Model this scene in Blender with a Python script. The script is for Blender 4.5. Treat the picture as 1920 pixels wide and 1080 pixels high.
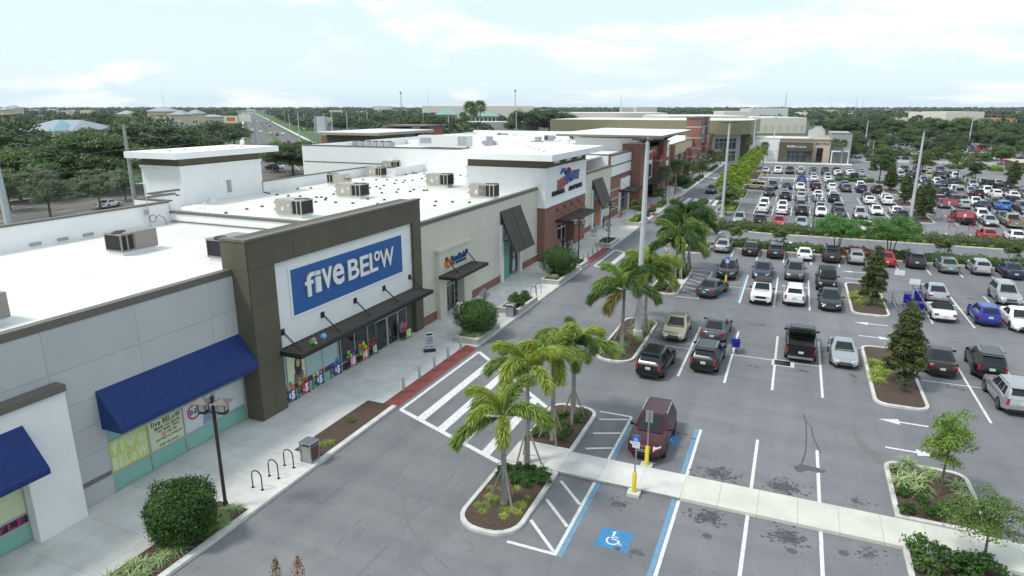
import bpy, math, random
import numpy as np
from mathutils import Vector
random.seed(7)
for _o in list(bpy.data.objects): bpy.data.objects.remove(_o, do_unlink=True)
S = bpy.context.scene
COL = S.collection
R = math.radians

# ------------------------------------------------------------------ camera
CAM_H, FPX, HORY, VPX = 17.0, 1240.0, 201.0, 1503.0     # drone height, focal length and vanishing point in photo pixels
TH = math.atan((540 - HORY) / FPX)
_lf = FPX * math.cos(TH) - (HORY - 540) * math.sin(TH)
PSI = math.atan2(VPX - 960, _lf)
cam = bpy.data.cameras.new('camera')
cam.sensor_width = 36.0
cam.lens = 36.0 * FPX / 1920.0
cam.clip_start = 0.1
cam.clip_end = 30000
camo = bpy.data.objects.new('camera', cam)
COL.objects.link(camo)
camo.location = (0, 0, CAM_H)
camo.rotation_euler = (math.pi / 2 - TH, 0, PSI)
S.camera = camo
S.render.resolution_x, S.render.resolution_y = 1024, 576

# ------------------------------------------------------------------ sky, sun, exposure
SUN_EL, SUN_AZ = R(56), R(226)          # sun behind the camera and a little to its left, through thin cloud
W = bpy.data.worlds.new('World')
S.world = W
W.use_nodes = True
nt = W.node_tree
nt.nodes.clear()
def N(tree, t, **k):
    n = tree.nodes.new(t)
    for a, v in k.items(): setattr(n, a, v)
    return n
out = N(nt, 'ShaderNodeOutputWorld')
bg = N(nt, 'ShaderNodeBackground')
sky = N(nt, 'ShaderNodeTexSky', sky_type='NISHITA', sun_disc=False, sun_elevation=SUN_EL, sun_rotation=SUN_AZ,
        altitude=0, air_density=1.0, dust_density=1.2, ozone_density=2.0)
bg.inputs['Strength'].default_value = 0.14
geo = N(nt, 'ShaderNodeTexCoord')
sep = N(nt, 'ShaderNodeSeparateXYZ')
nt.links.new(geo.outputs['Generated'], sep.inputs[0])
# clouds lie on a flat layer: direction / (height + offset)
addz = N(nt, 'ShaderNodeMath', operation='ADD'); addz.inputs[1].default_value = 0.22
mx = N(nt, 'ShaderNodeMath', operation='MAXIMUM'); mx.inputs[1].default_value = 0.0
nt.links.new(sep.outputs['Z'], mx.inputs[0]); nt.links.new(mx.outputs[0], addz.inputs[0])
dx = N(nt, 'ShaderNodeMath', operation='DIVIDE'); dy = N(nt, 'ShaderNodeMath', operation='DIVIDE')
nt.links.new(sep.outputs['X'], dx.inputs[0]); nt.links.new(addz.outputs[0], dx.inputs[1])
nt.links.new(sep.outputs['Y'], dy.inputs[0]); nt.links.new(addz.outputs[0], dy.inputs[1])
comb = N(nt, 'ShaderNodeCombineXYZ')
nt.links.new(dx.outputs[0], comb.inputs[0]); nt.links.new(dy.outputs[0], comb.inputs[1])
mp = N(nt, 'ShaderNodeMapping'); mp.inputs['Location'].default_value = (3.1, 1.7, 0.0)
nt.links.new(comb.outputs[0], mp.inputs['Vector'])
n1 = N(nt, 'ShaderNodeTexNoise'); n1.inputs['Scale'].default_value = 0.95; n1.inputs['Detail'].default_value = 9; n1.inputs['Roughness'].default_value = 0.56
n1.inputs['Distortion'].default_value = 0.35
nt.links.new(mp.outputs[0], n1.inputs['Vector'])
cr = N(nt, 'ShaderNodeValToRGB')
cr.color_ramp.elements[0].position = 0.50; cr.color_ramp.elements[0].color = (0, 0, 0, 1)
cr.color_ramp.elements[1].position = 0.64; cr.color_ramp.elements[1].color = (.9, .9, .9, 1)
nt.links.new(n1.outputs['Fac'], cr.inputs[0])
n2 = N(nt, 'ShaderNodeTexNoise'); n2.inputs['Scale'].default_value = 1.6; n2.inputs['Detail'].default_value = 5
nt.links.new(mp.outputs[0], n2.inputs['Vector'])
cr2 = N(nt, 'ShaderNodeValToRGB')                      # cloud brightness: grey bellies to bright tops
cr2.color_ramp.elements[0].position = 0.38; cr2.color_ramp.elements[0].color = (4.9, 5.35, 5.7, 1)
cr2.color_ramp.elements[1].position = 0.60; cr2.color_ramp.elements[1].color = (7.6, 7.7, 7.75, 1)
nt.links.new(n2.outputs['Fac'], cr2.inputs[0])
veil = N(nt, 'ShaderNodeMixRGB'); veil.inputs[0].default_value = 0.82     # thin bright veil over the blue
veil.inputs[2].default_value = (4.75, 5.75, 6.35, 1)
nt.links.new(sky.outputs[0], veil.inputs[1])
mix = N(nt, 'ShaderNodeMixRGB')
nt.links.new(cr.outputs[0], mix.inputs[0]); nt.links.new(veil.outputs[0], mix.inputs[1]); nt.links.new(cr2.outputs[0], mix.inputs[2])
nt.links.new(mix.outputs[0], bg.inputs[0]); nt.links.new(bg.outputs[0], out.inputs[0])

sun = bpy.data.lights.new('sun', 'SUN'); sun.energy = 2.0; sun.angle = R(11); sun.color = (1.0, 0.96, 0.9)
suno = bpy.data.objects.new('sun', sun); COL.objects.link(suno)
# Nishita: rotation 0 puts the sun towards +Y, growing clockwise seen from above
sd = Vector((math.sin(SUN_AZ) * math.cos(SUN_EL), math.cos(SUN_AZ) * math.cos(SUN_EL), math.sin(SUN_EL)))
suno.rotation_euler = (-sd).to_track_quat('-Z', 'Y').to_euler()
suno.location = (0, 0, 60)
S.view_settings.view_transform = 'Standard'
S.view_settings.look = 'None'
S.view_settings.exposure = 0.36
S.view_settings.gamma = 1.0
S.view_settings.use_curve_mapping = False
S.render.engine = 'CYCLES'
S.cycles.max_bounces = 6; S.cycles.diffuse_bounces = 3; S.cycles.glossy_bounces = 3
S.cycles.transparent_max_bounces = 8; S.cycles.caustics_reflective = False; S.cycles.caustics_refractive = False

# ------------------------------------------------------------------ photo pixel -> place on a known plane
_L = np.array([-math.sin(PSI), math.cos(PSI), 0]); _R = np.array([math.cos(PSI), math.sin(PSI), 0]); _Z = np.array([0, 0, 1.0])
_F = math.cos(TH) * _L - math.sin(TH) * _Z; _U = math.sin(TH) * _L + math.cos(TH) * _Z; _C = np.array([0, 0, CAM_H])
def ray(x, y): return _F * FPX + _R * (x - 960) - _U * (y - 540)
def gp(x, y, z=0.0):                     # point on the level z
    d = ray(x, y); return Vector(_C + d * ((z - CAM_H) / d[2]))
def fx(x, y, X):                         # point on the plane X (shop fronts)
    d = ray(x, y); return Vector(_C + d * (X / d[0]))
def fy(x, y, Y):                         # point on the plane Y
    d = ray(x, y); return Vector(_C + d * (Y / d[1]))
def ptop(P, ypx):                        # height above z=0 over ground point P that shows at photo row ypx
    lo, hi = -5.0, 300.0
    for _ in range(50):
        m = (lo + hi) / 2; v = np.array([P[0], P[1], m]) - _C
        yy = 540 - FPX * (v @ _U) / (v @ _F)
        if yy > ypx: lo = m
        else: hi = m
    return lo

# ------------------------------------------------------------------ materials
MATS = {}
def mat(name, col, rough=0.7, metal=0.0, var=0.0, scale=3.0, bump=0.0, bscale=40.0, coat=0.0, spec=0.5, col2=None, island=0.0, objvar=0.0, emit=0.0, space='W', detail=4.0):
    if name in MATS: return MATS[name]
    m = bpy.data.materials.new(name); m.use_nodes = True
    t = m.node_tree; b = t.nodes['Principled BSDF']
    b.inputs['Roughness'].default_value = rough; b.inputs['Metallic'].default_value = metal
    b.inputs['Specular IOR Level'].default_value = spec; b.inputs['Coat Weight'].default_value = coat; b.inputs['Coat Roughness'].default_value = 0.14
    c = (*col, 1); b.inputs['Base Color'].default_value = c
    m.diffuse_color = c
    if space == 'W': g = N(t, 'ShaderNodeNewGeometry').outputs['Position']
    else: g = N(t, 'ShaderNodeTexCoord').outputs['Object']
    src = None
    if var > 0 or col2:
        n = N(t, 'ShaderNodeTexNoise'); n.inputs['Scale'].default_value = scale; n.inputs['Detail'].default_value = detail; n.inputs['Roughness'].default_value = 0.65
        t.links.new(g, n.inputs['Vector'])
        r = N(t, 'ShaderNodeValToRGB')
        c2 = col2 if col2 else tuple(min(1, x * (1 + var)) for x in col)
        c1 = col if col2 else tuple(x * (1 - var) for x in col)
        r.color_ramp.elements[0].position = 0.32; r.color_ramp.elements[1].position = 0.68
        r.color_ramp.elements[0].color = (*c1, 1); r.color_ramp.elements[1].color = (*c2, 1)
        t.links.new(n.outputs['Fac'], r.inputs[0]); src = r.outputs[0]
    def hsv(fac_socket, amt):
        nonlocal src
        h = N(t, 'ShaderNodeHueSaturation')
        mr = N(t, 'ShaderNodeMapRange'); mr.inputs['To Min'].default_value = 1 - amt; mr.inputs['To Max'].default_value = 1 + amt
        t.links.new(fac_socket, mr.inputs[0]); t.links.new(mr.outputs[0], h.inputs['Value'])
        if src: t.links.new(src, h.inputs['Color'])
        else: h.inputs['Color'].default_value = c
        src = h.outputs[0]
    if island: hsv(N(t, 'ShaderNodeNewGeometry').outputs['Random Per Island'], island)
    if objvar: hsv(N(t, 'ShaderNodeObjectInfo').outputs['Random'], objvar)
    if src: t.links.new(src, b.inputs['Base Color'])
    if bump:
        n = N(t, 'ShaderNodeTexNoise'); n.inputs['Scale'].default_value = bscale; n.inputs['Detail'].default_value = 3
        t.links.new(g, n.inputs['Vector'])
        bp = N(t, 'ShaderNodeBump'); bp.inputs['Strength'].default_value = bump; bp.inputs['Distance'].default_value = 0.02
        t.links.new(n.outputs['Fac'], bp.inputs['Height']); t.links.new(bp.outputs[0], b.inputs['Normal'])
    if emit:
        b.inputs['Emission Color'].default_value = c; b.inputs['Emission Strength'].default_value = emit
    MATS[name] = m
    return m
def leafmat(name, col, col2, island=0.35, trans=0.25, objvar=0.12):
    if name in MATS: return MATS[name]
    m = mat(name, col, rough=0.55, col2=col2, scale=0.9, island=island, objvar=objvar, spec=0.3)
    t = m.node_tree; b = t.nodes['Principled BSDF']; o = t.nodes['Material Output']
    tr = N(t, 'ShaderNodeBsdfTranslucent'); mxs = N(t, 'ShaderNodeMixShader'); mxs.inputs[0].default_value = trans
    t.links.new(b.inputs['Base Color'].links[0].from_socket, tr.inputs[0])
    t.links.new(b.outputs[0], mxs.inputs[1]); t.links.new(tr.outputs[0], mxs.inputs[2]); t.links.new(mxs.outputs[0], o.inputs[0])
    return m
def asphalt(name, dark, light, bigscale=0.05):
    m = bpy.data.materials.new(name); m.use_nodes = True; MATS[name] = m
    t = m.node_tree; b = t.nodes['Principled BSDF']; b.inputs['Roughness'].default_value = 0.85; b.inputs['Specular IOR Level'].default_value = 0.35
    g = N(t, 'ShaderNodeNewGeometry').outputs['Position']
    def noise(sc, det, lo, hi, c0, c1, rough=0.6, dist=0.0):
        n = N(t, 'ShaderNodeTexNoise'); n.inputs['Scale'].default_value = sc; n.inputs['Detail'].default_value = det; n.inputs['Roughness'].default_value = rough; n.inputs['Distortion'].default_value = dist
        t.links.new(g, n.inputs['Vector'])
        r = N(t, 'ShaderNodeValToRGB'); r.color_ramp.elements[0].position = lo; r.color_ramp.elements[1].position = hi
        r.color_ramp.elements[0].color = (*c0, 1); r.color_ramp.elements[1].color = (*c1, 1)
        t.links.new(n.outputs['Fac'], r.inputs[0]); return r.outputs[0], n
    a, _ = noise(bigscale, 5, 0.35, 0.65, dark, light)
    s, sn = noise(28, 3, 0.3, 0.7, (0.72,) * 3, (1.22,) * 3)
    p, _ = noise(0.9, 6, 0.28, 0.50, (0.86,) * 3, (1.0,) * 3, 0.7, 0.6)
    q, _ = noise(4.5, 4, 0.30, 0.42, (0.80,) * 3, (1.0,) * 3)
    def streak(sx, sy, lo, hi, c0, c1):
        mpn = N(t, 'ShaderNodeMapping'); mpn.inputs['Scale'].default_value = (sx, sy, 1); t.links.new(g, mpn.inputs['Vector'])
        o_, nn_ = noise(1.0, 4, lo, hi, c0, c1); t.links.new(mpn.outputs[0], nn_.inputs['Vector']); return o_
    w1 = streak(.55, .03, .35, .65, (.90, .90, .91), (1.06, 1.06, 1.05)); w2 = streak(.05, .7, .40, .62, (1.04, 1.04, 1.03), (.93, .93, .94))
    cur = a
    for x in (s, p, q, w1, w2):
        mm = N(t, 'ShaderNodeMixRGB', blend_type='MULTIPLY'); mm.inputs[0].default_value = 1.0
        t.links.new(cur, mm.inputs[1]); t.links.new(x, mm.inputs[2]); cur = mm.outputs[0]
    t.links.new(cur, b.inputs['Base Color'])
    bp = N(t, 'ShaderNodeBump'); bp.inputs['Strength'].default_value = 0.35; bp.inputs['Distance'].default_value = 0.01
    t.links.new(sn.outputs['Fac'], bp.inputs['Height']); t.links.new(bp.outputs[0], b.inputs['Normal'])
    return m
def brickmat(name, c1, c2, mortar, sx=0.22, sz=0.075):
    m = bpy.data.materials.new(name); m.use_nodes = True; MATS[name] = m
    t = m.node_tree; b = t.nodes['Principled BSDF']; b.inputs['Roughness'].default_value = 0.85
    g = N(t, 'ShaderNodeNewGeometry'); sp = N(t, 'ShaderNodeSeparateXYZ'); t.links.new(g.outputs['Position'], sp.inputs[0])
    ad = N(t, 'ShaderNodeMath', operation='ADD'); t.links.new(sp.outputs['X'], ad.inputs[0]); t.links.new(sp.outputs['Y'], ad.inputs[1])
    cb = N(t, 'ShaderNodeCombineXYZ'); t.links.new(ad.outputs[0], cb.inputs[0]); t.links.new(sp.outputs['Z'], cb.inputs[1])
    br = N(t, 'ShaderNodeTexBrick'); br.inputs['Scale'].default_value = 1.0; br.inputs['Brick Width'].default_value = sx; br.inputs['Row Height'].default_value = sz
    br.inputs['Mortar Size'].default_value = 0.006; br.inputs['Color1'].default_value = (*c1, 1); br.inputs['Color2'].default_value = (*c2, 1); br.inputs['Mortar'].default_value = (*mortar, 1)
    t.links.new(cb.outputs[0], br.inputs['Vector']); t.links.new(br.outputs['Color'], b.inputs['Base Color'])
    bp = N(t, 'ShaderNodeBump'); bp.inputs['Strength'].default_value = 0.4; bp.inputs['Distance'].default_value = 0.008; bp.invert = True
    t.links.new(br.outputs['Fac'], bp.inputs['Height']); t.links.new(bp.outputs[0], b.inputs['Normal'])
    return m
ASPH = asphalt('asphalt', (0.172, 0.173, 0.181), (0.222, 0.223, 0.229))
ROADA = asphalt('road_asphalt', (0.13, 0.125, 0.12), (0.17, 0.16, 0.155))
BRICK = brickmat('red_brick', (0.21, 0.085, 0.06), (0.28, 0.115, 0.085), (0.25, 0.19, 0.16))
CONC = mat('concrete', (0.60, 0.585, 0.55), 0.85, var=0.13, scale=0.8, bump=0.12, objvar=0.05, detail=8)
CONCW = mat('walk_concrete', (0.58, 0.57, 0.49), 0.85, var=0.10, scale=0.7, bump=0.12, objvar=0.04, detail=8)
KERB = mat('kerb_concrete', (0.58, 0.57, 0.53), 0.85, var=0.2, scale=1.6, bump=0.2, detail=8)
PAINT = mat('white_road_paint', (0.50, 0.50, 0.495), 0.7, col2=(0.82, 0.82, 0.81), scale=5.5, detail=10)
BLUEP = mat('blue_road_paint', (0.10, 0.24, 0.37), 0.7, col2=(0.18, 0.32, 0.44), scale=3.0, detail=8)
BLUEH = mat('blue_symbol_paint', (0.045, 0.21, 0.42), 0.7, var=0.12, scale=3.0, detail=8)
REDP = mat('red_paver', (0.22, 0.055, 0.045), 0.8, var=0.25, scale=2.0, bump=0.3, bscale=12)
STAIN = mat('oil_stain', (0.042, 0.042, 0.044), 0.6, col2=(0.10, 0.10, 0.102), scale=5)
STAIN2 = mat('damp_stain', (0.085, 0.085, 0.088), 0.7, var=0.2)
MULCH = mat('mulch', (0.035, 0.024, 0.017), 0.95, col2=(0.13, 0.085, 0.058), scale=14, bump=1.0, bscale=30)
GRASS = mat('grass', (0.035, 0.085, 0.018), 0.9, col2=(0.085, 0.16, 0.04), scale=0.4, bump=0.6, bscale=8)
EARTH = mat('ground_green', (0.035, 0.06, 0.022), 0.95, col2=(0.075, 0.10, 0.04), scale=0.02, detail=8)
WHITE = mat('white_stucco', (0.80, 0.80, 0.79), 0.8, var=0.03, scale=1.0, bump=0.06, bscale=60)
ROOFW = mat('roof_membrane', (0.60, 0.58, 0.51), 0.6, col2=(0.83, 0.825, 0.81), scale=0.16, detail=9)
GREYST = mat('grey_stucco', (0.47, 0.48, 0.485), 0.85, var=0.035, scale=0.5, bump=0.10, bscale=70, objvar=0.02)
GREYS2 = mat('light_grey_stucco', (0.50, 0.505, 0.50), 0.85, var=0.03, scale=1.0, bump=0.08, bscale=70)
OLIVE = mat('olive_stucco', (0.105, 0.096, 0.062), 0.8, var=0.07, scale=0.8, bump=0.10, bscale=60, objvar=0.05)
CREAM = mat('cream_stucco', (0.60, 0.57, 0.485), 0.85, var=0.03, scale=0.6, bump=0.08, bscale=60, objvar=0.015)
TAN = mat('tan_stucco', (0.55, 0.46, 0.32), 0.85, var=0.05, scale=0.6)
PINKT = mat('pinkish_stucco', (0.50, 0.42, 0.34), 0.85, var=0.05, scale=0.6)
STONE = mat('stone_band', (0.45, 0.36, 0.28), 0.85, var=0.1, scale=2)
CAP = mat('parapet_cap', (0.15, 0.135, 0.115), 0.5, metal=0.2, var=0.06, scale=2)
BRONZE = mat('dark_bronze_metal', (0.036, 0.028, 0.024), 0.45, metal=0.3, var=0.1)
BROWNM = mat('brown_louvre_metal', (0.065, 0.050, 0.045), 0.5, metal=0.2, var=0.1)
BLACK = mat('black_metal', (0.015, 0.015, 0.015), 0.45)
ALUM = mat('aluminium', (0.46, 0.47, 0.47), 0.4, metal=0.5)
STEEL = mat('galvanised_steel', (0.42, 0.43, 0.44), 0.35, metal=0.8, var=0.1)
POLEM = mat('white_concrete_pole', (0.50, 0.515, 0.53), 0.7, var=0.08, scale=2)
BLUEAW = mat('blue_canvas', (0.008, 0.030, 0.145), 0.8, var=0.08, scale=3, bump=0.06, bscale=120)
GREENAW = mat('dark_green_canvas', (0.015, 0.05, 0.035), 0.8, var=0.1)
SIGNBL = mat('sign_blue', (0.024, 0.11, 0.34), 0.45, var=0.02)
SIGNWH = mat('sign_white', (0.80, 0.80, 0.80), 0.4)
SIGNGREY = mat('sign_back_aluminium', (0.36, 0.38, 0.38), 0.45, metal=0.4)
REDS = mat('sign_red', (0.50, 0.02, 0.035), 0.4)
PLUMBK = mat('sign_black', (0.015, 0.016, 0.02), 0.5)
YELLOW = mat('yellow_paint', (0.72, 0.58, 0.02), 0.5, var=0.05)
ORANGE = mat('orange', (0.70, 0.20, 0.03), 0.5)
SIGNYEL = mat('sign_yellow', (0.80, 0.52, 0.01), 0.45)
SPBLUE = mat('sign_spot_blue', (0.01, 0.14, 0.48), 0.45)
GLASSD = mat('dark_glass', (0.012, 0.014, 0.017), 0.06, spec=0.8)
GLASST = mat('teal_window_film', (0.22, 0.45, 0.38), 0.25, var=0.08, scale=0.7, spec=0.7)
GLASSG = mat('window_glass', (0.05, 0.075, 0.085), 0.06, spec=0.9)
BARK = mat('bark', (0.12, 0.095, 0.075), 0.9, var=0.3, scale=6, bump=0.5, bscale=25)
PALMT = mat('palm_trunk', (0.26, 0.25, 0.23), 0.85, var=0.2, scale=5, bump=0.3, bscale=14)
WOODST = mat('stake_wood', (0.30, 0.26, 0.21), 0.85, var=0.15, scale=5)
SPLIT = mat('split_face_block', (0.42, 0.41, 0.385), 0.9, var=0.16, scale=5, bump=0.7, bscale=16)
CARTB = mat('blue_plastic', (0.012, 0.012, 0.30), 0.35)
DRAIN = mat('drain_black', (0.012, 0.012, 0.012), 0.6)
HVACB = mat('beige_sheet_metal', (0.40, 0.38, 0.325), 0.5, var=0.06, scale=1.5, objvar=0.08)
HVACG = mat('brown_sheet_metal', (0.27, 0.235, 0.215), 0.5, var=0.06, scale=1.5)
HVACS = mat('grey_sheet_metal', (0.36, 0.37, 0.38), 0.45, metal=0.3, var=0.1, scale=1.5)
COIL = mat('condenser_coil', (0.012, 0.013, 0.015), 0.7, var=0.2, scale=20)

# ------------------------------------------------------------------ mesh helpers
class MB:
    def __init__(s): s.v = []; s.f = []; s.m = []
    def poly(s, pts, mi=0):
        n = len(s.v); s.v += [tuple(p) for p in pts]; s.f.append(tuple(range(n, n + len(pts)))); s.m.append(mi); return s
    def box(s, x0, x1, y0, y1, z0, z1, mi=0):
        if x0 > x1: x0, x1 = x1, x0
        if y0 > y1: y0, y1 = y1, y0
        if z0 > z1: z0, z1 = z1, z0
        n = len(s.v)
        s.v += [(x0,y0,z0),(x1,y0,z0),(x1,y1,z0),(x0,y1,z0),(x0,y0,z1),(x1,y0,z1),(x1,y1,z1),(x0,y1,z1)]
        for q in ((0,3,2,1),(4,5,6,7),(0,1,5,4),(1,2,6,5),(2,3,7,6),(3,0,4,7)):
            s.f.append(tuple(n + i for i in q)); s.m.append(mi)
        return s
    def prism(s, pts, z0, z1, mi=0, cap0=True):       # plan polygon (ccw) pushed up
        n = len(s.v); k = len(pts)
        s.v += [(p[0], p[1], z0) for p in pts] + [(p[0], p[1], z1) for p in pts]
        s.f.append(tuple(n + k + i for i in range(k))); s.m.append(mi)
        if cap0: s.f.append(tuple(n + k - 1 - i for i in range(k))); s.m.append(mi)
        for i in range(k):
            j = (i + 1) % k; s.f.append((n + i, n + j, n + k + j, n + k + i)); s.m.append(mi)
        return s
    def loft(s, rings, mi=0, caps=True, closed=True):
        n = len(s.v); k = len(rings[0])
        for r in rings: s.v += [tuple(p) for p in r]
        for a in range(len(rings) - 1):
            for i in range(k if closed else k - 1):
                j = (i + 1) % k
                s.f.append((n + a*k + i, n + a*k + j, n + (a+1)*k + j, n + (a+1)*k + i)); s.m.append(mi)
        if caps:
            s.f.append(tuple(n + k - 1 - i for i in range(k))); s.m.append(mi)
            e = n + (len(rings) - 1) * k; s.f.append(tuple(e + i for i in range(k))); s.m.append(mi)
        return s
    def tube(s, pts, rads, k=8, mi=0, caps=True):
        pts = [Vector(p) for p in pts]; rings = []
        if not hasattr(rads, '__len__'): rads = [rads] * len(pts)
        for i, p in enumerate(pts):
            d = (pts[min(i + 1, len(pts) - 1)] - pts[max(i - 1, 0)])
            if d.length < 1e-9: d = Vector((0, 0, 1))
            d.normalize()
            u = d.cross(Vector((0, 0, 1)) if abs(d.z) < 0.95 else Vector((1, 0, 0))).normalized(); w = d.cross(u)
            rings.append([p + rads[i] * (math.cos(a) * u + math.sin(a) * w) for a in [2 * math.pi * q / k for q in range(k)]])
        return s.loft(rings, mi, caps)
    def bar(s, a, b, w, h=None, mi=0):                # square bar between two points
        h = h or w; a = Vector(a); b = Vector(b); d = (b - a).normalized()
        u = d.cross(Vector((0, 0, 1)) if abs(d.z) < 0.95 else Vector((1, 0, 0))).normalized(); q = d.cross(u)
        r = lambda p: [p + u*w/2 + q*h/2, p - u*w/2 + q*h/2, p - u*w/2 - q*h/2, p + u*w/2 - q*h/2]
        return s.loft([r(a), r(b)], mi)
    def ball(s, c, r, k=10, l=6, mi=0, sz=1.0):
        rings = []
        for i in range(l + 1):
            a = -math.pi / 2 + math.pi * i / l; rr = max(1e-3, math.cos(a)) * r
            rings.append([(c[0] + rr * math.cos(2*math.pi*q/k), c[1] + rr * math.sin(2*math.pi*q/k), c[2] + sz * r * math.sin(a)) for q in range(k)])
        return s.loft(rings, mi)
    def mesh(s, name, mats, smooth=False):
        me = bpy.data.meshes.new(name); me.from_pydata(s.v, [], s.f)
        if not isinstance(mats, (list, tuple)): mats = [mats]
        for m in mats: me.materials.append(m)
        if len(mats) > 1: me.polygons.foreach_set('material_index', s.m)
        if smooth:
            me.polygons.foreach_set('use_smooth', [True] * len(s.f))
            try: me.set_sharp_from_angle(angle=R(40))
            except Exception: pass
        me.update(); return me
WL = {}                                   # world place of every object that can be a parent
def tag(o, label=None, cat=None, group=None, kind=None):
    if label: o['label'] = label
    if cat: o['category'] = cat
    if group: o['group'] = group
    if kind: o['kind'] = kind
    return o
def thing(name, label, cat, loc=(0, 0, 0), rz=0.0, group=None):
    o = bpy.data.objects.new(name, None); o.empty_display_size = 0.2; COL.objects.link(o)
    o.location = loc; o.rotation_euler = (0, 0, rz); WL[o] = Vector(loc)
    return tag(o, label, cat, group)
def link(name, me, parent=None, loc=(0, 0, 0), rz=0.0):
    o = bpy.data.objects.new(name, me); COL.objects.link(o); o.location = loc; o.rotation_euler = (0, 0, rz)
    if parent: o.parent = parent
    return o
def wobj(name, mb, mats, parent=None, smooth=False):      # mesh given in world coordinates
    me = mb if isinstance(mb, bpy.types.Mesh) else mb.mesh(name, mats, smooth)
    o = bpy.data.objects.new(name, me); COL.objects.link(o); WL[o] = Vector((0, 0, 0))
    if parent: o.parent = parent; o.location = -WL[parent]
    return o
def lobj(name, mb, mats, parent, smooth=False, loc=(0, 0, 0)):           # mesh given in the parent's coordinates
    me = mb if isinstance(mb, bpy.types.Mesh) else mb.mesh(name, mats, smooth)
    o = bpy.data.objects.new(name, me); COL.objects.link(o); o.parent = parent; o.location = loc
    return o
def copy_tree(o, parent=None, **over):
    c = o.copy(); COL.objects.link(c); c.parent = parent
    for ch in KIDS.get(o, ()): copy_kid(ch, c)
    return c
def copy_kid(o, parent):
    c = o.copy(); COL.objects.link(c); c.parent = parent
    for ch in KIDS.get(o, ()): copy_kid(ch, c)
KIDS = {}
def reg(o):                                # remember the children of a prototype for quick copies
    def rec(x): KIDS[x] = [y for y in ALLO if y.parent == x]; [rec(y) for y in KIDS[x]]
    ALLO = list(o.children_recursive); rec(o)
def rounded(x0, x1, y0, y1, r, n=5, corners=(1, 1, 1, 1)):   # plan rectangle with round corners, ccw from (x1,y0)
    P = []
    for (cx, cy, a0, on, px, py) in ((x1 - r, y0 + r, -90, corners[0], x1, y0), (x1 - r, y1 - r, 0, corners[1], x1, y1), (x0 + r, y1 - r, 90, corners[2], x0, y1), (x0 + r, y0 + r, 180, corners[3], x0, y0)):
        if on:
            for i in range(n + 1):
                a = R(a0 + 90 * i / n); P.append((cx + r * math.cos(a), cy + r * math.sin(a)))
        else: P.append((px, py))
    return P
def inset(P, d):
    n = len(P); out_ = []
    for i in range(n):
        p0, p1, p2 = Vector(P[i - 1][:2]), Vector(P[i][:2]), Vector(P[(i + 1) % n][:2])
        a = (p1 - p0).normalized(); b = (p2 - p1).normalized()
        n1_, n2_ = Vector((-a.y, a.x)), Vector((-b.y, b.x)); k = (n1_ + n2_)
        k = k / max(0.3, (1 + n1_.dot(n2_)))
        q = p1 + k * d; out_.append((q.x, q.y))
    return out_
_FONT = {}
def glyph(ch, bold=0.0, ext=0.0):                 # one letter as mesh: local x right, y up, z out; returns verts, faces, width
    key = (ch, bold, ext)
    if key in _FONT: return _FONT[key]
    cu = bpy.data.curves.new('t', 'FONT'); cu.body = ch; cu.size = 1.0; cu.offset = bold; cu.extrude = ext; cu.resolution_u = 3
    o = bpy.data.objects.new('t', cu)
    me = bpy.data.meshes.new_from_object(o)
    V_ = [v.co.copy() for v in me.vertices]; F_ = [tuple(p.vertices) for p in me.polygons]
    bpy.data.objects.remove(o); bpy.data.meshes.remove(me); bpy.data.curves.remove(cu)
    if V_:
        x0 = min(v.x for v in V_); x1 = max(v.x for v in V_)
        V_ = [(v.x - x0, v.y, v.z) for v in V_]; w = x1 - x0
    else: w = 0.3
    _FONT[key] = (V_, F_, w); return _FONT[key]
def text(mb, s, org, right, up, h, sx=1.0, bold=0.02, ext=0.0, gap=0.09, width=None, mi=0):
    """letters laid along `right` from org; h = cap height (m). Returns width."""
    sc = h / 0.69; right = Vector(right).normalized(); up = Vector(up).normalized(); nrm = right.cross(up)
    gl = [glyph(c, bold, ext / sc) for c in s]
    tot = sum(g[2] + gap for g in gl) - gap
    if width: sx = width / (tot * sc)
    x = 0.0; org = Vector(org)
    for V_, F_, w in gl:
        n = len(mb.v)
        mb.v += [tuple(org + right * ((v[0] + x) * sc * sx) + up * (v[1] * sc) + nrm * (v[2] * sc)) for v in V_]
        for f in F_: mb.f.append(tuple(n + i for i in f)); mb.m.append(mi)
        x += w + gap
    return tot * sc * sx
# ================================================================== ground, lot, walks, islands, paint
def struct(name, mb, m, parent=None, smooth=False):
    o = wobj(name, mb, m, parent, smooth)
    if not parent: o['kind'] = 'structure'
    return o
def cut(x0, x1, y0, y1, holes):                 # rectangle minus rectangles -> rectangles
    rs = [(x0, x1, y0, y1)]
    for (a, b, c, d) in holes:
        nx = []
        for (p, q, r, s) in rs:
            if b <= p or a >= q or d <= r or c >= s: nx.append((p, q, r, s)); continue
            if r < c: nx.append((p, q, r, c))
            if s > d: nx.append((p, q, d, s))
            lo, hi = max(r, c), min(s, d)
            if p < a: nx.append((p, a, lo, hi))
            if q > b: nx.append((b, q, lo, hi))
        rs = nx
    return rs
struct('ground', MB().poly([(-9000, -3000, -0.1), (9000, -3000, -0.1), (9000, 12000, -0.1), (-9000, 12000, -0.1)]), EARTH)
lot = struct('parking_lot', MB().poly([(-20.05, -60, 0), (82, -60, 0), (82, 452, 0), (-14, 452, 0), (-20.05, 235, 0)]), ASPH)
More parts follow.
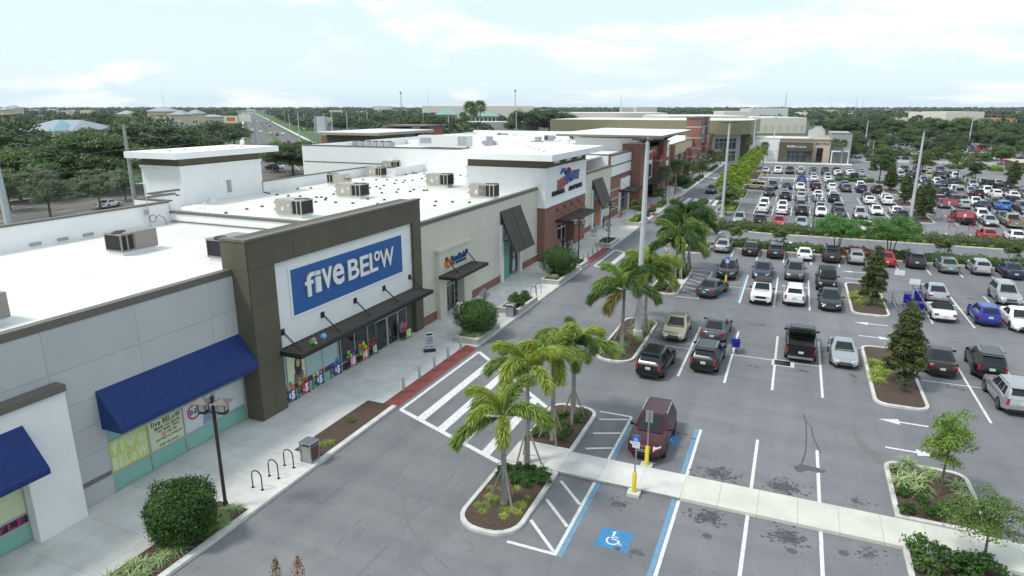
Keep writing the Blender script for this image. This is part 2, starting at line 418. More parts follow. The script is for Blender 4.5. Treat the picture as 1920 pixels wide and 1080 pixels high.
# --- storefront walk
WX0, WX1 = -27.4, -20.05
BEDS = [(-22.05, -20.35, 4.0, 18.75), (-22.05, -20.35, 23.6, 30.1)]
RAMPS = [(-20.95, -20.05, 30.1, 40.9), (-20.95, -20.05, 69.7, 79.1), (-20.95, -20.05, 106.5, 109.5), (-20.95, -20.05, 124.5, 132)]
wb = MB()
for r in cut(WX0, WX1 - 0.28, -30, 232, BEDS + RAMPS): wb.box(r[0], r[1], r[2], r[3], -0.05, 0.128)
walk = struct('sidewalk', wb, CONC)
CX = [-27.4, -25.05, -22.62, -20.33]
for j in range(-2, 45):
    y0 = 1.0 + j * 2.44; y1 = y0 + 2.44
    for i in range(3):
        m_ = MB()
        for r in cut(CX[i] + 0.006, CX[i + 1] - 0.006, y0 + 0.006, y1 - 0.006, BEDS + RAMPS): m_.box(r[0], r[1], r[2], r[3], 0.128, 0.15)
        if m_.f: wobj('paving_slab', m_, CONC, walk)
wobj('paving', MB().box(WX0, -20.33, 111.0, 232, 0.128, 0.15), CONC, walk)
y = -30.0
while y < 232:                                    # kerb stones, each with its joint
    L = 3.0 if y < 110 else 12.0
    for r in cut(-20.33, WX1, y + 0.008, y + L - 0.008, RAMPS): wobj('kerb_stone', MB().box(r[0] + 0.004, r[1], r[2], r[3], -0.05, 0.153), KERB, walk)
    y += L
for (a, b, c, d) in RAMPS:                        # red tactile strips sloping to the lot
    wobj('tactile_strip', MB().loft([[(a, c, -0.04), (b, c, -0.04), (b, c, 0.02), (a, c, 0.135)], [(a, d, -0.04), (b, d, -0.04), (b, d, 0.02), (a, d, 0.135)]]), REDP, walk)
BEDO = []
for (a, b, c, d) in BEDS:
    g_ = MB(); nx, ny = 6, int((d - c) / 0.25)
    for j in range(ny + 1):
        for i in range(nx + 1):
            e = i in (0, nx) or j in (0, ny)
            g_.v.append((a + (b - a) * i / nx, c + (d - c) * j / ny, 0.11 if e else 0.13 + random.random() * 0.05))
    for j in range(ny):
        for i in range(nx): k = j * (nx + 1) + i; g_.f.append((k, k + 1, k + nx + 2, k + nx + 1)); g_.m.append(0)
    BEDO.append(wobj('planting_bed', g_, MULCH, walk))
# --- islands: kerb ring plus mulch
def island(name, P, mulch=MULCH, kw=0.2, flat=False):
    Q = inset(P, kw); m_ = MB(); k = len(P); n = 0
    for z, ring in ((-0.05, P), (0.13, P), (0.15, inset(P, 0.02)), (0.15, Q), (0.05, Q)): m_.v += [(p[0], p[1], z) for p in ring]
    for a in range(4):
        for i in range(k):
            j = (i + 1) % k; m_.f.append((a*k + i, a*k + j, (a+1)*k + j, (a+1)*k + i)); m_.m.append(0)
    o = struct(name, m_, KERB)
    c = Vector((sum(p[0] for p in Q) / k, sum(p[1] for p in Q) / k, 0.22)); mm = MB()
    rings = [[(p[0], p[1], 0.10) for p in Q]]
    for f, z in ((0.75, 0.17), (0.45, 0.21), (0.15, 0.22)):
        rings.append([(c.x + (p[0] - c.x) * f, c.y + (p[1] - c.y) * f, z + random.uniform(-.03, .03)) for p in Q])
    if name == 'hedge_strip': mm.poly([(p[0], p[1], 0.11) for p in Q])
    else: mm.loft(rings, caps=False); mm.poly(rings[-1])
    wobj('mulch_bed', mm, mulch, o, True)
    return o
isl = {}
isl['1n'] = island('traffic_island', rounded(-11.75, -8.95, 29.0, 34.3, 0.9, corners=(0, 1, 1, 0)))
isl['1s'] = island('traffic_island', rounded(-11.85, -8.95, 21.3, 26.9, 1.25, corners=(1, 0, 0, 1)))
isl['2'] = island('traffic_island', rounded(-11.7, -8.9, 42.0, 52.4, 1.2))
isl['3s'] = island('traffic_island', rounded(-11.7, -8.9, 60.7, 64.6, 0.9, corners=(1, 0, 0, 1)))
isl['3n'] = island('traffic_island', rounded(-11.7, -8.9, 66.4, 72.0, 0.9, corners=(0, 1, 1, 0)))
isl['R'] = island('traffic_island', rounded(5.5, 9.05, 29.15, 34.35, 0.7, corners=(0, 1, 1, 0)))
isl['Rs'] = island('traffic_island', rounded(5.5, 9.05, 18.0, 27.0, 0.7, corners=(0, 0, 0, 0)))
isl['B'] = island('traffic_island', rounded(5.75, 8.7, 41.45, 52.35, 0.8))
isl['A'] = island('traffic_island', rounded(5.7, 8.7, 60.75, 72.0, 0.8))
# strip with hedge behind the fourth row, and the median beyond the cross drive
isl['h1'] = island('hedge_strip', [(-11.7, 80.2), (-9.4, 80.2), (-8.6, 82.5), (-8.6, 85.0), (70, 85.0), (70, 88.2), (-10.2, 88.2), (-11.7, 86.8)])
isl['h2'] = island('hedge_strip', [(-9.6, 99.2), (-3.5, 97.2), (70, 97.2), (70, 102.4), (-8.8, 102.4), (-11.2, 104.6), (-11.8, 102.0)])
def isl_block(key, x0, x1, y0, y1, r=0.8): isl[key] = island('traffic_island', rounded(x0, x1, y0, y1, r))
isl_block('f1', -11.7, -8.3, 115.4, 125.8); isl_block('f2', -11.7, -8.3, 134.2, 144.4); isl_block('f3', -11.7, -8.3, 153.0, 163.0)
isl_block('f4', -11.7, -7.9, 171.5, 192.5); isl_block('f5', -11.9, -8.2, 197, 212)
for k_, (a, b) in enumerate(((115.6, 126.0), (134.0, 144.4), (152.6, 163.0), (171.0, 181.6))): isl_block('m%d' % k_, 17.4, 20.5, a, b)
isl_block('g1', 5.6, 17.3, 173.3, 176.4, 0.5); isl_block('g2', 20.7, 40, 177.2, 179.6, 0.5); isl_block('g3', 42.5, 46, 171, 181)
# --- concrete walk across the lot, panel by panel
cw = struct('crosswalk_path', MB().box(-11.8, 30, 27.0, 28.95, -0.03, 0.125), KERB)
x = -11.8
for w in [2.85, 1.9, 1.9, 1.92] + [1.62] * 20:
    if x > 29: break
    raised = x > -3.5
    wobj('path_slab', MB().box(x + 0.006, x + w - 0.006, 26.93, 28.98, 0.0 if raised else 0.125, 0.152 if raised else 0.15), CONCW if raised else CONC, cw)
    x += w
cw2 = struct('crosswalk_path', MB().box(-11.7, -8.9, 64.7, 66.3, -0.03, 0.14), CONC)
cw3 = struct('crosswalk_path', MB().box(-8.2, 5.5, 177.2, 178.8, -0.03, 0.12), CONC)
# --- paint
PZ = 0.004
def line(x0, x1, y0, y1, m=PAINT, name='stall_line', z=PZ): return wobj(name, MB().poly([(x0, y0, z), (x1, y0, z), (x1, y1, z), (x0, y1, z)]), m, lot)
def seg(a, b, w=0.16, m=PAINT, name='painted_line', z=PZ + .0025):
    a = Vector((a[0], a[1], 0)); b = Vector((b[0], b[1], 0)); d = (b - a).normalized(); q = Vector((-d.y, d.x, 0)) * w / 2
    return wobj(name, MB().poly([(a - q) + Vector((0,0,z)), (b - q) + Vector((0,0,z)), (b + q) + Vector((0,0,z)), (a + q) + Vector((0,0,z))]), m, lot)
LW = 0.075
# near double row split by the concrete walk
for X in (-3.26, -0.34, 2.54): line(X - LW, X + LW, 28.98, 34.25); line(X - LW, X + LW, 16, 26.92)
line(-3.56, -3.36, 28.98, 34.25, BLUEP); line(-3.56, -3.36, 16, 26.92, BLUEP)
line(-7.17, -7.02, 28.98, 34.3); line(-7.0, -6.8, 28.98, 33.6, BLUEP); line(-7.22, -7.07, 21.2, 26.92); line(-7.05, -6.85, 21.2, 26.92, BLUEP)
seg((-8.95, 34.3), (-7.1, 34.3)); seg((-9.2, 21.27), (-7.1, 21.27))
for k in range(3):
    seg((-8.7 + k * 0.12, 33.3 - k * 1.75), (-7.2, 34.05 - k * 1.75 - 0.15), 0.15)
    seg((-8.65 - k*0.1, 26.4 - k * 1.7), (-7.25, 24.9 - k * 1.75), 0.15)
# accessible bay: blue square with wheelchair figure
def wheelchair(cx, cy, s, z=PZ):
    wobj('accessible_bay_marking', MB().poly([(cx - s, cy - s, z), (cx + s, cy - s, z), (cx + s, cy + s, z), (cx - s, cy + s, z)]), BLUEH, lot)
    m_ = MB(); k = s / 0.65; zz = z + 0.004
    def P(x, y): return (cx + x * k, cy + y * k, zz)
    def ring(ox, oy, r, w, a0, a1, n=14):
        for i in range(n):
            a, b = R(a0 + (a1 - a0) * i / n), R(a0 + (a1 - a0) * (i + 1) / n)
            m_.poly([P(ox + r * math.cos(a), oy + r * math.sin(a)), P(ox + (r + w) * math.cos(a), oy + (r + w) * math.sin(a)), P(ox + (r + w) * math.cos(b), oy + (r + w) * math.sin(b)), P(ox + r * math.cos(b), oy + r * math.sin(b))])
    def st(x0, y0, x1, y1, w):
        d = Vector((x1 - x0, y1 - y0)).normalized(); q = Vector((-d.y, d.x)) * w / 2
        m_.poly([P(x0 - q.x, y0 - q.y), P(x1 - q.x, y1 - q.y), P(x1 + q.x, y1 + q.y), P(x0 + q.x, y0 + q.y)])
    ring(-0.05, -0.12, 0.20, 0.075, 130, 345); ring(-0.10, 0.42, 0.0, 0.075, 0, 360, 12)
    st(-0.10, 0.32, -0.08, -0.02, 0.10); st(-0.12, -0.02, 0.16, -0.02, 0.08); st(-0.10, 0.14, 0.12, 0.14, 0.06); st(0.14, 0.01, 0.27, -0.32, 0.08); st(0.24, -0.31, 0.36, -0.27, 0.07)
    wobj('wheelchair_symbol', m_, PAINT, lot)
wheelchair(-5.22, 23.1, 0.66); wheelchair(-4.75, 32.6, 0.6); wheelchair(-5.6, 62.4, 0.62)
# crosswalks over the front drive
def crosswalk(A, B, C, D, n, w=0.75):           # A,B kerb side (near, far); C,D island side (near, far)
    A, B, C, D = map(lambda p: Vector((p[0], p[1], 0)), (A, B, C, D))
    seg(A, C, 0.28, name='crosswalk_line'); seg(B, D, 0.28, name='crosswalk_line', z=PZ + 0.0002)
    seg(A, B, 0.22, name='crosswalk_line', z=PZ + 0.004)
    for i in range(1, n + 1):
        t = i / (n + 0.6); seg(A.lerp(C, t), B.lerp(D, min(1, t)), w, name='crosswalk_line', z=PZ + 0.004)
crosswalk((-19.7, 30.0), (-19.6, 40.3), (-12.0, 26.8), (-12.0, 33.6), 4, .55)
crosswalk((-19.4, 69.4), (-19.4, 78.8), (-12.1, 65.6), (-12.1, 73.0), 4, .6)
crosswalk((-19.5, 106.3), (-19.5, 109.3), (-12.0, 103.6), (-12.0, 106.4), 5, 0.9)
crosswalk((-19.4, 124.5), (-19.4, 132), (-12.0, 122.5), (-12.0, 130), 5)
crosswalk((-19.4, 171), (-19.4, 174), (-12.0, 168.5), (-12.0, 171), 5)
# rows
def dbl(y0, y1, xs, sep=True):
    for X in xs: line(X - LW, X + LW, y0, y1)
    if sep: seg((min(xs) - 2.6, (y0 + y1) / 2), (max(xs), (y0 + y1) / 2), 0.1)
ST = 2.885
dbl(41.35, 52.25, [-5.66, -2.75, 0.11, 2.98]); dbl(41.35, 52.25, [11.55 + ST * i for i in range(8)])
dbl(60.45, 71.75, [-3.35, -0.45, 2.45]); dbl(60.45, 71.75, [11.65 + ST * i for i in range(8)])
line(-3.62, -3.43, 60.45, 71.6, BLUEP); line(-7.07, -6.92, 60.45, 71.7); line(-6.9, -6.7, 65, 71.7, BLUEP)
seg((-8.9, 71.85), (-7.0, 71.85), 0.14); seg((-8.9, 60.5), (-7.0, 60.5), 0.14)
for k in range(6): seg((-8.85, 63.0 + k * 1.5), (-7.05, 61.9 + k * 1.5), 0.13)
for i in range(-2, 22): line(-0.1 + ST * i - LW, -0.1 + ST * i + LW, 79.25, 84.85)
dbl(16, 26.9, [11.6 + ST * i for i in range(4)], False); dbl(29.0, 34.25, [11.6 + ST * i for i in range(4)], False)
def frow(y0, y1):
    dbl(y0, y1, [0.2 + ST * i for i in range(-2, 7)]); dbl(y0, y1, [23.3 + ST * i for i in range(9)])
for y0 in (115.4, 134.0, 152.4): frow(y0, y0 + 10.7)
frow(171.0, 181.8)
for i in range(-2, 20): line(0.2 + ST * i - LW, 0.2 + ST * i + LW, 102.6, 107.9)
for i in range(-2, 20): line(0.2 + ST * i - LW, 0.2 + ST * i + LW, 192, 197.4)
for y0, y1 in ((115.8, 125.6), (134.4, 144)):
    for k in range(7): seg((-8.2, y0 + 0.4 + k * 1.4), (-5.9, y0 + 1.2 + k * 1.4), 0.13)
# arrows
def arrow(x, y, s, L=2.45):
    m_ = MB(); z = PZ
    m_.poly([(x, y - 0.08, z), (x + s * L * 0.58, y - 0.08, z), (x + s * L * 0.58, y + 0.08, z), (x, y + 0.08, z)] if s > 0 else [(x + s * L * 0.58, y - 0.08, z), (x, y - 0.08, z), (x, y + 0.08, z), (x + s * L * 0.58, y + 0.08, z)])
    a, b = x + s * L * 0.58, x + s * L
    m_.poly([(a, y - 0.36, z), (b, y, z), (a, y + 0.36, z)]); return wobj('painted_arrow', m_, PAINT, lot)
arrow(8.26, 39.5, -1); arrow(5.8, 36.0, 1); arrow(8.2, 58.4, -1); arrow(5.85, 54.9, 1); arrow(8.2, 77.5, -1); arrow(5.85, 74.2, 1)
for s_ in ((-10.6, 91.6), (0.5, 91.6), (-8.8, 95.7)): seg((s_[0], s_[1] - 0.9), (s_[0] + 0.01, s_[1] + 0.9), 0.35)
# oil spots left by parked cars, tyre marks and a damp run
rs = random.Random(3)
def spots(cx, cy, rx, ry, n, m=STAIN, big=0.16):
    m_ = MB()
    for i in range(n):
        a = rs.random() * 6.283; r = abs(rs.gauss(0, 0.45)); x, y = cx + rx * r * math.cos(a), cy + ry * r * math.sin(a)
        s = big * rs.uniform(0.15, 1.0) ** 1.6; k = 7; st_ = 1 + rs.random()
        m_.poly([(x + s * st_ * rs.uniform(.6, 1.1) * math.cos(6.283 * q / k), y + s * rs.uniform(.6, 1.1) * math.sin(6.283 * q / k), PZ + 0.0015 + i * 0.00002) for q in range(k)])
    wobj('oil_stain', m_, m, lot)
for q in ((1346, 888), (1470, 913), (1326, 970), (1478, 1008)): p = gp(*q); spots(p.x, p.y, 1.0, 0.75, 360, big=.08)
for q in ((1165, 945), (1605, 940), (1905, 1000), (1630, 1040)): p = gp(*q); spots(p.x, p.y, 0.8, 0.6, 130, big=0.055)
for q in ((1405, 686), (1505, 696), (1600, 705), (1800, 730), (1190, 1035), (1420, 610), (1820, 560), (1270, 815)): p = gp(*q); spots(p.x, p.y, 0.9, 0.6, 22, STAIN2, 0.13)
for q in ((1326, 1005), (1485, 1033), (1582, 1037), (1913, 958)): 
    p = gp(*q); wobj('oil_stain', MB().poly([(p.x + 0.2 * math.cos(6.283*i/14), p.y + 0.17 * math.sin(6.283*i/14), PZ + 0.006) for i in range(14)]), STAIN2, lot)
def ribbon(pts, w, m, z=PZ + 0.001):
    m_ = MB(); P = [gp(*q) for q in pts]
    for i in range(len(P) - 1):
        a, b = P[i], P[i + 1]; d = (b - a); q_ = Vector((-d.y, d.x, 0)).normalized()
        w0, w1 = (w[i], w[i + 1]) if hasattr(w, '__len__') else (w, w)
        m_.poly([(a - q_ * w0)[:2] + (z,), (b - q_ * w1)[:2] + (z,), (b + q_ * w1)[:2] + (z,), (a + q_ * w0)[:2] + (z,)])
    wobj('damp_mark', m_, m, lot)
ribbon([(1506, 776), (1511, 792), (1512, 815), (1511, 845), (1505, 865), (1497, 880)], 0.035, STAIN2)
ribbon([(1512, 790), (1521, 800), (1524, 818), (1533, 838), (1540, 850)], 0.035, STAIN2)
p = gp(1510, 878); spots(p.x, p.y, 0.75, 0.3, 70, STAIN2, 0.22)
ribbon([(1596, 805), (1612, 828), (1630, 848), (1654, 868)], [0.03, 0.16, 0.3, 0.25], mat('run_off', (0.155, 0.153, 0.145), 0.85))
def arcmark(pts, w=0.05): ribbon(pts, w, mat('tyre_mark', (0.145, 0.145, 0.15), 0.8, col2=(.18, .18, .187), scale=4))
arcmark([(762, 900), (756, 930), (758, 960), (772, 995), (800, 1030), (845, 1070)]); arcmark([(745, 1010), (760, 1035), (790, 1065), (815, 1090)])
for k in range(3):                                # hairline cracks along the drive
    x_, pts_ = -13.2 - 2.3 * k, []
    for i in range(60): x_ += rs.uniform(-.09, .09); pts_.append((x_, 9 + k * 5 + i * .7))
    m_ = MB()
    for (a, b), (c, d) in zip(pts_, pts_[1:]):
        if rs.random() < .72: m_.poly([(a - .012, b, .003), (a + .012, b, .003), (c + .012, d, .003), (c - .012, d, .003)])
    wobj('crack', m_, STAIN2, lot)['kind'] = 'stuff'
# storm drain grate
gr = tag(thing('storm_drain', 'black storm drain grate set in a concrete collar behind the black pickup', 'drain', (0.62, 46.45, 0)), None)
wobj('collar', MB().box(-0.1, 1.35, 45.85, 47.05, -0.02, 0.0075), KERB, gr)
for i in range(9): wobj('grate_bar', MB().box(0.12 + i * 0.11, 0.17 + i * 0.11, 46.0, 46.9, 0.0, 0.018), BLACK, gr)
wobj('sump', MB().poly([(0.08, 45.97, 0.009), (1.1, 45.97, 0.009), (1.1, 46.93, 0.009), (0.08, 46.93, 0.009)]), DRAIN, gr)
# --- the main road curving away on the left
def strip(name, cen, half, z, m, off=0.0, parent=None):
    m_ = MB(); P = [Vector((a, b, 0)) for a, b in cen]; L_, R_ = [], []
    for i, q in enumerate(P):
        d = (P[min(i + 1, len(P) - 1)] - P[max(i - 1, 0)]).normalized(); nn = Vector((d.y, -d.x, 0))
        L_.append(q + nn * (off - half)); R_.append(q + nn * (off + half))
    for i in range(len(P) - 1): m_.poly([L_[i][:2] + (z,), R_[i][:2] + (z,), R_[i+1][:2] + (z,), L_[i+1][:2] + (z,)])
    return struct(name, m_, m, parent)
u_ = ray(457, HORY); u_ = Vector((u_[0], u_[1], 0)).normalized(); rt_ = Vector((u_.y, -u_.x, 0))
ROADC = [(-112, -120), (-113.5, 0), (-117, 60), (-123, 110)]
for t in (190, 240, 320, 450, 700, 1100, 1800, 2600): q = u_ * t + rt_ * 14.0; ROADC.append((q.x, q.y))
strip('verge', ROADC, 34, -0.06, GRASS)
strip('road_pavement', ROADC, 1.0, -0.03, CONC, 16.5); strip('road_pavement', ROADC, 1.0, -0.03, CONC, -16.5)
road = strip('road', ROADC, 12.5, -0.02, ROADA)
strip('median', [c for c in ROADC if c[1] > 150][:4], 1.5, 0.02, GRASS, 1.0)
for off in (-8.4, -4.6, 4.8, 8.6):
    q = [Vector((a, b, 0)) for a, b in ROADC]
    for i in range(len(q) - 1):
        d = (q[i+1] - q[i]); L = d.length; d.normalize(); nn = Vector((d.y, -d.x, 0)); t = 0
        while t < L and q[i].y + t < 420:
            a = q[i] + d * t + nn * off; b = a + d * 3; w = nn * 0.08
            wobj('lane_line', MB().poly([(a - w)[:2] + (-0.014,), (b - w)[:2] + (-0.014,), (b + w)[:2] + (-0.014,), (a + w)[:2] + (-0.014,)]), PAINT, road); t += 12
for off in (-1.2, 1.2): strip('yellow_line', ROADC[:6], 0.07, -0.014, YELLOW, off, road)
# ================================================================== the row of shops
def pbox(m_, ax, pl, t, u0, u1, z0, z1, mi=0):     # slab whose visible face is at pl: ax 'X' looks to +X, 'Y' looks to -Y
    if ax == 'X': m_.box(pl - t, pl, u0, u1, z0, z1, mi)
    else: m_.box(u0, u1, pl, pl + t, z0, z1, mi)
def panels(parent, ax, pl, u0, u1, z0, z1, hj, uj, holes, m, t=0.03, gap=0.006, name='wall_panel'):
    us = [u0] + [u for u in uj if u0 < u < u1] + [u1]; zs = [z0] + [z for z in hj if z0 < z < z1] + [z1]
    for i in range(len(us) - 1):
        for j in range(len(zs) - 1):
            cl = []
            for r in cut(us[i] + gap, us[i+1] - gap, zs[j] + gap, zs[j+1] - gap, holes):
                hit = [c for c in cl if any(r[0] <= q[1] + .001 and r[1] >= q[0] - .001 and r[2] <= q[3] + .001 and r[3] >= q[2] - .001 for q in c)]
                cl = [c for c in cl if c not in hit] + [sum(hit, []) + [r]]
            for c in cl:
                m_ = MB()
                for r in c: pbox(m_, ax, pl, t, *r)
                wobj(name, m_, m, parent)
def backing(parent, ax, pl, t, u0, u1, z0, z1, holes, m, name='wall'):
    m_ = MB()
    for r in cut(u0, u1, z0, z1, holes): pbox(m_, ax, pl, t, *r)
    return wobj(name, m_, m, parent)
def glazing(parent, ax, pl, us, zs, fill, fr=ALUM, fw=0.07, name='window'):
    """frame of bars at us x zs; fill(i,j) gives the pane material"""
    m_ = MB()
    for u in us: pbox(m_, ax, pl, 0.10, u - fw / 2, u + fw / 2, zs[0], zs[-1])
    for i in range(len(us) - 1):
        for z in zs: pbox(m_, ax, pl - (0.003 if ax == 'X' else -0.003), 0.09, us[i] + fw / 2, us[i+1] - fw / 2, z - fw / 2, z + fw / 2)
    w = wobj(name, m_, fr, parent)
    d = -0.045 if ax == 'X' else 0.045
    for i in range(len(us) - 1):
        for j in range(len(zs) - 1):
            pm = MB(); pbox(pm, ax, pl + d, 0.02, us[i] + fw / 2, us[i+1] - fw / 2, zs[j] + fw / 2, zs[j+1] - fw / 2); wobj('pane', pm, fill(i, j), w)
    return w
def capline(parent, pts, w=0.4, h=0.32, m=CAP, z=0.0):   # parapet coping along plan points (x,y,ztop)
    for i in range(len(pts) - 1):
        a, b = Vector(pts[i]), Vector(pts[i+1]); d = (b - a); L = d.length; d.normalize(); n = max(1, round(L / 6.0))
        for k in range(n):
            p, q = a + d * (L * k / n + 0.006), a + d * (L * (k + 1) / n - 0.006)
            s = Vector((-d.y, d.x, 0)) * w / 2
            r = lambda c: [c + s, c - s, c - s - Vector((0, 0, h)), c + s - Vector((0, 0, h))]
            wobj('parapet_coping', MB().loft([r(p), r(q)]), m, parent)
SLATM = mat('canopy_slat', (0.105, 0.088, 0.078), 0.5, metal=0.2, var=0.1)
def canopy(parent, xw, xf, y0, y1, z, nslat, m=BRONZE, h=0.26, rods=(), rodz=1.1, name='canopy', tilt=0.16, slatdir='X'):
    m_ = MB(); t = 0.09
    m_.box(xf - t, xf, y0, y1, z, z + h); m_.box(xw, xw + t, y0, y1, z, z + h); m_.box(xw + t, xf - t, y0, y0 + t, z, z + h); m_.box(xw + t, xf - t, y1 - t, y1, z, z + h)
    nb = max(1, int((y1 - y0) / 3.2))
    for i in range(1, nb): yy = y0 + (y1 - y0) * i / nb; m_.box(xw + t, xf - t, yy - 0.03, yy + 0.03, z + 0.01, z + h * 0.6)
    o = wobj(name, m_, m, parent)
    for i in range(nslat):
        yy = y0 + t + (y1 - y0 - 2 * t) * (i + 0.5) / nslat; w = (y1 - y0) / nslat * 0.24
        wobj('slat', MB().loft([[(xw + t, yy - w, z + h * .45), (xw + t, yy + w, z + h * .45 + tilt), (xw + t, yy + w, z + h * .45 + tilt - .02), (xw + t, yy - w, z + h * .45 - .02)],
                                [(xf - t, yy - w, z + h * .45), (xf - t, yy + w, z + h * .45 + tilt), (xf - t, yy + w, z + h * .45 + tilt - .02), (xf - t, yy - w, z + h * .45 - .02)]]), SLATM if m is BRONZE else m, o)
    for yy in rods:
        rm = MB().box(xw - 0.02, xw + 0.06, yy - 0.16, yy + 0.16, z + rodz - 0.18, z + rodz + 0.18)
        for s in (-0.05, 0.05): rm.bar((xw + 0.05, yy + s, z + rodz), (xf - 0.5, yy + s, z + h), 0.035)
        wobj('hanger_rod', rm, m, o)
    return o
LRET = mat('letter_return', (0.27, 0.25, 0.24), 0.6)
def letters(parent, specs, X, m, ext=0.09, bold=0.05, name='letter'):      # specs: (char, y0, y1, z0, z1) on plane X, read towards +Y
    for ch, y0, y1, z0, z1 in specs:
        V_, F_, w = glyph(ch, bold, 0.3); xs = [v[0] for v in V_]; ys = [v[1] for v in V_]; zz = [v[2] for v in V_]
        m_ = MB(); a, b, c, d, e, f = min(xs), max(xs), min(ys), max(ys), min(zz), max(zz)
        m_.v = [(X + ext * (v[2] - e) / (f - e), y0 + (y1 - y0) * (v[0] - a) / (b - a), z0 + (z1 - z0) * (v[1] - c) / (d - c)) for v in V_]
        m_.f = list(F_); m_.m = [0 if (max(zz[i] for i in fa) - min(zz[i] for i in fa)) < 1e-4 else 1 for fa in F_]
        wobj(name, m_, [m, LRET], parent)
def signtext(parent, s, X, y0, y1, z, h, m, ext=0.03, bold=0.02, name='lettering'):
    m_ = MB(); text(m_, s, (X, y0, z), (0, 1, 0), (0, 0, 1), h, bold=bold, ext=ext, width=(y1 - y0)); return wobj(name, m_, m, parent)

ZR = 7.7
# ---------------------------------------------------------------- 1. discount store
A = thing('store_building', 'discount store with olive portal, large blue sign and grey wall with blue awnings', 'store', (-30, 20, 0))
hw = (17.35, 25.42, 0, 4.9)                       # window opening in the grey wall
backing(A, 'X', -26.83, 0.35, -30, 25.5, 0, 8.45, [hw], GREYST)
GJ = [1.12, 1.34, 2.5, 3.75, 4.95, 6.55]
panels(A, 'X', -26.8, -30, 25.5, 0.16, 8.45, GJ, [-26 + 4.15 * i for i in range(13)], [hw, (-30, 15.7, 0, 6.2)], GREYST)
wobj('base_band', MB().box(-26.86, -26.78, 15.7, 17.35, 1.13, 1.33), mat('brown_band', (0.17, 0.155, 0.14), 0.8), A)
wobj('roof', MB().box(-47.6, -27.2, -30, 39.4, ZR - 0.2, ZR), ROOFW, A)
wobj('rear_wall', MB().box(-47.95, -47.6, -30, 39.4, 0, 9.38), WHITE, A)
capline(A, [(-26.98, -30, 8.77), (-26.98, 25.5, 8.77)], 0.42, 0.34); capline(A, [(-47.78, -30, 9.5), (-47.78, 39.4, 9.5)], 0.5, 0.14)
wobj('dividing_parapet', MB().box(-47.6, -27.2, 39.4, 39.8, ZR, 8.5), WHITE, A); capline(A, [(-47.6, 39.6, 8.66), (-27.2, 39.6, 8.66)], 0.55, 0.17)
wobj('flashing_strip', MB().box(-47.5, -27.3, 39.34, 39.4, ZR + 0.10, ZR + 0.19), CAP, A)
for i in range(9): wobj('roof_seam', MB().box(-47.4, -27.3, -26 + i * 7.1, -25.88 + i * 7.1, ZR, ZR + 0.008), mat('membrane_seam', (0.62, 0.615, 0.59), 0.7), A)
for i in range(3): wobj('overflow_scupper', MB().box(-47.6, -47.56, 28.0 + i * 1.9, 28.8 + i * 1.9, ZR + 0.12, ZR + 0.34), HVACS, A)
# white pier with its own window and awning at the left edge
pier_h = (4.2, 13.75, 0, 5.0)
backing(A, 'X', -26.3, 0.5, -3, 15.72, 0, 5.98, [pier_h], WHITE, 'white_pier'); capline(A, [(-26.45, -3, 6.25), (-26.45, 15.72, 6.25)], 0.62, 0.28)
WF = mat('window_poster_white', (0.60, 0.64, 0.65), 0.35, var=0.03, scale=1.2); LIME = mat('poster_lime', (0.48, 0.60, 0.10), 0.4, col2=(0.62, 0.68, 0.30), scale=0.8); PALE = mat('poster_pale_lime', (0.60, 0.66, 0.42), 0.4, var=0.05)
DKBAND = mat('poster_dark', (0.03, 0.02, 0.05), 0.4); MAG = mat('poster_magenta', (0.45, 0.03, 0.16), 0.4); PURP = mat('poster_purple', (0.12, 0.03, 0.28), 0.4); PINKP = mat('poster_pink', (0.62, 0.05, 0.16), 0.4)
glazing(A, 'X', -26.75, [4.2, 6.6, 9.0, 11.4, 13.75], [0.18, 1.0, 1.42, 2.75, 5.0], lambda i, j: (GLASST, DKBAND, PALE, GLASST)[j])
signtext(A, 'TECH STYLE ROOM STYLE', -26.765, 5.0, 13.6, 1.08, 0.26, MAG, 0.004)
# big window under the long awning
wz = [0.18, 1.06, 2.62, 4.9]; wu = [17.4, 19.4, 21.38, 23.35, 24.72 + 0.62, 25.4]
wu = [17.4, 19.4, 21.38, 23.38, 25.38]
W1 = glazing(A, 'X', -26.82, wu, wz, lambda i, j: (GLASST, [LIME, PALE, WF, WF][i], GLASST)[j])
xs_ = -26.862
signtext(W1, 'five', xs_, 17.55, 19.3, 1.95, 0.55, mat('poster_faint', (0.66, 0.72, 0.45), 0.4), 0.004, 0.05); signtext(W1, 'BELoW', xs_, 17.5, 19.3, 1.25, 0.5, MATS['poster_faint'], 0.004, 0.05)
for s, y0, y1, z, h, m in (('five BELoW', 19.6, 21.25, 2.28, 0.26, PLUMBK), ('MEANS', 19.75, 20.24, 2.07, 0.13, PLUMBK), ('YOU', 20.32, 20.6, 2.07, 0.13, PLUMBK), ('NEVER', 20.68, 21.2, 2.07, 0.13, PLUMBK), ('PAY MORE THAN', 19.9, 21.1, 1.90, 0.12, PLUMBK), ('$5', 20.1, 20.35, 1.66, 0.18, PINKP), ('FOR THE', 20.42, 20.95, 1.70, 0.11, PLUMBK), ('HOTTEST & COOLEST', 19.75, 21.25, 1.48, 0.10, PLUMBK), ('STUFF YOU WANT', 19.9, 21.0, 1.18, 0.10, PLUMBK)):
    signtext(W1, s, xs_, y0, y1, z, h, m, 0.004)
rd = MB()
for i in range(24):
    a, b = 2 * math.pi * i / 24, 2 * math.pi * (i + 1) / 24
    for r0, r1 in ((0.30, 0.42),): rd.poly([(xs_ + .003, 22.05 + r0 * math.cos(a), 2.08 + r0 * math.sin(a)), (xs_ + .003, 22.05 + r1 * math.cos(a), 2.08 + r1 * math.sin(a)), (xs_ + .003, 22.05 + r1 * math.cos(b), 2.08 + r1 * math.sin(b)), (xs_ + .003, 22.05 + r0 * math.cos(b), 2.08 + r0 * math.sin(b))])
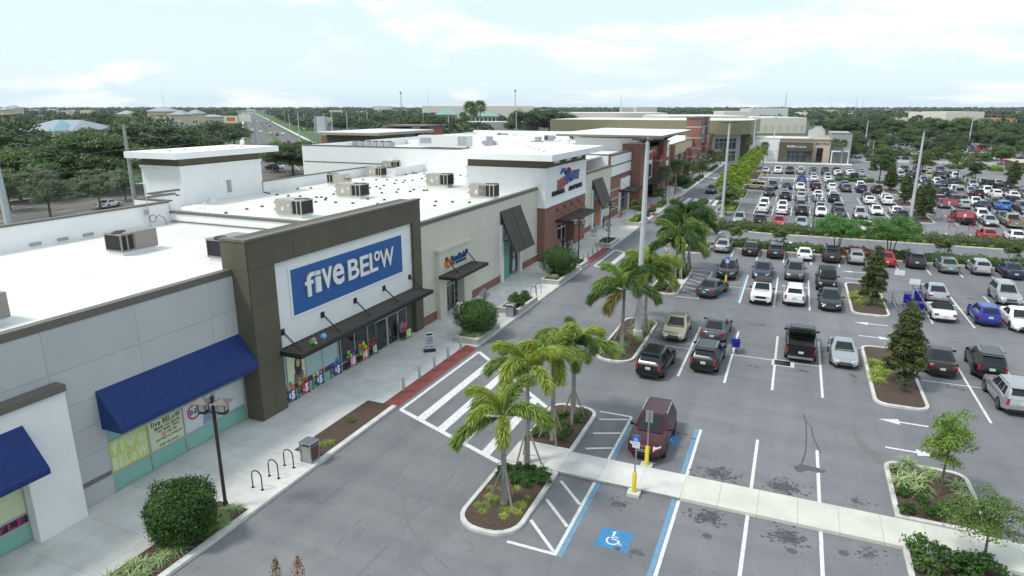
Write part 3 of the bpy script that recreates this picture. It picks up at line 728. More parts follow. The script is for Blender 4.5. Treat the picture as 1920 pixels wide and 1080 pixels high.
wobj('roundel', rd, PINKP, W1); signtext(W1, '$1-$5', xs_, 21.78, 22.32, 1.98, 0.24, PLUMBK, 0.004, 0.04)
pm = MB().poly([(xs_ + .002, 22.5, 1.14), (xs_ + .002, 23.3, 1.14), (xs_ + .002, 23.25, 1.75), (xs_ + .002, 22.98, 1.98), (xs_ + .002, 22.72, 1.9), (xs_ + .002, 22.55, 1.55)]); wobj('printed_shirt', pm, mat('plaid_blue', (0.10, 0.14, 0.32), 0.5, col2=(0.4, 0.4, 0.45), scale=9), W1)
pm = MB().poly([(xs_ + .004, 22.86 + 0.13 * math.cos(6.283*i/12), 2.12 + 0.17 * math.sin(6.283*i/12)) for i in range(12)]); wobj('printed_face', pm, mat('print_skin', (0.5, 0.33, 0.25), 0.5), W1)
pm = MB().poly([(xs_ + .006, 22.86 + 0.15 * math.cos(math.pi*i/8), 2.2 + 0.12 * math.sin(math.pi*i/8)) for i in range(9)]); wobj('printed_cap', pm, REDS, W1)
def awning(parent, y0, y1, zt, zf, xw, xf, m, val=0.22, name='awning'):
    z2 = zf - val
    sec = lambda y: [(xw, y, zt), (xf - 0.03, y, zf + 0.04), (xf, y, zf), (xf, y, z2), (xf - 0.03, y, z2), (xw, y, z2)]
    o = wobj(name, MB().loft([sec(y0), sec(y1)]), m, parent); n = round((y1 - y0) / 1.4)
    for i in range(n + 1):
        y = y0 + .012 + (y1 - y0 - .024) * i / n; wobj('seam', MB().loft([[(xw, y - .012, zt + .012), (xw, y + .012, zt + .012), (xw, y + .012, zt - .02), (xw, y - .012, zt - .02)], [(xf - .02, y - .012, zf + .046), (xf - .02, y + .012, zf + .046), (xf - .02, y + .012, zf + .01), (xf - .02, y - .012, zf + .01)]]), m, o)
    return o
awning(A, 17.25, 25.42, 5.18, 3.62, -26.79, -25.55, BLUEAW); awning(A, 3.6, 13.95, 5.22, 3.66, -26.29, -25.1, BLUEAW)
# olive portal
PX = -25.7
hole = (27.42, 41.9, 0, 8.72)
backing(A, 'X', PX - 0.06, 1.66, 25.5, 43.02, 0, 10.28, [hole], OLIVE, 'portal_wall')
OJ = [1.75, 3.4, 5.1, 6.8, 8.72]
panels(A, 'X', PX, 25.5, 27.42, 0.16, 10.28, OJ, [], [], OLIVE); panels(A, 'X', PX, 41.9, 43.02, 0.16, 10.28, OJ, [], [], OLIVE)
panels(A, 'X', PX, 27.42, 41.9, 8.72, 10.28, [], [27.42 + 1.61 * i for i in range(1, 9)], [], OLIVE)
panels(A, 'Y', 25.44, -27.42, PX - 0.0, 0.16, 10.28, OJ, [], [], OLIVE)
capline(A, [(PX - 0.2, 25.4, 10.4), (PX - 0.2, 43.05, 10.4)], 0.5, 0.13); capline(A, [(-27.42, 25.6, 10.399), (PX - 0.46, 25.6, 10.399)], 0.42, 0.12)
wobj('white_panel', MB().box(-26.3, -25.93, 27.42, 41.9, 3.4, 8.72), WHITE, A)
SG = wobj('sign_board', MB().box(-25.93, -25.86, 28.75, 40.5, 5.32, 8.05), SIGNBL, A)
tr = MB()
for r in ((28.6, 40.65, 5.2, 5.32), (28.6, 40.65, 8.05, 8.17), (28.6, 28.75, 5.32, 8.05), (40.5, 40.65, 5.32, 8.05)): pbox(tr, 'X', -25.85, 0.08, *r)
wobj('sign_trim', tr, WHITE, SG)
def bx_(x0, x1, xt, yt, xb, yb): X_ = -25.78; return (fx(x0, yb, X_).y, fx(x1, yb, X_).y, fx(xb, yb, X_).z, fx(xt, yt, X_).z)
LS = [('f',) + bx_(573.5, 592.5, 586, 509, 582, 555.5), ('v',) + bx_(604.5, 625, 616, 500, 615, 540.5), ('e',) + bx_(624.8, 646.5, 635, 493.5, 634, 534),
      ('B',) + bx_(653.5, 674.5, 663, 484.5, 657, 525.4), ('E',) + bx_(675.8, 692.8, 684, 478.5, 684, 516.5), ('L',) + bx_(693.6, 709, 696, 474.3, 700, 509.8),
      ('o',) + bx_(701.3, 712.4, 706, 470.5, 706, 489.5), ('W',) + bx_(712.6, 739, 739, 461, 720, 502)]
letters(SG, LS, -25.86, SIGNWH, 0.11, 0.02)
y0, y1, z0, z1 = bx_(593.6, 603.2, 598, 507, 599, 547)
wobj('letter', MB().box(-25.86, -25.75, y0, y1, z0, z0 + (z1 - z0) * 0.74).box(-25.86, -25.75, y0, y1, z0 + (z1 - z0) * 0.82, z1), SIGNWH, SG)
canopy(A, -25.93, -24.2, 27.2, 42.05, 3.45, 34, rods=(27.75, 31.3, 34.65, 38.05, 41.5), rodz=1.2)
# shop window and doors under the canopy
backing(A, 'X', -26.75, 0.2, 27.42, 41.9, 0, 3.4, [(27.42, 41.9, 0, 3.4)], OLIVE, 'recess_wall')
su = [27.45, 28.0, 29.6, 31.2, 32.75, 33.0, 34.5, 36.0, 37.0]
def sf(i, j):
    if j == 0: return GLASST if i < 4 else GLASSD
    if i == 1: return PALE
    if i < 4: return mat('window_blind', (0.33, 0.47, 0.48), 0.4, var=0.06, scale=6)
    return GLASSD
W2 = glazing(A, 'X', -26.05, su, [0.16, 0.75, 3.3], sf)
wobj('recess_side', MB().box(-26.8, -26.06, 41.0, 41.9, 0.1, 3.4), OLIVE, A); wobj('recess_soffit', MB().box(-26.9, -26.0, 27.42, 41.9, 3.3, 3.4), OLIVE, A)
X_ = -26.09
wobj('poster_band', MB().box(X_, X_ + 0.006, 27.5, 32.7, 0.8, 1.12), DKBAND, W2); signtext(W2, 'TECH TOYS STYLE ROOM CANDY', X_ + .007, 27.6, 32.6, 0.86, 0.2, MAG, 0.003)
fm = MB().poly([(X_, 28.5, 1.15), (X_, 29.45, 1.15), (X_, 29.35, 1.75), (X_, 29.1, 1.95), (X_, 28.85, 1.95), (X_, 28.6, 1.75)]); wobj('printed_top', fm, mat('print_grey', (0.12, 0.11, 0.12), 0.5), W2)
fm = MB().poly([(X_ + .003, 28.97 + 0.33 * math.cos(6.283*i/14), 2.15 + 0.62 * math.sin(6.283*i/14)) for i in range(14)]); wobj('printed_hair', fm, mat('print_hair', (0.025, 0.015, 0.012), 0.5), W2)
fm = MB().poly([(X_ + .006, 28.97 + 0.17 * math.cos(6.283*i/12), 2.3 + 0.25 * math.sin(6.283*i/12)) for i in range(12)]); wobj('printed_face', fm, MATS['print_skin'], W2)
wobj('lit_sign', MB().box(X_, X_ + 0.05, 36.1, 36.95, 2.35, 2.75), SPBLUE, W2); signtext(W2, 'five BELoW', X_ + .055, 36.15, 36.9, 2.45, 0.2, SIGNWH, 0.004)
D1 = glazing(A, 'X', -26.05, [37.0, 38.35], [0.16, 2.4, 3.3], lambda i, j: GLASSD, fw=0.12, name='door'); D2 = glazing(A, 'X', -26.05, [38.47, 39.8], [0.16, 2.4, 3.3], lambda i, j: GLASSD, fw=0.12, name='door'); glazing(A, 'X', -26.05, [39.9, 41.0], [0.16, 2.4, 3.3], lambda i, j: GLASSD)
for d_, yy in ((D1, 38.2), (D2, 38.62)): wobj('handle', MB().bar((-25.98, yy, 0.9), (-25.98, yy, 1.45), 0.03), STEEL, d_)

# ---------------------------------------------------------------- 2. pet store
B = thing('store_building', 'pet store with cream walls, brick entrance tower and flat overhanging white tower roof', 'store', (-30, 65, 0))
CXF = -25.9
door = (46.55, 49.75, 0, 3.35); win = (58.75, 63.05, 0, 5.7)
backing(B, 'X', CXF - 0.06, 0.35, 43.02, 68.6, 0, 8.2, [door, win], CREAM)
CJ = [2.2, 3.5, 4.8, 6.1]
panels(B, 'X', CXF, 43.03, 68.6, 1.08, 8.2, CJ, [], [(45.4, 51.2, 0, 5.95), (58.2, 63.6, 0, 5.9)], CREAM, gap=0.006)
for a, b in ((43.03, 45.4), (51.2, 58.2), (63.6, 68.6)):
    wobj('brick_base', MB().box(CXF - 0.06, CXF + 0.03, a, b, 0.1, 0.95), BRICK, B); wobj('base_ledge', MB().box(CXF - 0.06, CXF + 0.10, a, b, 0.95, 1.08), CREAM, B)
backing(B, 'X', CXF + 0.38, 0.44, 45.4, 51.2, 0, 5.75, [door], CREAM, 'bay_wall'); wobj('bay_ledge', MB().box(CXF, CXF + 0.52, 45.25, 51.35, 5.75, 5.98), CREAM, B)
dw = glazing(B, 'X', CXF - 0.25, [46.6, 46.95, 49.0, 49.7], [0.16, 0.85, 1.6, 2.45, 3.3], lambda i, j: GLASSD)
for a in (46.98, 48.0):
    dd = glazing(B, 'X', CXF - 0.2, [a, a + 0.98], [0.17, 2.4], lambda i, j: GLASSD, fw=0.1, name='door'); wobj('handle', MB().bar((CXF - 0.13, 47.98 + (0.06 if a > 47.5 else -0.06) * 1.6, 0.9), (CXF - 0.13, 47.98 + (0.06 if a > 47.5 else -0.06) * 1.6, 1.4), 0.03), STEEL, dd)
signtext(B, '7301', CXF - 0.22, 47.6, 48.4, 2.7, 0.26, SIGNWH, 0.004)
canopy(B, CXF + 0.4, -23.9, 45.2, 51.3, 3.62, 13, rods=(46.6, 50.2), rodz=1.35)
lo = wobj('logo_mark', MB().box(CXF + 0.38, CXF + 0.5, 46.55, 47.0, 4.25, 5.0).box(CXF + 0.38, CXF + 0.49, 46.3, 47.25, 4.45, 4.85), ORANGE, B)
wobj('logo_cross', MB().box(CXF + 0.5, CXF + 0.52, 46.72, 46.84, 4.5, 4.8).box(CXF + 0.5, CXF + 0.517, 46.62, 46.94, 4.6, 4.7), SIGNWH, lo)
signtext(B, 'Banfield', CXF + 0.39, 47.35, 50.1, 4.6, 0.5, mat('sign_navy', (0.015, 0.07, 0.19), 0.4), 0.07, 0.04); signtext(B, 'PET HOSPITAL', CXF + 0.39, 47.4, 50.1, 4.28, 0.22, MATS['sign_navy'], 0.05, 0.02)
def louvre_bay(y0, y1, zt, win_z, mats, orange=False):
    for a, b in ((y0 - 0.55, y0), (y1, y1 + 0.55)): wobj('white_jamb', MB().box(CXF - 0.06, CXF + 0.22, a, b, 0.1, win_z + 0.2), WHITE, B)
    wobj('reveal', MB().box(CXF - 0.5, CXF - 0.35, y0, y1, 0.1, 7.0), WHITE, B)
    w = glazing(B, 'X', CXF - 0.12, [y0, (y0 + y1) / 2, y1], [0.16, 1.5, 2.8, 4.0, win_z], mats)
    fr = wobj('louvre_awning', MB().bar((CXF + 0.05, y0 - 0.4, zt), (CXF + 0.05, y1 + 0.4, zt), 0.14).bar((CXF + 0.05, y0 - 0.2, zt), (CXF + 0.05, y0 - 0.2, zt - 1.6), 0.1).bar((CXF + 0.1, y0 - 0.3, 4.4), (CXF + 1.25, y0 - 0.3, 4.4), 0.07).bar((CXF + 0.1, y0 - 0.3, 4.4), (CXF + 0.75, y0 - 0.3, 5.5), 0.06), BROWNM, B)
    top = Vector((CXF + 0.1, 0, zt + 0.05)); bot = Vector((CXF + 1.75, 0, 3.2)); ym = (y0 + y1) / 2
    for a, b in ((y0 - 0.45, ym - 0.06), (ym + 0.06, y1 + 0.45)):
        n = 7
        for k in range(n):
            ya, yb = a + (b - a) * k / n, a + (b - a) * (k + 0.72) / n
            q = Vector((0.16, 0, 0.07))
            wobj('louvre_slat', MB().loft([[(top.x, ya, top.z), (top.x, yb, top.z), (top.x - q.x, yb, top.z - q.z), (top.x - q.x, ya, top.z - q.z)], [(bot.x, ya, bot.z), (bot.x, yb, bot.z), (bot.x - q.x, yb, bot.z - q.z), (bot.x - q.x, ya, bot.z - q.z)]]), BROWNM, fr)
        wobj('louvre_backing', MB().loft([[(top.x - .1, a, top.z - .1), (top.x - .1, b, top.z - .1), (top.x - .13, b, top.z - .12), (top.x - .13, a, top.z - .12)], [(bot.x - .1, a, bot.z - .0), (bot.x - .1, b, bot.z), (bot.x - .13, b, bot.z - .02), (bot.x - .13, a, bot.z - .02)]]), BRONZE, fr)
    return w
TEAL2 = mat('teal_graphic', (0.08, 0.42, 0.30), 0.3, var=0.08)
dogw = louvre_bay(58.75, 63.05, 7.15, 5.7, lambda i, j: TEAL2 if j < 3 else WF)
X_ = CXF - 0.15; BWM = mat('print_dog_dark', (0.05, 0.05, 0.055), 0.5); WWM = mat('print_dog_white', (0.55, 0.55, 0.54), 0.5)
for pts, m_ in (([(61.0, .4), (62.9, .4), (62.95, 1.5), (62.6, 3.2), (61.9, 3.9), (61.3, 3.2), (61.05, 1.6)], BWM), ([(61.6, .5), (62.3, .5), (62.3, 1.6), (61.95, 2.1), (61.65, 1.6)], WWM), ([(61.75, 2.1), (62.2, 2.1), (62.1, 3.3), (61.9, 3.3)], WWM)):
    X_ += 0.004; wobj('printed_dog', MB().poly([(X_ + 0.07, a, b) for a, b in pts]), m_, dogw)
# brick entrance tower
TX = -25.0; ent = (73.0, 79.6, 0, 3.55)
backing(B, 'X', TX, 0.5, 68.6, 83.9, 0, 6.2, [ent], BRICK, 'brick_tower'); wobj('tower_side', MB().box(-34.6, TX - 0.5, 68.6, 69.0, 0, 10.5), WHITE, B).hide_render = False
wobj('brick_return', MB().box(-27.0, TX - 0.5, 68.56, 68.6, 0, 6.2), BRICK, B)
wobj('tower_front', MB().box(TX - 0.5, TX + 0.02, 68.55, 83.95, 6.45, 10.5), WHITE, B); wobj('tower_far_side', MB().box(-34.6, TX - 0.5, 83.5, 83.9, 0, 10.5), WHITE, B)
wobj('cornice', MB().box(-27.2, TX + 0.18, 68.4, 84.1, 6.2, 6.45), WHITE, B); wobj('cornice', MB().box(-34.7, TX + 0.14, 68.45, 84.05, 10.3, 10.55), WHITE, B)
wobj('olive_band', MB().box(-34.5, TX - 0.05, 68.65, 83.85, 10.55, 11.45), OLIVE, B)
for k in range(3): wobj('clerestory_light', MB().box(TX - 0.06, TX - 0.02, 71.5 + k * 4.3, 73.3 + k * 4.3, 10.85, 11.2), WHITE, B)
wobj('tower_roof', MB().box(-36.8, -23.65, 66.9, 87.2, 11.45, 12.12), WHITE, B)
for k in range(5): wobj('roof_vent', MB().tube([(-26.5 - k * 1.6, 72 + k * 2.6, 12.12), (-26.5 - k * 1.6, 72 + k * 2.6, 12.2)], 0.22, 8), HVACS, B)
wobj('entrance_recess', MB().box(-28, -27.8, 72.5, 80.2, 0, 3.6).box(-27.8, -25.5, 79.6, 79.8, 0, 3.6).box(-27.8, -25.5, 72.8, 73.0, 0, 3.6).box(-27.8, -25.5, 72.8, 79.8, 3.55, 3.65), BRICK, B)
glazing(B, 'X', -26.2, [73.0, 74.4, 76.2, 78.0, 79.6], [0.16, 2.5, 3.5], lambda i, j: GLASSD, fr=mat('white_frame', (0.6, 0.6, 0.6), 0.5), fw=0.18)
canopy(B, TX, -22.9, 72.2, 82.4, 4.1, 18, rods=(72.6, 75.3, 78.0, 80.8), rodz=1.45)
psL = 'GROOMING'; PB = mat('sign_pet_blue', (0.012, 0.07, 0.36), 0.4)
signtext(B, 'GROOMING', TX + 0.03, 70.6, 75.0, 7.25, 0.52, PLUMBK, 0.12, 0.02); signtext(B, 'ADOPTIONS', TX + 0.03, 76.6, 82.0, 7.25, 0.52, PLUMBK, 0.12, 0.02)
def arch(y): return 0.35 * math.sin((y - 72.4) / 8.0 * 3.6 - 1.35)
wd = [1.0, 0.85, 0.85, 1.05, 1.35, 1.0, 1.05, 0.95]; yy = 72.45; SP = []
for ch, w in zip('PETSMART', wd): SP.append((ch, yy, yy + w * 0.98 - 0.04, 8.1 + arch(yy + w/2), 9.25 + arch(yy + w/2))); yy += w
letters(B, SP[:3], TX + 0.02, REDS, 0.2, 0.06); letters(B, SP[3:], TX + 0.02, PB, 0.2, 0.06)
bl = MB().tube([(TX + .12, 73.4, 9.55), (TX + .12, 74.2, 9.95), (TX + .12, 74.9, 9.9), (TX + .12, 75.4, 9.45), (TX + .12, 75.7, 9.2)], [.08, .2, .24, .2, .12], 8).tube([(TX + .12, 75.7, 9.2), (TX + .12, 76.0, 9.7), (TX + .12, 76.3, 9.95)], [.1, .14, .1], 8)
wobj('logo_mark', bl, PB, B, True); wobj('logo_ball', MB().ball((TX + .14, 76.3, 9.75), 0.36, 10, 6), REDS, B, True)
# second cream wall
win2 = (90.6, 94.9, 0, 5.6)
backing(B, 'X', CXF - 0.06, 0.35, 83.9, 100.3, 0, 8.2, [win2], CREAM, 'wall'); panels(B, 'X', CXF, 83.9, 100.3, 1.08, 8.2, CJ, [], [(90.0, 95.5, 0, 5.8)], CREAM, gap=0.006)
for a, b in ((83.9, 90.0), (95.5, 100.3)): wobj('brick_base', MB().box(CXF - 0.06, CXF + 0.03, a, b, 0.1, 0.95), BRICK, B); wobj('base_ledge', MB().box(CXF - 0.06, CXF + 0.10, a, b, 0.95, 1.08), CREAM, B)
ORG = mat('orange_graphic', (0.52, 0.11, 0.03), 0.35, var=0.08)
louvre_bay(90.6, 94.9, 7.05, 5.6, lambda i, j: ORG if (j < 3 and i == 1) else (GLASSG if j < 3 else WF))
capline(B, [(CXF - 0.15, 43.1, 8.5), (CXF - 0.15, 68.5, 8.5)], 0.44, 0.3); capline(B, [(CXF - 0.15, 83.95, 8.5), (CXF - 0.15, 100.3, 8.5)], 0.44, 0.3)
# its roof
wobj('roof', MB().box(-55, -26.3, 39.8, 87, ZR - 0.2, ZR + 0.02), ROOFW, B); wobj('roof', MB().box(-36, -26.3, 87, 100.3, ZR - 0.2, ZR + 0.02), ROOFW, B)
wobj('rear_wall', MB().box(-55.3, -55, 58, 79, 0, 8.9).box(-55, -51, 79, 79.3, 0, 8.9).box(-51.3, -51, 79.3, 87, 0, 8.9), WHITE, B); capline(B, [(-55.15, 58, 9.02), (-55.15, 79, 9.02)], 0.4, 0.12); capline(B, [(-55.2, 79.15, 9.019), (-51, 79.15, 9.019)], 0.4, 0.12)
wobj('rear_step', MB().box(-51.5, -47.6, 39.5, 39.9, 0, 9.4).box(-51.8, -51.5, 39.5, 43.5, 0, 9.4).box(-55, -51.5, 43.5, 43.9, 0, 9.2).box(-55.3, -55, 43.5, 47, 0, 9.2), WHITE, B)
capline(B, [(-51.7, 39.7, 9.52), (-47.7, 39.7, 9.52)], 0.42, 0.14); capline(B, [(-51.65, 39.9, 9.519), (-51.65, 43.5, 9.519)], 0.42, 0.14); capline(B, [(-55.2, 43.7, 9.32), (-51.5, 43.7, 9.32)], 0.42, 0.14); capline(B, [(-55.15, 43.9, 9.319), (-55.15, 47, 9.319)], 0.42, 0.14)
# rear stair tower with flat cantilevered roof
wobj('stair_tower', MB().box(-60.3, -55.0, 47.3, 58.1, 0, 11.45), WHITE, B); wobj('tower_band', MB().box(-60.2, -55.1, 47.4, 58.0, 11.45, 12.2), OLIVE, B); wobj('tower_ledge', MB().box(-60.4, -54.9, 47.2, 58.2, 11.2, 11.449), WHITE, B)
wobj('tower_roof', MB().box(-60.9, -54.0, 46.1, 60.0, 12.2, 12.8), WHITE, B); wobj('tower_hatch', MB().box(-55.0, -54.95, 52.9, 53.5, 8.3, 9.6), HVACS, B)
for q in ((318, 284), (346, 281.5), (435, 277.5), (453, 275.5)):
    p = gp(*q, 12.8); wobj('roof_vent', MB().tube([p, p + Vector((0, 0, .12))], [0.22, 0.14], 8), HVACS, B)
# conduit mast on the rear parapet
ms = wobj('conduit_mast', MB().tube([(-47.3, 37.2, ZR), (-47.3, 37.2, 11.2)], 0.035, 6), STEEL, A); wobj('junction_box', MB().box(-47.4, -47.28, 36.9, 37.15, 8.7, 9.1), HVACS, ms)
cl = MB().tube([(-47.22, 37.45 + 0.3 * math.cos(a), 8.35 + 0.3 * math.sin(a)) for a in np.linspace(0, 6.28, 16)] + [(-47.2, 38.0, 8.55), (-47.1, 38.4, 8.3), (-47.0, 38.5, ZR)], 0.025, 5); wobj('cable_loop', cl, BLACK, ms)
# roof drains: small dark domes at fixed places (read off the photo, lying on the roof plane)
dr_z1 = [(115,788),(272,778),(5,870),(145,877),(105,930),(152,936),(340,887),(398,887),(332,944),(445,918),(545,852),(568,950),(772,959),(953,851),(951,908),(1068,968),(1148,918),(737,687),(895,680),(1052,679),(1178,680),(1290,684),(1392,686),(1484,687),(1374,707),(1270,724),(1142,748),(1097,786),(1055,763),(976,777),(1118,836),(1295,827),(1312,792),(1498,797),(1455,818),(1598,667),(1166,601),(1310,602),(1405,618),(455,898)]
dr_z2 = [(97,608),(204,611),(296,616),(355,619),(423,617),(530,626),(605,635),(687,648),(767,662),(667,677),(445,672),(802,678),(944,683),(72,666),(94,807),(131,805),(237,939),(435,943),(636,950),(224,989)]
dm = MB().tube([(0, 0, 0), (0, 0, .08), (0, 0, .16)], [0.19, 0.16, 0.06], 8).mesh('roof_drain', mat('drain_grey', (.035, .035, .036), .6), True)
for (q, ox) in [(a, 540) for a in dr_z1] + [(a, 780) for a in dr_z2]:
    p = gp(ox + q[0] / 6.354, 230 + (q[1] + 6) / 6.354, ZR + 0.02)
    if -54.8 < p.x < -26.6 and 40 < p.y < 87: o = lobj('roof_drain', dm, None, B, loc=p - WL[B])
for q in ((1000, 688), (1192, 653), (1333, 628), (1365, 500), (1396, 508), (1470, 519), (1513, 470), (1376, 482)):
    p = gp(220 + q[0] / 4.909, 260 + q[1] / 4.909, ZR + 0.02)
    if 40 < p.y < 87 and p.x > -54.8: lobj('roof_drain', dm, None, B, loc=p - WL[B])
for q in ((755, 655), (880, 575)): p = gp(220 + q[0] / 4.909, 260 + q[1] / 4.909, ZR + 0.02); lobj('vent_cone', MB().tube([(0, 0, 0), (0, 0, .1), (0, 0, .35)], [0.45, 0.3, 0.12], 10).mesh('vent_cone', WHITE), None, B, loc=p - WL[B])
p = gp(220 + 808 / 4.909, 260 + 668 / 4.909, ZR + .02); lobj('vent_pipe', MB().tube([(0, 0, 0), (0, 0, .8)], 0.07, 8).mesh('vent_pipe', WHITE), None, B, loc=p - WL[B])
p = gp(772, 325, ZR + .05); wobj('roof_board', MB().box(p.x - .8, p.x + .9, p.y - .12, p.y + .12, ZR + 0.04, ZR + 0.2), mat('red_board', (0.33, 0.09, 0.05), 0.8), B)
for k in range(8): wobj('roof_seam', MB().box(-54.8, -26.5, 43 + k * 5.6, 43.1 + k * 5.6, ZR + 0.02, ZR + 0.026), MATS['membrane_seam'], B)

# ---------------------------------------------------------------- 3. craft store and the tall hall behind it
C = thing('store_building', 'craft store with brick tower, red script sign and white upper walls', 'store', (-30, 120, 0))
wobj('tall_side_wall', MB().box(-73.5, -34.6, 87, 87.4, 0, 11.1), WHITE, C); capline(C, [(-73.5, 87.2, 11.22), (-34.6, 87.2, 11.22)], 0.5, 0.15, CAP)
wobj('side_strip', MB().box(-73.2, -56, 86.94, 87.0, 8.55, 8.67), CAP, C)
wobj('roof', MB().box(-73.5, -27.5, 87.4, 150, 9.6, 9.82), ROOFW, C); wobj('rear_wall', MB().box(-73.5, -73.1, 87.4, 150, 0, 11.1), WHITE, C); wobj('inner_parapet', MB().box(-73, -28, 118, 118.4, 9.82, 10.7).box(-73, -50, 134, 134.3, 9.82, 11.2), WHITE, C); wobj('far_parapet', MB().box(-73.5, -27.5, 149.6, 150, 0, 11.6), WHITE, C)
wobj('near_end_wall', MB().box(-36, -26.4, 100.3, 100.7, 0, 9.9), WHITE, C); capline(C, [(-36, 100.5, 10.05), (-26, 100.5, 10.05)], 0.5, 0.16)
LX = -25.9; hL = (106.6, 112.3, 0, 3.6)
backing(C, 'X', LX - .06, .4, 100.3, 113.6, 0, 9.9, [hL], BRICK)
wobj('upper_panel', MB().box(LX - .06, LX + .05, 100.35, 113.6, 6.65, 8.15), WHITE, C); wobj('upper_panel', MB().box(LX - .06, LX + .05, 100.35, 113.6, 8.35, 9.75), WHITE, C)
for z in (6.5, 8.25): wobj('trim_band', MB().box(LX - .06, LX + .1, 100.3, 113.6, z - .1, z + .1), CAP, C)
capline(C, [(LX - .1, 100.3, 10.06), (LX - .1, 113.6, 10.06)], 0.45, 0.2)
for z in (1.3, 2.9, 4.3): wobj('stone_band', MB().box(LX - .06, LX + .03, 100.35, 105.9, z, z + .25), STONE, C); wobj('stone_band', MB().box(LX - .06, LX + .03, 113.0, 113.6, z, z + .25), STONE, C)
wobj('white_sign_box', MB().box(LX, LX + .25, 106.3, 112.5, 4.05, 5.8), WHITE, C); wobj('white_frame', MB().box(LX - .06, LX + .15, 106.0, 106.6, .1, 3.7).box(LX - .06, LX + .15, 112.3, 112.9, .1, 3.7), WHITE, C)
glazing(C, 'X', LX - .1, [106.6, 108.5, 110.4, 112.3], [.16, 2.4, 3.6], lambda i, j: GLASSG); canopy(C, LX, -23.6, 106, 113.6, 3.7, 10, rods=(107.5, 111.5), rodz=1.3)
TX2 = -24.5
backing(C, 'X', TX2 - .6, .4, 117, 133.6, 0, 11.3, [(118.5, 131.5, 0, 3.6)], BRICK, 'brick_tower')
for a, b, h in ((113.6, 117.0, 11.0), (133.6, 137.6, 11.0)):
    wobj('brick_pier', MB().box(-27.5, TX2 + .35, a, b, 0, h), BRICK, C)
wobj('pier_cap', MB().box(-26.5, TX2 + .45, 113.5, 117.1, 11.0, 11.2), STONE, C)
wobj('entry_glass', MB().box(-25.9, -25.6, 118.5, 131.5, 0, 3.6), GLASSD, C); canopy(C, TX2 - .55, -22.2, 117.6, 133, 3.7, 14, rods=(119.5, 124.5, 129.5), rodz=1.8)
wobj('stone_pier', MB().box(-25, -23.9, 129.2, 131.4, 0, 7.0), BRICK, C); wobj('pier_cap', MB().box(-25, -23.8, 129.0, 131.6, 7.0, 7.25), STONE, C); wobj('tower_window', MB().box(-25.05, -24.98, 122.2, 127, 4.4, 6.8), GLASSG, C); wobj('window_surround', MB().box(-25.1, -25.02, 121.6, 127.6, 4.2, 7.5), WHITE, C)
wobj('sign_panel', MB().box(-25.05, -24.95, 118.6, 129.2, 7.85, 9.25), SIGNWH, C); signtext(C, 'Michaels', -24.94, 118.4, 129.0, 8.0, 1.15, REDS, 0.15, 0.06)
signtext(C, 'FRAMING', -24.0, 129.3, 134.5, 7.35, 0.75, REDS, 0.15, 0.04); signtext(C, 'CRAFTS', -24.7, 117.2, 120.6, 6.6, 0.7, REDS, 0.15, 0.04)
wobj('tower_box', MB().box(-36, -25.1, 114, 137, 9.82, 11.9), WHITE, C)
tr_ = MB().loft([[(-38.5, 111, 12.25), (-20.4, 111, 12.25), (-20.4, 111, 12.55), (-38.5, 111, 12.7)], [(-38.5, 143, 12.25), (-20.4, 143, 12.25), (-20.4, 143, 12.55), (-38.5, 143, 12.7)]]); wobj('tower_roof', tr_, [WHITE], C)
wobj('roof_fascia', MB().box(-38.6, -20.3, 110.9, 111.0, 12.2, 12.52).box(-20.4, -20.3, 111, 143, 12.2, 12.5), mat('olive_fascia', (0.20, 0.19, 0.125), 0.7), C)
for k in range(5): wobj('roof_strut', MB().bar((TX2 - .2, 119 + 4.2 * k, 10.6), (-21.4, 119 + 4.2 * k, 12.2), 0.15), BRONZE, C)
backing(C, 'X', LX, .4, 137.6, 150, 0, 9.9, [], BRICK)
wobj('upper_panel', MB().box(LX - .06, LX + .05, 140.5, 149.6, 6.6, 8.15), WHITE, C); wobj('upper_panel', MB().box(LX - .06, LX + .05, 140.5, 149.6, 8.35, 9.7), WHITE, C); capline(C, [(LX - .1, 137.6, 10.06), (LX - .1, 150, 10.06)], 0.45, 0.2); wobj('white_sign_box', MB().box(LX, LX + .25, 141.5, 148.5, 3.9, 5.8), WHITE, C); canopy(C, LX, -23.6, 140, 149.5, 3.4, 8)
# ---------------------------------------------------------------- 4. tan and brick shops with a tall sign pylon
E_ = thing('store_building', 'tan and brick shops with a tall brick marquee tower and dark sign', 'store', (-32, 190, 0))
backing(E_, 'X', -25.6, .5, 150, 222, 0, 8.9, [], TAN); wobj('roof', MB().box(-60, -26.0, 150, 222, 8.2, 8.4), ROOFW, E_); capline(E_, [(-25.8, 150, 9.05), (-25.8, 222, 9.05)], 0.5, 0.2)
wobj('ledge', MB().box(-25.6, -25.35, 150, 222, 6.1, 6.35), CAP, E_)
for a in (150.3, 160.5, 169.5, 205, 212.5, 219.5):
    p_ = wobj('brick_pier', MB().box(-25.6, -24.9, a, a + 2.2, 0, 6.5 if a not in (150.3, 219.5) else 9.1), BRICK, E_)
    for z in (1.4, 3.2, 5.0): wobj('stone_band', MB().box(-24.9, -24.86, a, a + 2.2, z, z + .28), STONE, p_)
for a in (154, 163.5, 208.3): wobj('awning', MB().loft([[(-25.55, a, 5.7), (-24.0, a, 3.4), (-24.0, a, 3.2), (-25.55, a, 3.2)], [(-25.55, a + 3.6, 5.7), (-24.0, a + 3.6, 3.4), (-24.0, a + 3.6, 3.2), (-25.55, a + 3.6, 3.2)]]), GREENAW, E_); wobj('window', MB().box(-25.6, -25.55, a, a + 3.6, .4, 3.2), GLASSD, E_)
bp_ = wobj('brick_block', MB().box(-25.6, -24.0, 173, 181.5, 0, 7.0), BRICK, E_)
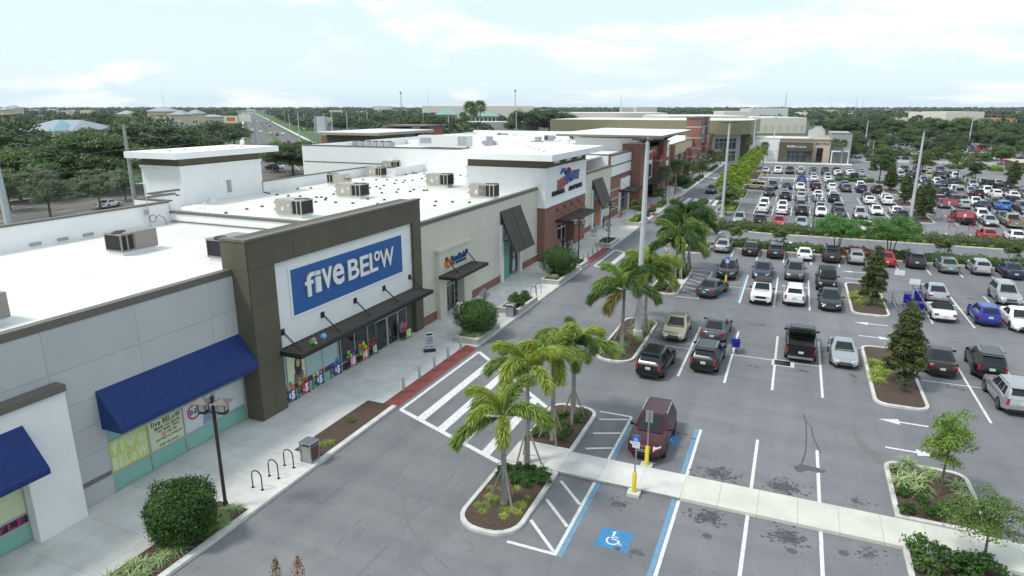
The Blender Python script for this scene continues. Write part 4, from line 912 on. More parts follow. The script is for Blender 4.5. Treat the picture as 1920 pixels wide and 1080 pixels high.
for z in (1.6, 3.2, 4.8): wobj('stone_band', MB().box(-24.0, -23.95, 173, 181.5, z, z + .3).box(-25.6, -24.0, 172.95, 173, z, z + .3), STONE, bp_)
for a, b in ((183.2, 187.6), (197.3, 201.5)):
    p_ = wobj('marquee_tower', MB().box(-27.5, -23.8, a, b, 0, 14.2), BRICK, E_); wobj('tower_cap', MB().box(-27.7, -23.6, a - .2, b + .2, 14.2, 14.5), CAP, p_)
    for z in (3.3, 6.2, 9.0, 11.8): wobj('stone_band', MB().box(-27.55, -23.75, a - .05, b + .05, z, z + .35), STONE, p_)
wobj('marquee_face', MB().box(-27, -24.3, 187.6, 197.3, 7.4, 13.6), mat('slate_panel', (0.045, 0.06, 0.075), 0.4), E_); signtext(E_, 'ART', -24.28, 189, 196.5, 9.8, 2.2, mat('sign_silver', (0.5, 0.5, 0.5), 0.4), 0.1); wobj('marquee_lower', MB().box(-24.3, -24.25, 187.8, 197, 7.5, 9.4), mat('slate_light', (0.16, 0.18, 0.20), 0.4), E_)
wobj('entrance_canopy', MB().loft([[(-25, 184, 3.6), (-21.2, 184, 3.2), (-21.2, 184, 3.4), (-25, 184, 4.6)], [(-25, 200, 3.6), (-21.2, 200, 3.2), (-21.2, 200, 3.4), (-25, 200, 4.6)]]), mat('standing_seam', (0.42, 0.44, 0.46), 0.35, metal=0.5), E_); wobj('entrance_glass', MB().box(-25.55, -25.5, 187.6, 197.3, 0, 3.6), GLASSD, E_)
# ---------------------------------------------------------------- 5. olive hall with curved corner and glass front
H5 = thing('hall_building', 'large hall with curved olive roof band and tall glass corner', 'building', (-35, 245, 0))
plan = [(-78, 222.4), (-24.5, 222.4), (-17.0, 231.68), (-16.9, 262), (-78, 262)]
wobj('wall', MB().prism(plan, 0, 8.69), GREYS2, H5)
bandp = [(-79, 220.6), (-23.5, 220.6), (-19.5, 221.4), (-16.5, 224), (-14.2, 228.5), (-13.2, 234), (-13.2, 263), (-79, 263)]
wobj('roof_band', MB().prism(bandp, 8.7, 13.0), mat('olive_metal', (0.20, 0.185, 0.11), 0.6, var=0.06, scale=0.5), H5); wobj('roof', MB().prism(inset(bandp, 0.5), 12.6, 13.04), ROOFW, H5)
wobj('corner_pier', MB().box(-17.4, -14.3, 231.5, 236.5, 0, 8.7), OLIVE, H5)
G0, G1 = Vector((-24.3, 222.65, 0)), Vector((-18.4, 229.95, 0))
def glassstrip(z0, z1, n, nm):
    d = (G1 - G0) / n; nrm = Vector((d.y, -d.x, 0)).normalized()
    fm_ = MB()
    for i in range(n + 1): fm_.bar(G0 + d * i + nrm * .1 + Vector((0, 0, z0)), G0 + d * i + nrm * .1 + Vector((0, 0, z1)), 0.16)
    for z in (z0, (z0 + z1 * 2) / 3, z1): fm_.bar(G0 + nrm * .1 + Vector((0, 0, z)), G1 + nrm * .1 + Vector((0, 0, z)), 0.16)
    w = wobj(nm, fm_, ALUM, H5)
    for i in range(n):
        a, b = G0 + d * i + nrm * .05, G0 + d * (i + 1) + nrm * .05; wobj('pane', MB().poly([a + Vector((0, 0, z0)), b + Vector((0, 0, z0)), b + Vector((0, 0, z1)), a + Vector((0, 0, z1))]), GLASSG, w)
glassstrip(3.9, 7.4, 5, 'window'); glassstrip(0.15, 3.3, 5, 'window')
# ---------------------------------------------------------------- 6. nail bar and grill facing the lot
NB = thing('shop_building', 'low white and olive shop with glass doors facing the far end of the lot', 'store', (-4, 236, 0))
YB = 231.0
wobj('white_wing', MB().box(-17.0, -5.2, YB + .8, 262, 0, 7.0), WHITE, NB); wobj('roof', MB().box(-17, 12, YB + 8, 262, 6.6, 6.9), ROOFW, NB)
backing(NB, 'Y', YB, .6, -5.3, 4.6, 0, 6.2, [(-2.6, 3.0, 0, 3.4)], OLIVE); wobj('side_return', MB().box(-5.3, 4.6, YB + .6, YB + 8, 3.5, 6.2), OLIVE, NB); capline(NB, [(-5.3, YB + .3, 6.35), (4.6, YB + .3, 6.35)], .7, .15)
glazing(NB, 'Y', YB + .5, [-2.6, -1.5, -.4, 1.2, 3.0], [.16, 2.5, 3.4], lambda i, j: GLASSG)
mm_ = MB(); text(mm_, 'NOIRE', (-2.9, YB - .02, 4.75), (1, 0, 0), (0, 0, 1), .62, bold=.03, ext=.03, width=2.3); text(mm_, 'the Nail Bar', (-.3, YB - .02, 4.75), (1, 0, 0), (0, 0, 1), .55, bold=.02, ext=.03, width=3.0); wobj('lettering', mm_, SIGNWH, NB)
glazing(NB, 'Y', YB + .78, [-8.6, -7, -5.4], [.3, 2.4, 3.4], lambda i, j: GLASSD)
wobj('door_canopy', MB().box(-2.9, 4.8, YB - 1.2, YB, 3.45, 3.65), BRONZE, NB)
wobj('tan_wing', MB().box(4.6, 9.6, YB + 2.5, 262, 0, 7.4), PINKT, NB); wobj('cornice', MB().box(-14, 9.9, YB + 2.2, YB + 2.5, 7.1, 7.5).box(-14, 4.6, YB + 2.5, YB + 3.2, 6.2, 7.5), PINKT, NB); mm_ = MB(); text(mm_, 'CEDAR GRILLE', (5.0, YB + 2.48, 5.6), (1, 0, 0), (0, 0, 1), .6, bold=.02, ext=.03, width=4.2); wobj('lettering', mm_, PLUMBK, NB); wobj('doorway', MB().box(5.8, 7.6, YB + 2.42, YB + 2.5, 0.1, 4.6), GLASSD, NB)
GB = thing('shop_building', 'grey flat roofed block with small gabled lantern at the end of the row', 'building', (12, 240, 0))
wobj('wall', MB().box(9.6, 15.5, YB + 4, 262, 0, 9.0), mat('cool_grey_stucco', (0.34, 0.34, 0.35), .85), GB); wobj('parapet_coping', MB().box(9.5, 15.6, YB + 3.9, YB + 4.3, 9.0, 9.2), CAP, GB)
wobj('lantern', MB().loft([[(3.0, 246, 7.4), (8, 246, 7.4), (8, 246, 9.4), (6.8, 246, 11), (5, 246, 11), (3.0, 246, 9.4)], [(3.0, 252, 7.4), (8, 252, 7.4), (8, 252, 9.4), (6.8, 252, 11), (5, 252, 11), (3.0, 252, 9.4)]]), GREYS2, GB); wobj('lantern_roof', MB().poly([(8.02, 245.9, 9.3), (8.02, 252.1, 9.3), (6.7, 252.1, 11.05), (6.7, 245.9, 11.05)]).poly([(2.9, 252.1, 9.3), (2.9, 245.9, 9.3), (5, 245.9, 11.05), (5, 252.1, 11.05)]).box(4.8, 7.0, 245.9, 252.1, 11.0, 11.1), mat('slate_roof', (0.08, 0.08, 0.09), .8), GB)
wobj('pergola', MB().box(10, 15, YB + .5, YB + 4, 3.6, 3.9).box(10, 10.3, YB + .5, YB + .8, 0, 3.6).box(14.7, 15, YB + .5, YB + .8, 0, 3.6), WHITE, GB)
struct('plaza', MB().box(-20.3, 16, 226.0, 232, -0.05, 0.14), CONC)
# ---------------------------------------------------------------- roof units
def hvac(loc, rz, L, Wd, H, m, label, hoods=True, coil='end', group='rooftop air conditioners', open_panel=False):
    t = thing('rooftop_air_conditioner', label, 'air conditioner', loc, rz, group)
    lobj('roof_curb', MB().box(-L/2 + .1, L/2 - .1, -Wd/2 + .1, Wd/2 - .1, 0, .25), WHITE, t)
    lobj('cabinet', MB().box(-L/2, L/2 - L * .36, -Wd/2, Wd/2, .25, H).box(L/2 - L*.36, L/2, -Wd/2, Wd/2, H - .12, H).box(L/2 - L*.36, L/2, -Wd/2, Wd/2, .25, .36), m, t)
    lobj('condenser_coil', MB().box(L/2 - L * .36, L/2 - .05, -Wd/2 + .05, Wd/2 - .05, .36, H - .12), COIL, t)
    for xx in (L/2 - .05, L/2 - L*.18, L/2 - L * .36):
        for yy in (-Wd/2 + .03, Wd/2 - .03): lobj('corner_post', MB().box(xx - .045, xx + .045, yy - .03, yy + .03, .36, H - .12), m, t)
    for k, xx in enumerate((L/2 - L * .27, L/2 - L * .09)):
        lobj('fan', MB().tube([(xx, (0.18 if k else -0.18), H), (xx, (0.18 if k else -0.18), H + .04)], 0.34, 14), COIL, t)
    lobj('access_panel', MB().box(-L*.32, -L*.1, -Wd/2 - .012, -Wd/2, .45, H - .2), m, t); lobj('access_panel', MB().box(-L*.05, L*.1, -Wd/2 - .012, -Wd/2, .45, H - .2), m, t)
    lobj('rating_label', MB().box(-L*.26, -L*.2, -Wd/2 - .018, -Wd/2 - .012, .6, .95), SIGNWH, t); lobj('rating_label', MB().box(-L*.02, L*.03, -Wd/2 - .018, -Wd/2 - .012, H - .55, H - .42), SIGNWH, t)
    if hoods:
        h_ = MB()
        for z in (.55, H - .45): h_.loft([[(-L/2, -Wd/2 + .1, z + .38), (-L/2, Wd/2 - .1, z + .38), (-L/2, Wd/2 - .1, z), (-L/2, -Wd/2 + .1, z)], [(-L/2 - .3, -Wd/2 + .1, z + .1), (-L/2 - .3, Wd/2 - .1, z + .1), (-L/2 - .3, Wd/2 - .1, z), (-L/2 - .3, -Wd/2 + .1, z)]])
        lobj('intake_hood', h_, m, t)
    if open_panel: lobj('open_service_bay', MB().box(-L*.12, L*.12, -Wd/2 - .02, -Wd/2 - .013, .4, H - .15), mat('open_bay', (0.06, 0.06, 0.065), .8, col2=(0.3, 0.3, 0.3), scale=9), t)
    return t
def onroof(x, y, z=ZR + .02): return gp(x, y, z)
HV = [((545, 408), 2.5, 1.6, 1.5, 'beige rooftop air conditioner nearest the olive portal top', 0), ((656, 372), 2.7, 1.7, 1.45, 'beige rooftop air conditioner with three dark coil panels beyond the portal', 0), ((630, 348), 2.3, 1.4, 1.3, 'beige rooftop air conditioner turned away, with dark coil on its left end', 180),
      ((702, 333), 2.1, 1.4, 1.3, 'small beige rooftop air conditioner beside the white rear parapet', 0), ((731, 320), 2.2, 1.4, 1.35, 'beige rooftop air conditioner nearest the tall white side wall, left one', 0), ((814, 322), 2.3, 1.4, 1.35, 'beige rooftop air conditioner in front of the tall white wall, middle of the roof', 0),
      ((821, 351), 2.6, 1.6, 1.5, 'large beige rooftop air conditioner in the middle of the pet store roof', 0), ((904, 374), 2.5, 1.4, 1.5, 'beige rooftop air conditioner with open service bay at the cream parapet', 0), ((945, 333), 2.6, 1.6, 1.5, 'beige rooftop air conditioner beside the pet store tower', 0)]
for (q, L, w_, h, lab, rz) in HV:
    p = onroof(*q); hvac((p.x, p.y + .6, ZR + .02), R(rz), L * 1.12, w_, h + .1, HVACB, lab, open_panel='open' in lab)
p = gp(240, 474, ZR); hvac((p.x, p.y + .4, ZR), R(270), 2.7, 1.5, 1.45, HVACG, 'brown rooftop air conditioner with black coil alone on the near white roof', hoods=False)
p = gp(430, 488, ZR); hvac((p.x - .3, p.y + .5, ZR), R(270), 2.4, 1.5, 1.45, HVACG, 'brown rooftop air conditioner half hidden behind the left corner of the olive portal', hoods=False)
p = gp(-12, 606, ZR); hvac((p.x - .2, p.y - .75, ZR), R(270), 2.4, 1.5, 1.4, HVACG, 'brown rooftop air conditioner cut off by the left edge of the view', hoods=False)
z3 = 9.82
for (x, y, L, lab) in ((942, 260, 2.3, 'dark ended rooftop unit furthest left on the craft store roof'), (972, 264, 2.8, 'low grey rooftop unit with pointed hoods, left of two together'), (1032, 259, 2.4, 'grey rooftop unit with hood behind the pet store tower roof'), (1030, 265, 2.3, 'low grey rooftop unit just in front of another behind the tower roof'), (1078, 263, 2.6, 'grey rooftop unit with hood midway along the craft store roof'), (1113, 258, 2.8, 'grey rooftop unit nearest the craft store tower')):
    p = gp(x, y, z3); hvac((p.x, p.y, z3), R(200), L, 1.4, 1.25, HVACS, lab, group='grey rooftop units on the craft store')
def exhaust(q, lab):
    p = gp(*q, z3); t = thing('exhaust_fan', lab, 'exhaust fan', (p.x, p.y, z3), 0, 'grey exhaust fans on the craft store')
    lobj('duct', MB().loft([[(-.8, -.5, 0), (.8, -.5, 0), (.8, .5, 0), (-.8, .5, 0)], [(-.8, -.5, 1.1), (.8, -.5, 1.1), (.8, .5, 1.1), (-.8, .5, 1.1)]]), HVACS, t); lobj('hood', MB().loft([[(-1.5, -.5, .5), (-.8, -.5, 0.1), (-.8, .5, .1), (-1.5, .5, .5)], [(-1.5, -.5, 1.0), (-.8, -.5, 1.1), (-.8, .5, 1.1), (-1.5, .5, 1.0)]]), HVACS, t); lobj('fan_box', MB().box(-.6, .35, -.45, .45, 1.1, 1.7).box(-.7, .45, -.5, .5, 1.7, 1.8), HVACS, t)
exhaust((919, 274), 'grey exhaust fan with box top on the craft store roof, left one'); exhaust((1010, 275), 'grey exhaust fan with box top on the craft store roof, right one')
p = gp(835, 277, z3); t = thing('rooftop_unit', 'long white rooftop unit with louvred end behind the tall white wall', 'air conditioner', (p.x, p.y, z3), 0)
lobj('cabinet', MB().box(-5, 5, -1.2, 1.2, .3, 2.2), mat('white_sheet_metal', (0.62, 0.62, 0.60), .5), t); lobj('louvre', MB().box(-4.6, -2.2, -1.22, -1.2, .8, 1.8), HVACS, t); lobj('coil', MB().box(3.2, 5.02, -1.22, -1.2, .5, 2.1), HVACS, t)
for k, q in enumerate(((878, 277), (962, 275), (1048, 268), (1066, 268))): p = gp(*q, z3); tag(wobj('roof_ventilator', MB().tube([(p.x, p.y, z3), (p.x, p.y, z3 + .5), (p.x, p.y, z3 + .55), (p.x, p.y, z3 + .9), (p.x, p.y, z3 + 1.0)], [.3, .3, .5, .5, .1], 10), WHITE), 'white mushroom roof ventilator, %s from the left on the craft store' % ('first', 'second', 'third', 'fourth')[k], 'ventilator', 'mushroom ventilators')
# ================================================================== vegetation
rv = np.random.default_rng(11)
def leafmesh(name, cen, nrm, size, m, asp=0.5, extra=None, up=None):
    """many small rhombic leaves: cen (n,3), nrm (n,3) leaf normals, size (n,)"""
    n = len(cen); nrm = nrm / (np.linalg.norm(nrm, axis=1, keepdims=True) + 1e-9)
    t = rv.normal(size=(n, 3)) if up is None else up
    t = t - nrm * np.sum(t * nrm, axis=1, keepdims=True); t /= (np.linalg.norm(t, axis=1, keepdims=True) + 1e-9)
    b = np.cross(nrm, t); s = size[:, None]
    V_ = np.stack([cen - t * s, cen + b * s * asp, cen + t * s, cen - b * s * asp], 1).reshape(-1, 3)
    me = bpy.data.meshes.new(name); me.vertices.add(4 * n); me.vertices.foreach_set('co', V_.astype(np.float32).ravel())
    me.loops.add(4 * n); me.loops.foreach_set('vertex_index', np.arange(4 * n, dtype=np.int32))
    me.polygons.add(n); me.polygons.foreach_set('loop_start', np.arange(0, 4 * n, 4, dtype=np.int32)); me.polygons.foreach_set('loop_total', np.full(n, 4, dtype=np.int32))
    me.materials.append(m); me.update(); me.validate(); return me
def crown_pts(rx, ry, rz, nclump, nleaf, crad, hollow=0.55, flat=0.0, cone=False):
    """clump centres spread through an uneven crown, leaves on each clump's upper shell"""
    C_ = []
    while len(C_) < nclump:
        p = rv.normal(size=3); p /= np.linalg.norm(p); r = (hollow + (1 - hollow) * rv.random()) ; p = p * r * (0.82 + 0.3 * rv.random())
        if p[2] < -0.75 - flat * 0.0: continue
        if cone:
            h = (p[2] + 1) / 2; p[:2] *= (1.05 - 0.8 * h) * 1.15
        C_.append(p)
    C_ = np.array(C_) * np.array([rx, ry, rz])
    k = nleaf // nclump; P, Nn = [], []
    for c in C_:
        d = rv.normal(size=(k, 3)); d /= np.linalg.norm(d, axis=1, keepdims=True); d[:, 2] = np.where(d[:, 2] < -0.3, -d[:, 2] * 0.6, d[:, 2])
        r = crad * (0.45 + 0.65 * rv.random((k, 1))) * (0.75 + 0.5 * rv.random())
        P.append(c + d * r * np.array([1.0, 1.0, 0.75])); Nn.append(d + rv.normal(size=(k, 3)) * 0.55 + np.array([0, 0, 0.35]))
    return np.concatenate(P), np.concatenate(Nn), C_
def branches(m_, base, h, rad, tips, k=7, lean=(0, 0)):
    top = Vector((base[0] + lean[0], base[1] + lean[1], h)); b = Vector(base); mid = b.lerp(top, 0.5) + Vector((random.uniform(-.1, .1), random.uniform(-.1, .1), 0)) * rad * 4
    m_.tube([b, b + Vector((0, 0, .15)), mid, top], [rad * 1.5, rad * 1.1, rad * .85, rad * .65], k)
    for t in tips:
        t = Vector(t); s = top if t.z > top.z else mid.lerp(top, .6); q = s.lerp(t, .5) + Vector((0, 0, .12 * (t - s).length))
        m_.tube([s - Vector((0, 0, rad)), q, t], [rad * .5, rad * .32, rad * .12], 5, caps=False)
LF = 1.6
LM = {k: leafmat('leaf_' + k, tuple(v * LF for v in a), tuple(v * LF for v in b)) for k, a, b in (('oak', (0.032, 0.053, 0.022), (0.065, 0.095, 0.036)), ('mid', (0.046, 0.084, 0.026), (0.090, 0.135, 0.042)), ('grey', (0.075, 0.100, 0.055), (0.125, 0.15, 0.085)), ('bright', (0.070, 0.125, 0.028), (0.12, 0.175, 0.045)), ('fern', (0.055, 0.135, 0.03), (0.10, 0.195, 0.05)), ('holly', (0.032, 0.052, 0.016), (0.075, 0.095, 0.028)), ('young', (0.14, 0.19, 0.032), (0.09, 0.155, 0.028)), ('olive', (0.055, 0.085, 0.025), (0.11, 0.13, 0.04)), ('bush', (0.022, 0.058, 0.012), (0.055, 0.115, 0.024)), ('lime', (0.13, 0.22, 0.02), (0.22, 0.30, 0.04)), ('hedge', (0.045, 0.085, 0.02), (0.09, 0.13, 0.035)), ('palmg', (0.105, 0.165, 0.033), (0.165, 0.225, 0.052)), ('palmd', (0.040, 0.085, 0.022), (0.075, 0.125, 0.034)), ('palmy', (0.17, 0.225, 0.036), (0.25, 0.295, 0.06)), ('palmb', (0.12, 0.105, 0.03), (0.17, 0.14, 0.05)), ('palmlime', (0.105, 0.165, 0.015), (0.165, 0.225, 0.03)), ('strap', (0.16, 0.22, 0.09), (0.27, 0.33, 0.16)), ('pinkfl', (0.25, 0.07, 0.05), (0.16, 0.12, 0.05)), ('far', (0.034, 0.056, 0.030), (0.070, 0.092, 0.046)), ('sabal', (0.07, 0.11, 0.045), (0.12, 0.16, 0.06)))}
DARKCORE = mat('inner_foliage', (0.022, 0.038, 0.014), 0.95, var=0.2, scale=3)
TREES = {}
def tree_proto(key, rx, rz, trunk, leaf, nclump=26, nleaf=5200, crad=None, lsize=.13, ry=None, cone=False, hollow=.55, trad=.12, multi=1):
    """crown radius rx, crown half height rz, clear trunk height"""
    ry = ry or rx; crad = crad or rx * .42
    P, Nn, C_ = crown_pts(rx, ry, rz, nclump, nleaf, crad, hollow, cone=cone)
    cz = trunk + rz * .85; P[:, 2] += cz; C_ = C_ + np.array([0, 0, cz])
    low = P[:, 2] < trunk * .55; P[low, 2] = trunk * .55 + rv.random(low.sum()) * .5
    cm = leafmesh('crown', P, Nn, lsize * (.6 + .8 * rv.random(len(P))), LM[leaf])
    tm = MB()
    idx = rv.permutation(len(C_))[:9]
    for k in range(multi):
        a = 6.283 * k / multi; o = 0.0 if multi == 1 else .22
        branches(tm, (o * math.cos(a), o * math.sin(a), 0), trunk + rz * .35, trad / (1 if multi == 1 else 1.6), [C_[i] for i in idx[k::multi]], lean=(o * 2 * math.cos(a), o * 2 * math.sin(a)))
    TREES[key] = (cm, tm.mesh('trunk', BARK, True), trunk + rz * 1.85)
def plant_tree(key, loc, h, label, group=None, rz=None, cat='tree', name='tree', wide=1.0):
    cm, tm, H_ = TREES[key]; s = h / H_
    t = thing(name, label, cat, loc, random.random() * 6.28 if rz is None else rz, group); t.scale = (s * wide, s * wide, s)
    link('trunk', tm, t); link('crown', cm, t); return t
tree_proto('oakA', 4.6, 3.0, 2.6, 'oak', 46, 11000, 1.5, .20, hollow=.5, trad=.26); tree_proto('oakB', 5.2, 2.6, 2.4, 'oak', 50, 11000, 1.5, .20, hollow=.5, trad=.26)
tree_proto('mid', 4.2, 3.2, 2.4, 'mid', 42, 10000, 1.4, .20, trad=.22); tree_proto('midB', 3.6, 3.8, 2.6, 'mid', 40, 9000, 1.3, .20, trad=.2)
tree_proto('grey', 2.7, 2.6, 2.2, 'grey', 40, 7000, .85, .11, hollow=.3, trad=.12); tree_proto('olive', 2.4, 2.2, 1.6, 'olive', 30, 5000, .8, .12, hollow=.4, trad=.12)
tree_proto('fern', 3.5, 1.5, 1.9, 'fern', 90, 24000, .75, .075, hollow=.25, trad=.12, multi=3); tree_proto('holly', 1.2, 2.5, .35, 'holly', 130, 20000, .36, .085, cone=True, hollow=.3, trad=.10)
tree_proto('young', .98, 1.35, 1.35, 'young', 34, 5600, .36, .052, hollow=.25, trad=.055); tree_proto('youngB', 1.35, 1.35, .9, 'bright', 40, 6200, .42, .045, hollow=.25, trad=.05)
tree_proto('crape', 1.1, .9, 1.1, 'olive', 22, 2600, .40, .085, hollow=.25, trad=.05, multi=3); tree_proto('magn', 1.5, 2.3, .8, 'hedge', 44, 5600, .55, .13, hollow=.35, trad=.09)
# --- clipped shrubs
def ball_shrub(name, loc, r, h, label, leaf='bush', n=5200, ls=.055, group=None, cat='shrub'):
    t = thing(name, label, cat, loc, random.random() * 6, group)
    d = rv.normal(size=(n, 3)); d /= np.linalg.norm(d, axis=1, keepdims=True)
    bump = 1 + .11 * np.sin(d[:, 0] * 5 + 1) * np.cos(d[:, 1] * 6) + .06 * np.sin(d[:, 2] * 9 + d[:, 0] * 7) + .065 * rv.normal(size=n)
    sq = (np.abs(d) ** 2.6).sum(1) ** (-1 / 2.6)                       # a little squarer than a ball
    P = d * (bump * sq * (.90 + .12 * rv.random(n)))[:, None] * np.array([r, r, h / 2]); P[:, 2] += h / 2
    P[:, 2] = np.maximum(P[:, 2], .04)
    lobj('foliage', leafmesh('foliage', P, d + rv.normal(size=(n, 3)) * .6, ls * (.6 + .8 * rv.random(n)), LM[leaf]), None, t)
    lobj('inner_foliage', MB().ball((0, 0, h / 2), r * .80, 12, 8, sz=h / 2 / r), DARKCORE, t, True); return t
# --- strap-leaved clumps
def strap_mesh(n, L, leaf='strap'):
    m_ = MB(); k = 4
    for i in range(n):
        a = random.random() * 6.283; e = random.uniform(.35, 1.35); l = L * random.uniform(.6, 1.1); w = .016 * random.uniform(.7, 1.3) * (L / .6); p = Vector((random.gauss(0, .07), random.gauss(0, .07), 0)); d = Vector((math.cos(a), math.sin(a), 0)); s = Vector((-d.y, d.x, 0)); pts = []
        for q in range(k + 1):
            pts.append(p.copy()); p = p + (d * math.cos(e) + Vector((0, 0, math.sin(e)))) * (l / k); e -= random.uniform(.35, .6)
        b = len(m_.v)
        for q, pp in enumerate(pts): ww = w * (1 - (q / k) ** 2 * .9); m_.v += [tuple(pp - s * ww), tuple(pp + s * ww)]
        for q in range(k): m_.f.append((b + 2*q, b + 2*q + 1, b + 2*q + 3, b + 2*q + 2)); m_.m.append(0)
    return m_.mesh('strap_leaves', LM[leaf])
STRAP = [strap_mesh(90, .62) for _ in range(3)]; STRAPG = [strap_mesh(90, .62, 'palmy') for _ in range(2)]
def clump(loc, s, label, group, green=False):
    o = link('ornamental_grass_clump', random.choice(STRAPG if green else STRAP), None, loc, random.random() * 6); o.scale = (s, s, s); tag(o, label, 'grass plant', group); return o
SHR = []
for lf in ('hedge', 'bush', 'lime', 'bright'):
    P, Nn, C_ = crown_pts(.42, .42, .26, 12, 900, .2, .3); P[:, 2] += .26; P[:, 2] = np.maximum(P[:, 2], .02); SHR.append(leafmesh('shrub_leaves', P, Nn, .05 * (.6 + .8 * rv.random(len(P))), LM[lf]))
def shrub(loc, s, label, group, k=0, cat='shrub'):
    o = link('low_shrub', SHR[k], None, loc, random.random() * 6); o.scale = (s, s, s * random.uniform(.8, 1.1)); tag(o, label, cat, group); return o
def hedge(x0, x1, y0, y1, h, label, leaf='hedge', z0=.12, n=None, name='hedge', wav=.12, group=None, ls=.07):
    L, w = x1 - x0, y1 - y0; n = n or int(240 * L * max(w, .8)); t = thing(name, label, 'hedge', ((x0 + x1) / 2, (y0 + y1) / 2, z0), 0, group)
    u = rv.random((n, 3)); P = np.empty((n, 3)); P[:, 0] = (u[:, 0] - .5) * L; P[:, 1] = (u[:, 1] - .5) * w; top = h * (.78 + wav * np.sin(P[:, 0] * 1.9) + wav * np.sin(P[:, 0] * 4.3 + 1) * .7 + wav * .6 * np.sin(P[:, 0] * 9.1))
    side = rv.random(n) < .35; P[:, 2] = np.where(side, u[:, 2] * top, top * (.85 + .2 * u[:, 2])); P[side, 1] = np.sign(P[side, 1]) * w / 2 * (.9 + .2 * rv.random(side.sum()))
    P[:, 1] += rv.normal(size=n) * .05; Nn = np.stack([rv.normal(size=n) * .5, np.where(side, np.sign(P[:, 1]), 0) + rv.normal(size=n) * .5, np.where(side, .4, 1) + rv.normal(size=n) * .3], 1)
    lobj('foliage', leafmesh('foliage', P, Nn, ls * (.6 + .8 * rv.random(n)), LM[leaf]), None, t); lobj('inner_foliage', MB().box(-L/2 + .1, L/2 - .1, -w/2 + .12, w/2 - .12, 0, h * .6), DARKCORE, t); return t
# --- palms
def frond_mesh(name, L, e0, droop, leaf, nseg=64, per=10, ll=.60, plume=True, w=.024):
    m_ = MB(); p = Vector((0, 0, 0)); e = e0; pts = [p.copy()]; ds = []
    for i in range(nseg):
        d = Vector((math.cos(e), 0, math.sin(e))); ds.append(d); p = p + d * (L / nseg); pts.append(p.copy()); e -= droop / nseg * (.4 + 1.2 * i / nseg)
    m_.tube(pts[::4] + [pts[-1]], [.035 * (1 - .8 * i / (len(pts[::4]))) for i in range(len(pts[::4]) + 1)], 5)
    for i in range(4, nseg):
        t = i / nseg; f = (min(1, (t - .06) / .22)) * (1 - max(0, (t - .72) / .28) ** 2 * .65); d = ds[i]; side = Vector((0, 1, 0)); upv = side.cross(d) * -1
        for q in range(per):
            a = (6.283 * (q + random.random() * .7) / per) if plume else (math.copysign(random.uniform(.0, .25), 1) + (0 if q % 2 else math.pi))
            rad = side * math.cos(a) + upv * math.sin(a) * (.75 if plume else .3); sw = .85 if plume else .7
            v = (rad + d * sw).normalized(); l = ll * f * random.uniform(.75, 1.15); b = pts[i] + d * random.uniform(0, L / nseg)
            wv = v.cross(Vector((random.gauss(0, 1), random.gauss(0, 1), random.gauss(0, 1)))).normalized() * w * random.uniform(.7, 1.2)
            mid = b + v * l * .55; tip = b + v * l + Vector((0, 0, -.30 * l)) + d * .05
            n = len(m_.v); m_.v += [tuple(b - wv * .5), tuple(b + wv * .5), tuple(mid + wv), tuple(mid - wv), tuple(tip)]; m_.f += [(n, n+1, n+2, n+3), (n+3, n+2, n+4)]; m_.m += [0, 0]
    return m_.mesh(name, LM[leaf])
FR = {}
for lf in ('palmg', 'palmd', 'palmy', 'palmb'):
    FR[lf] = [frond_mesh('frond', 2.65, R(e), R(dr), lf) for e, dr in ((72, 95), (52, 110), (30, 105), (8, 75))]
FR['palmlime'] = [frond_mesh('frond', 2.3, R(e), R(dr), 'palmlime', 26, 4, .6, True, .05) for e, dr in ((72, 95), (52, 110), (30, 105))]
random.seed(21)
def palm(loc, h, label, cols, n=11, s=1.0, group='foxtail palms on the parking islands', stakes=3, lean=(0, 0), tr=.13):
    t = thing('palm_tree', label, 'palm tree', loc, random.random() * 6.28, group)
    tm = MB().tube([(0, 0, 0), (0, 0, .25), (lean[0] * .3, lean[1] * .3, h * .4), (lean[0] * .7, lean[1] * .7, h * .75), (lean[0], lean[1], h)], [tr * 1.45, tr * 1.2, tr, tr * .85, tr * .7], 10); lobj('trunk', tm, PALMT, t, True)
    lobj('crown_shaft', MB().tube([(lean[0], lean[1], h - .02), (lean[0], lean[1], h + .5), (lean[0], lean[1], h + .85)], [tr * .9, tr * .75, tr * .3], 9), mat('crown_shaft_green', (0.12, 0.17, 0.06), .6), t, True)
    for i in range(n):
        lf = cols[i % len(cols)]; k = 0 if i < 2 else (1 if i < 5 else (2 if i < 9 else 3)); k = min(k, len(FR[lf]) - 1)
        if lf == 'palmb': k = len(FR[lf]) - 1
        f = link('frond', FR[lf][k], t, (lean[0], lean[1], h + .7 - .05 * i / n), 2.4 * i + random.uniform(-.3, .3)); sc = s * random.uniform(.85, 1.1); f.scale = (sc, sc, sc)
    lobj('spear_leaf', MB().tube([(lean[0], lean[1], h + .8), (lean[0] + .05, lean[1], h + 2.2 * s)], [.03, .008], 5), LM['palmy'], t)
    for k in range(stakes):
        a = 2.1 * k + .4; lobj('stake', MB().bar((math.cos(a) * .75, math.sin(a) * .75, .0), (math.cos(a) * .1, math.sin(a) * .1, min(1.7, h * .5)), .07), WOODST, t)
    return t
zi = .16
def G_(x, y): p = gp(x, y, zi); return (p.x, p.y, zi)
palm(G_(945, 945), 3.5, 'foxtail palm with a brown hanging frond nearest the viewer on the front island', ['palmg', 'palmy', 'palmg', 'palmy', 'palmy', 'palmg', 'palmg', 'palmy', 'palmb', 'palmg'], 10, .9)
palm(G_(988, 866), 4.2, 'yellow-green foxtail palm beside the concrete path on the front island', ['palmy', 'palmy', 'palmg'], 9, .9)
palm(G_(1036, 824), 3.9, 'foxtail palm in the middle of the front island, north of the path', ['palmg', 'palmy', 'palmy'], 9, .88)
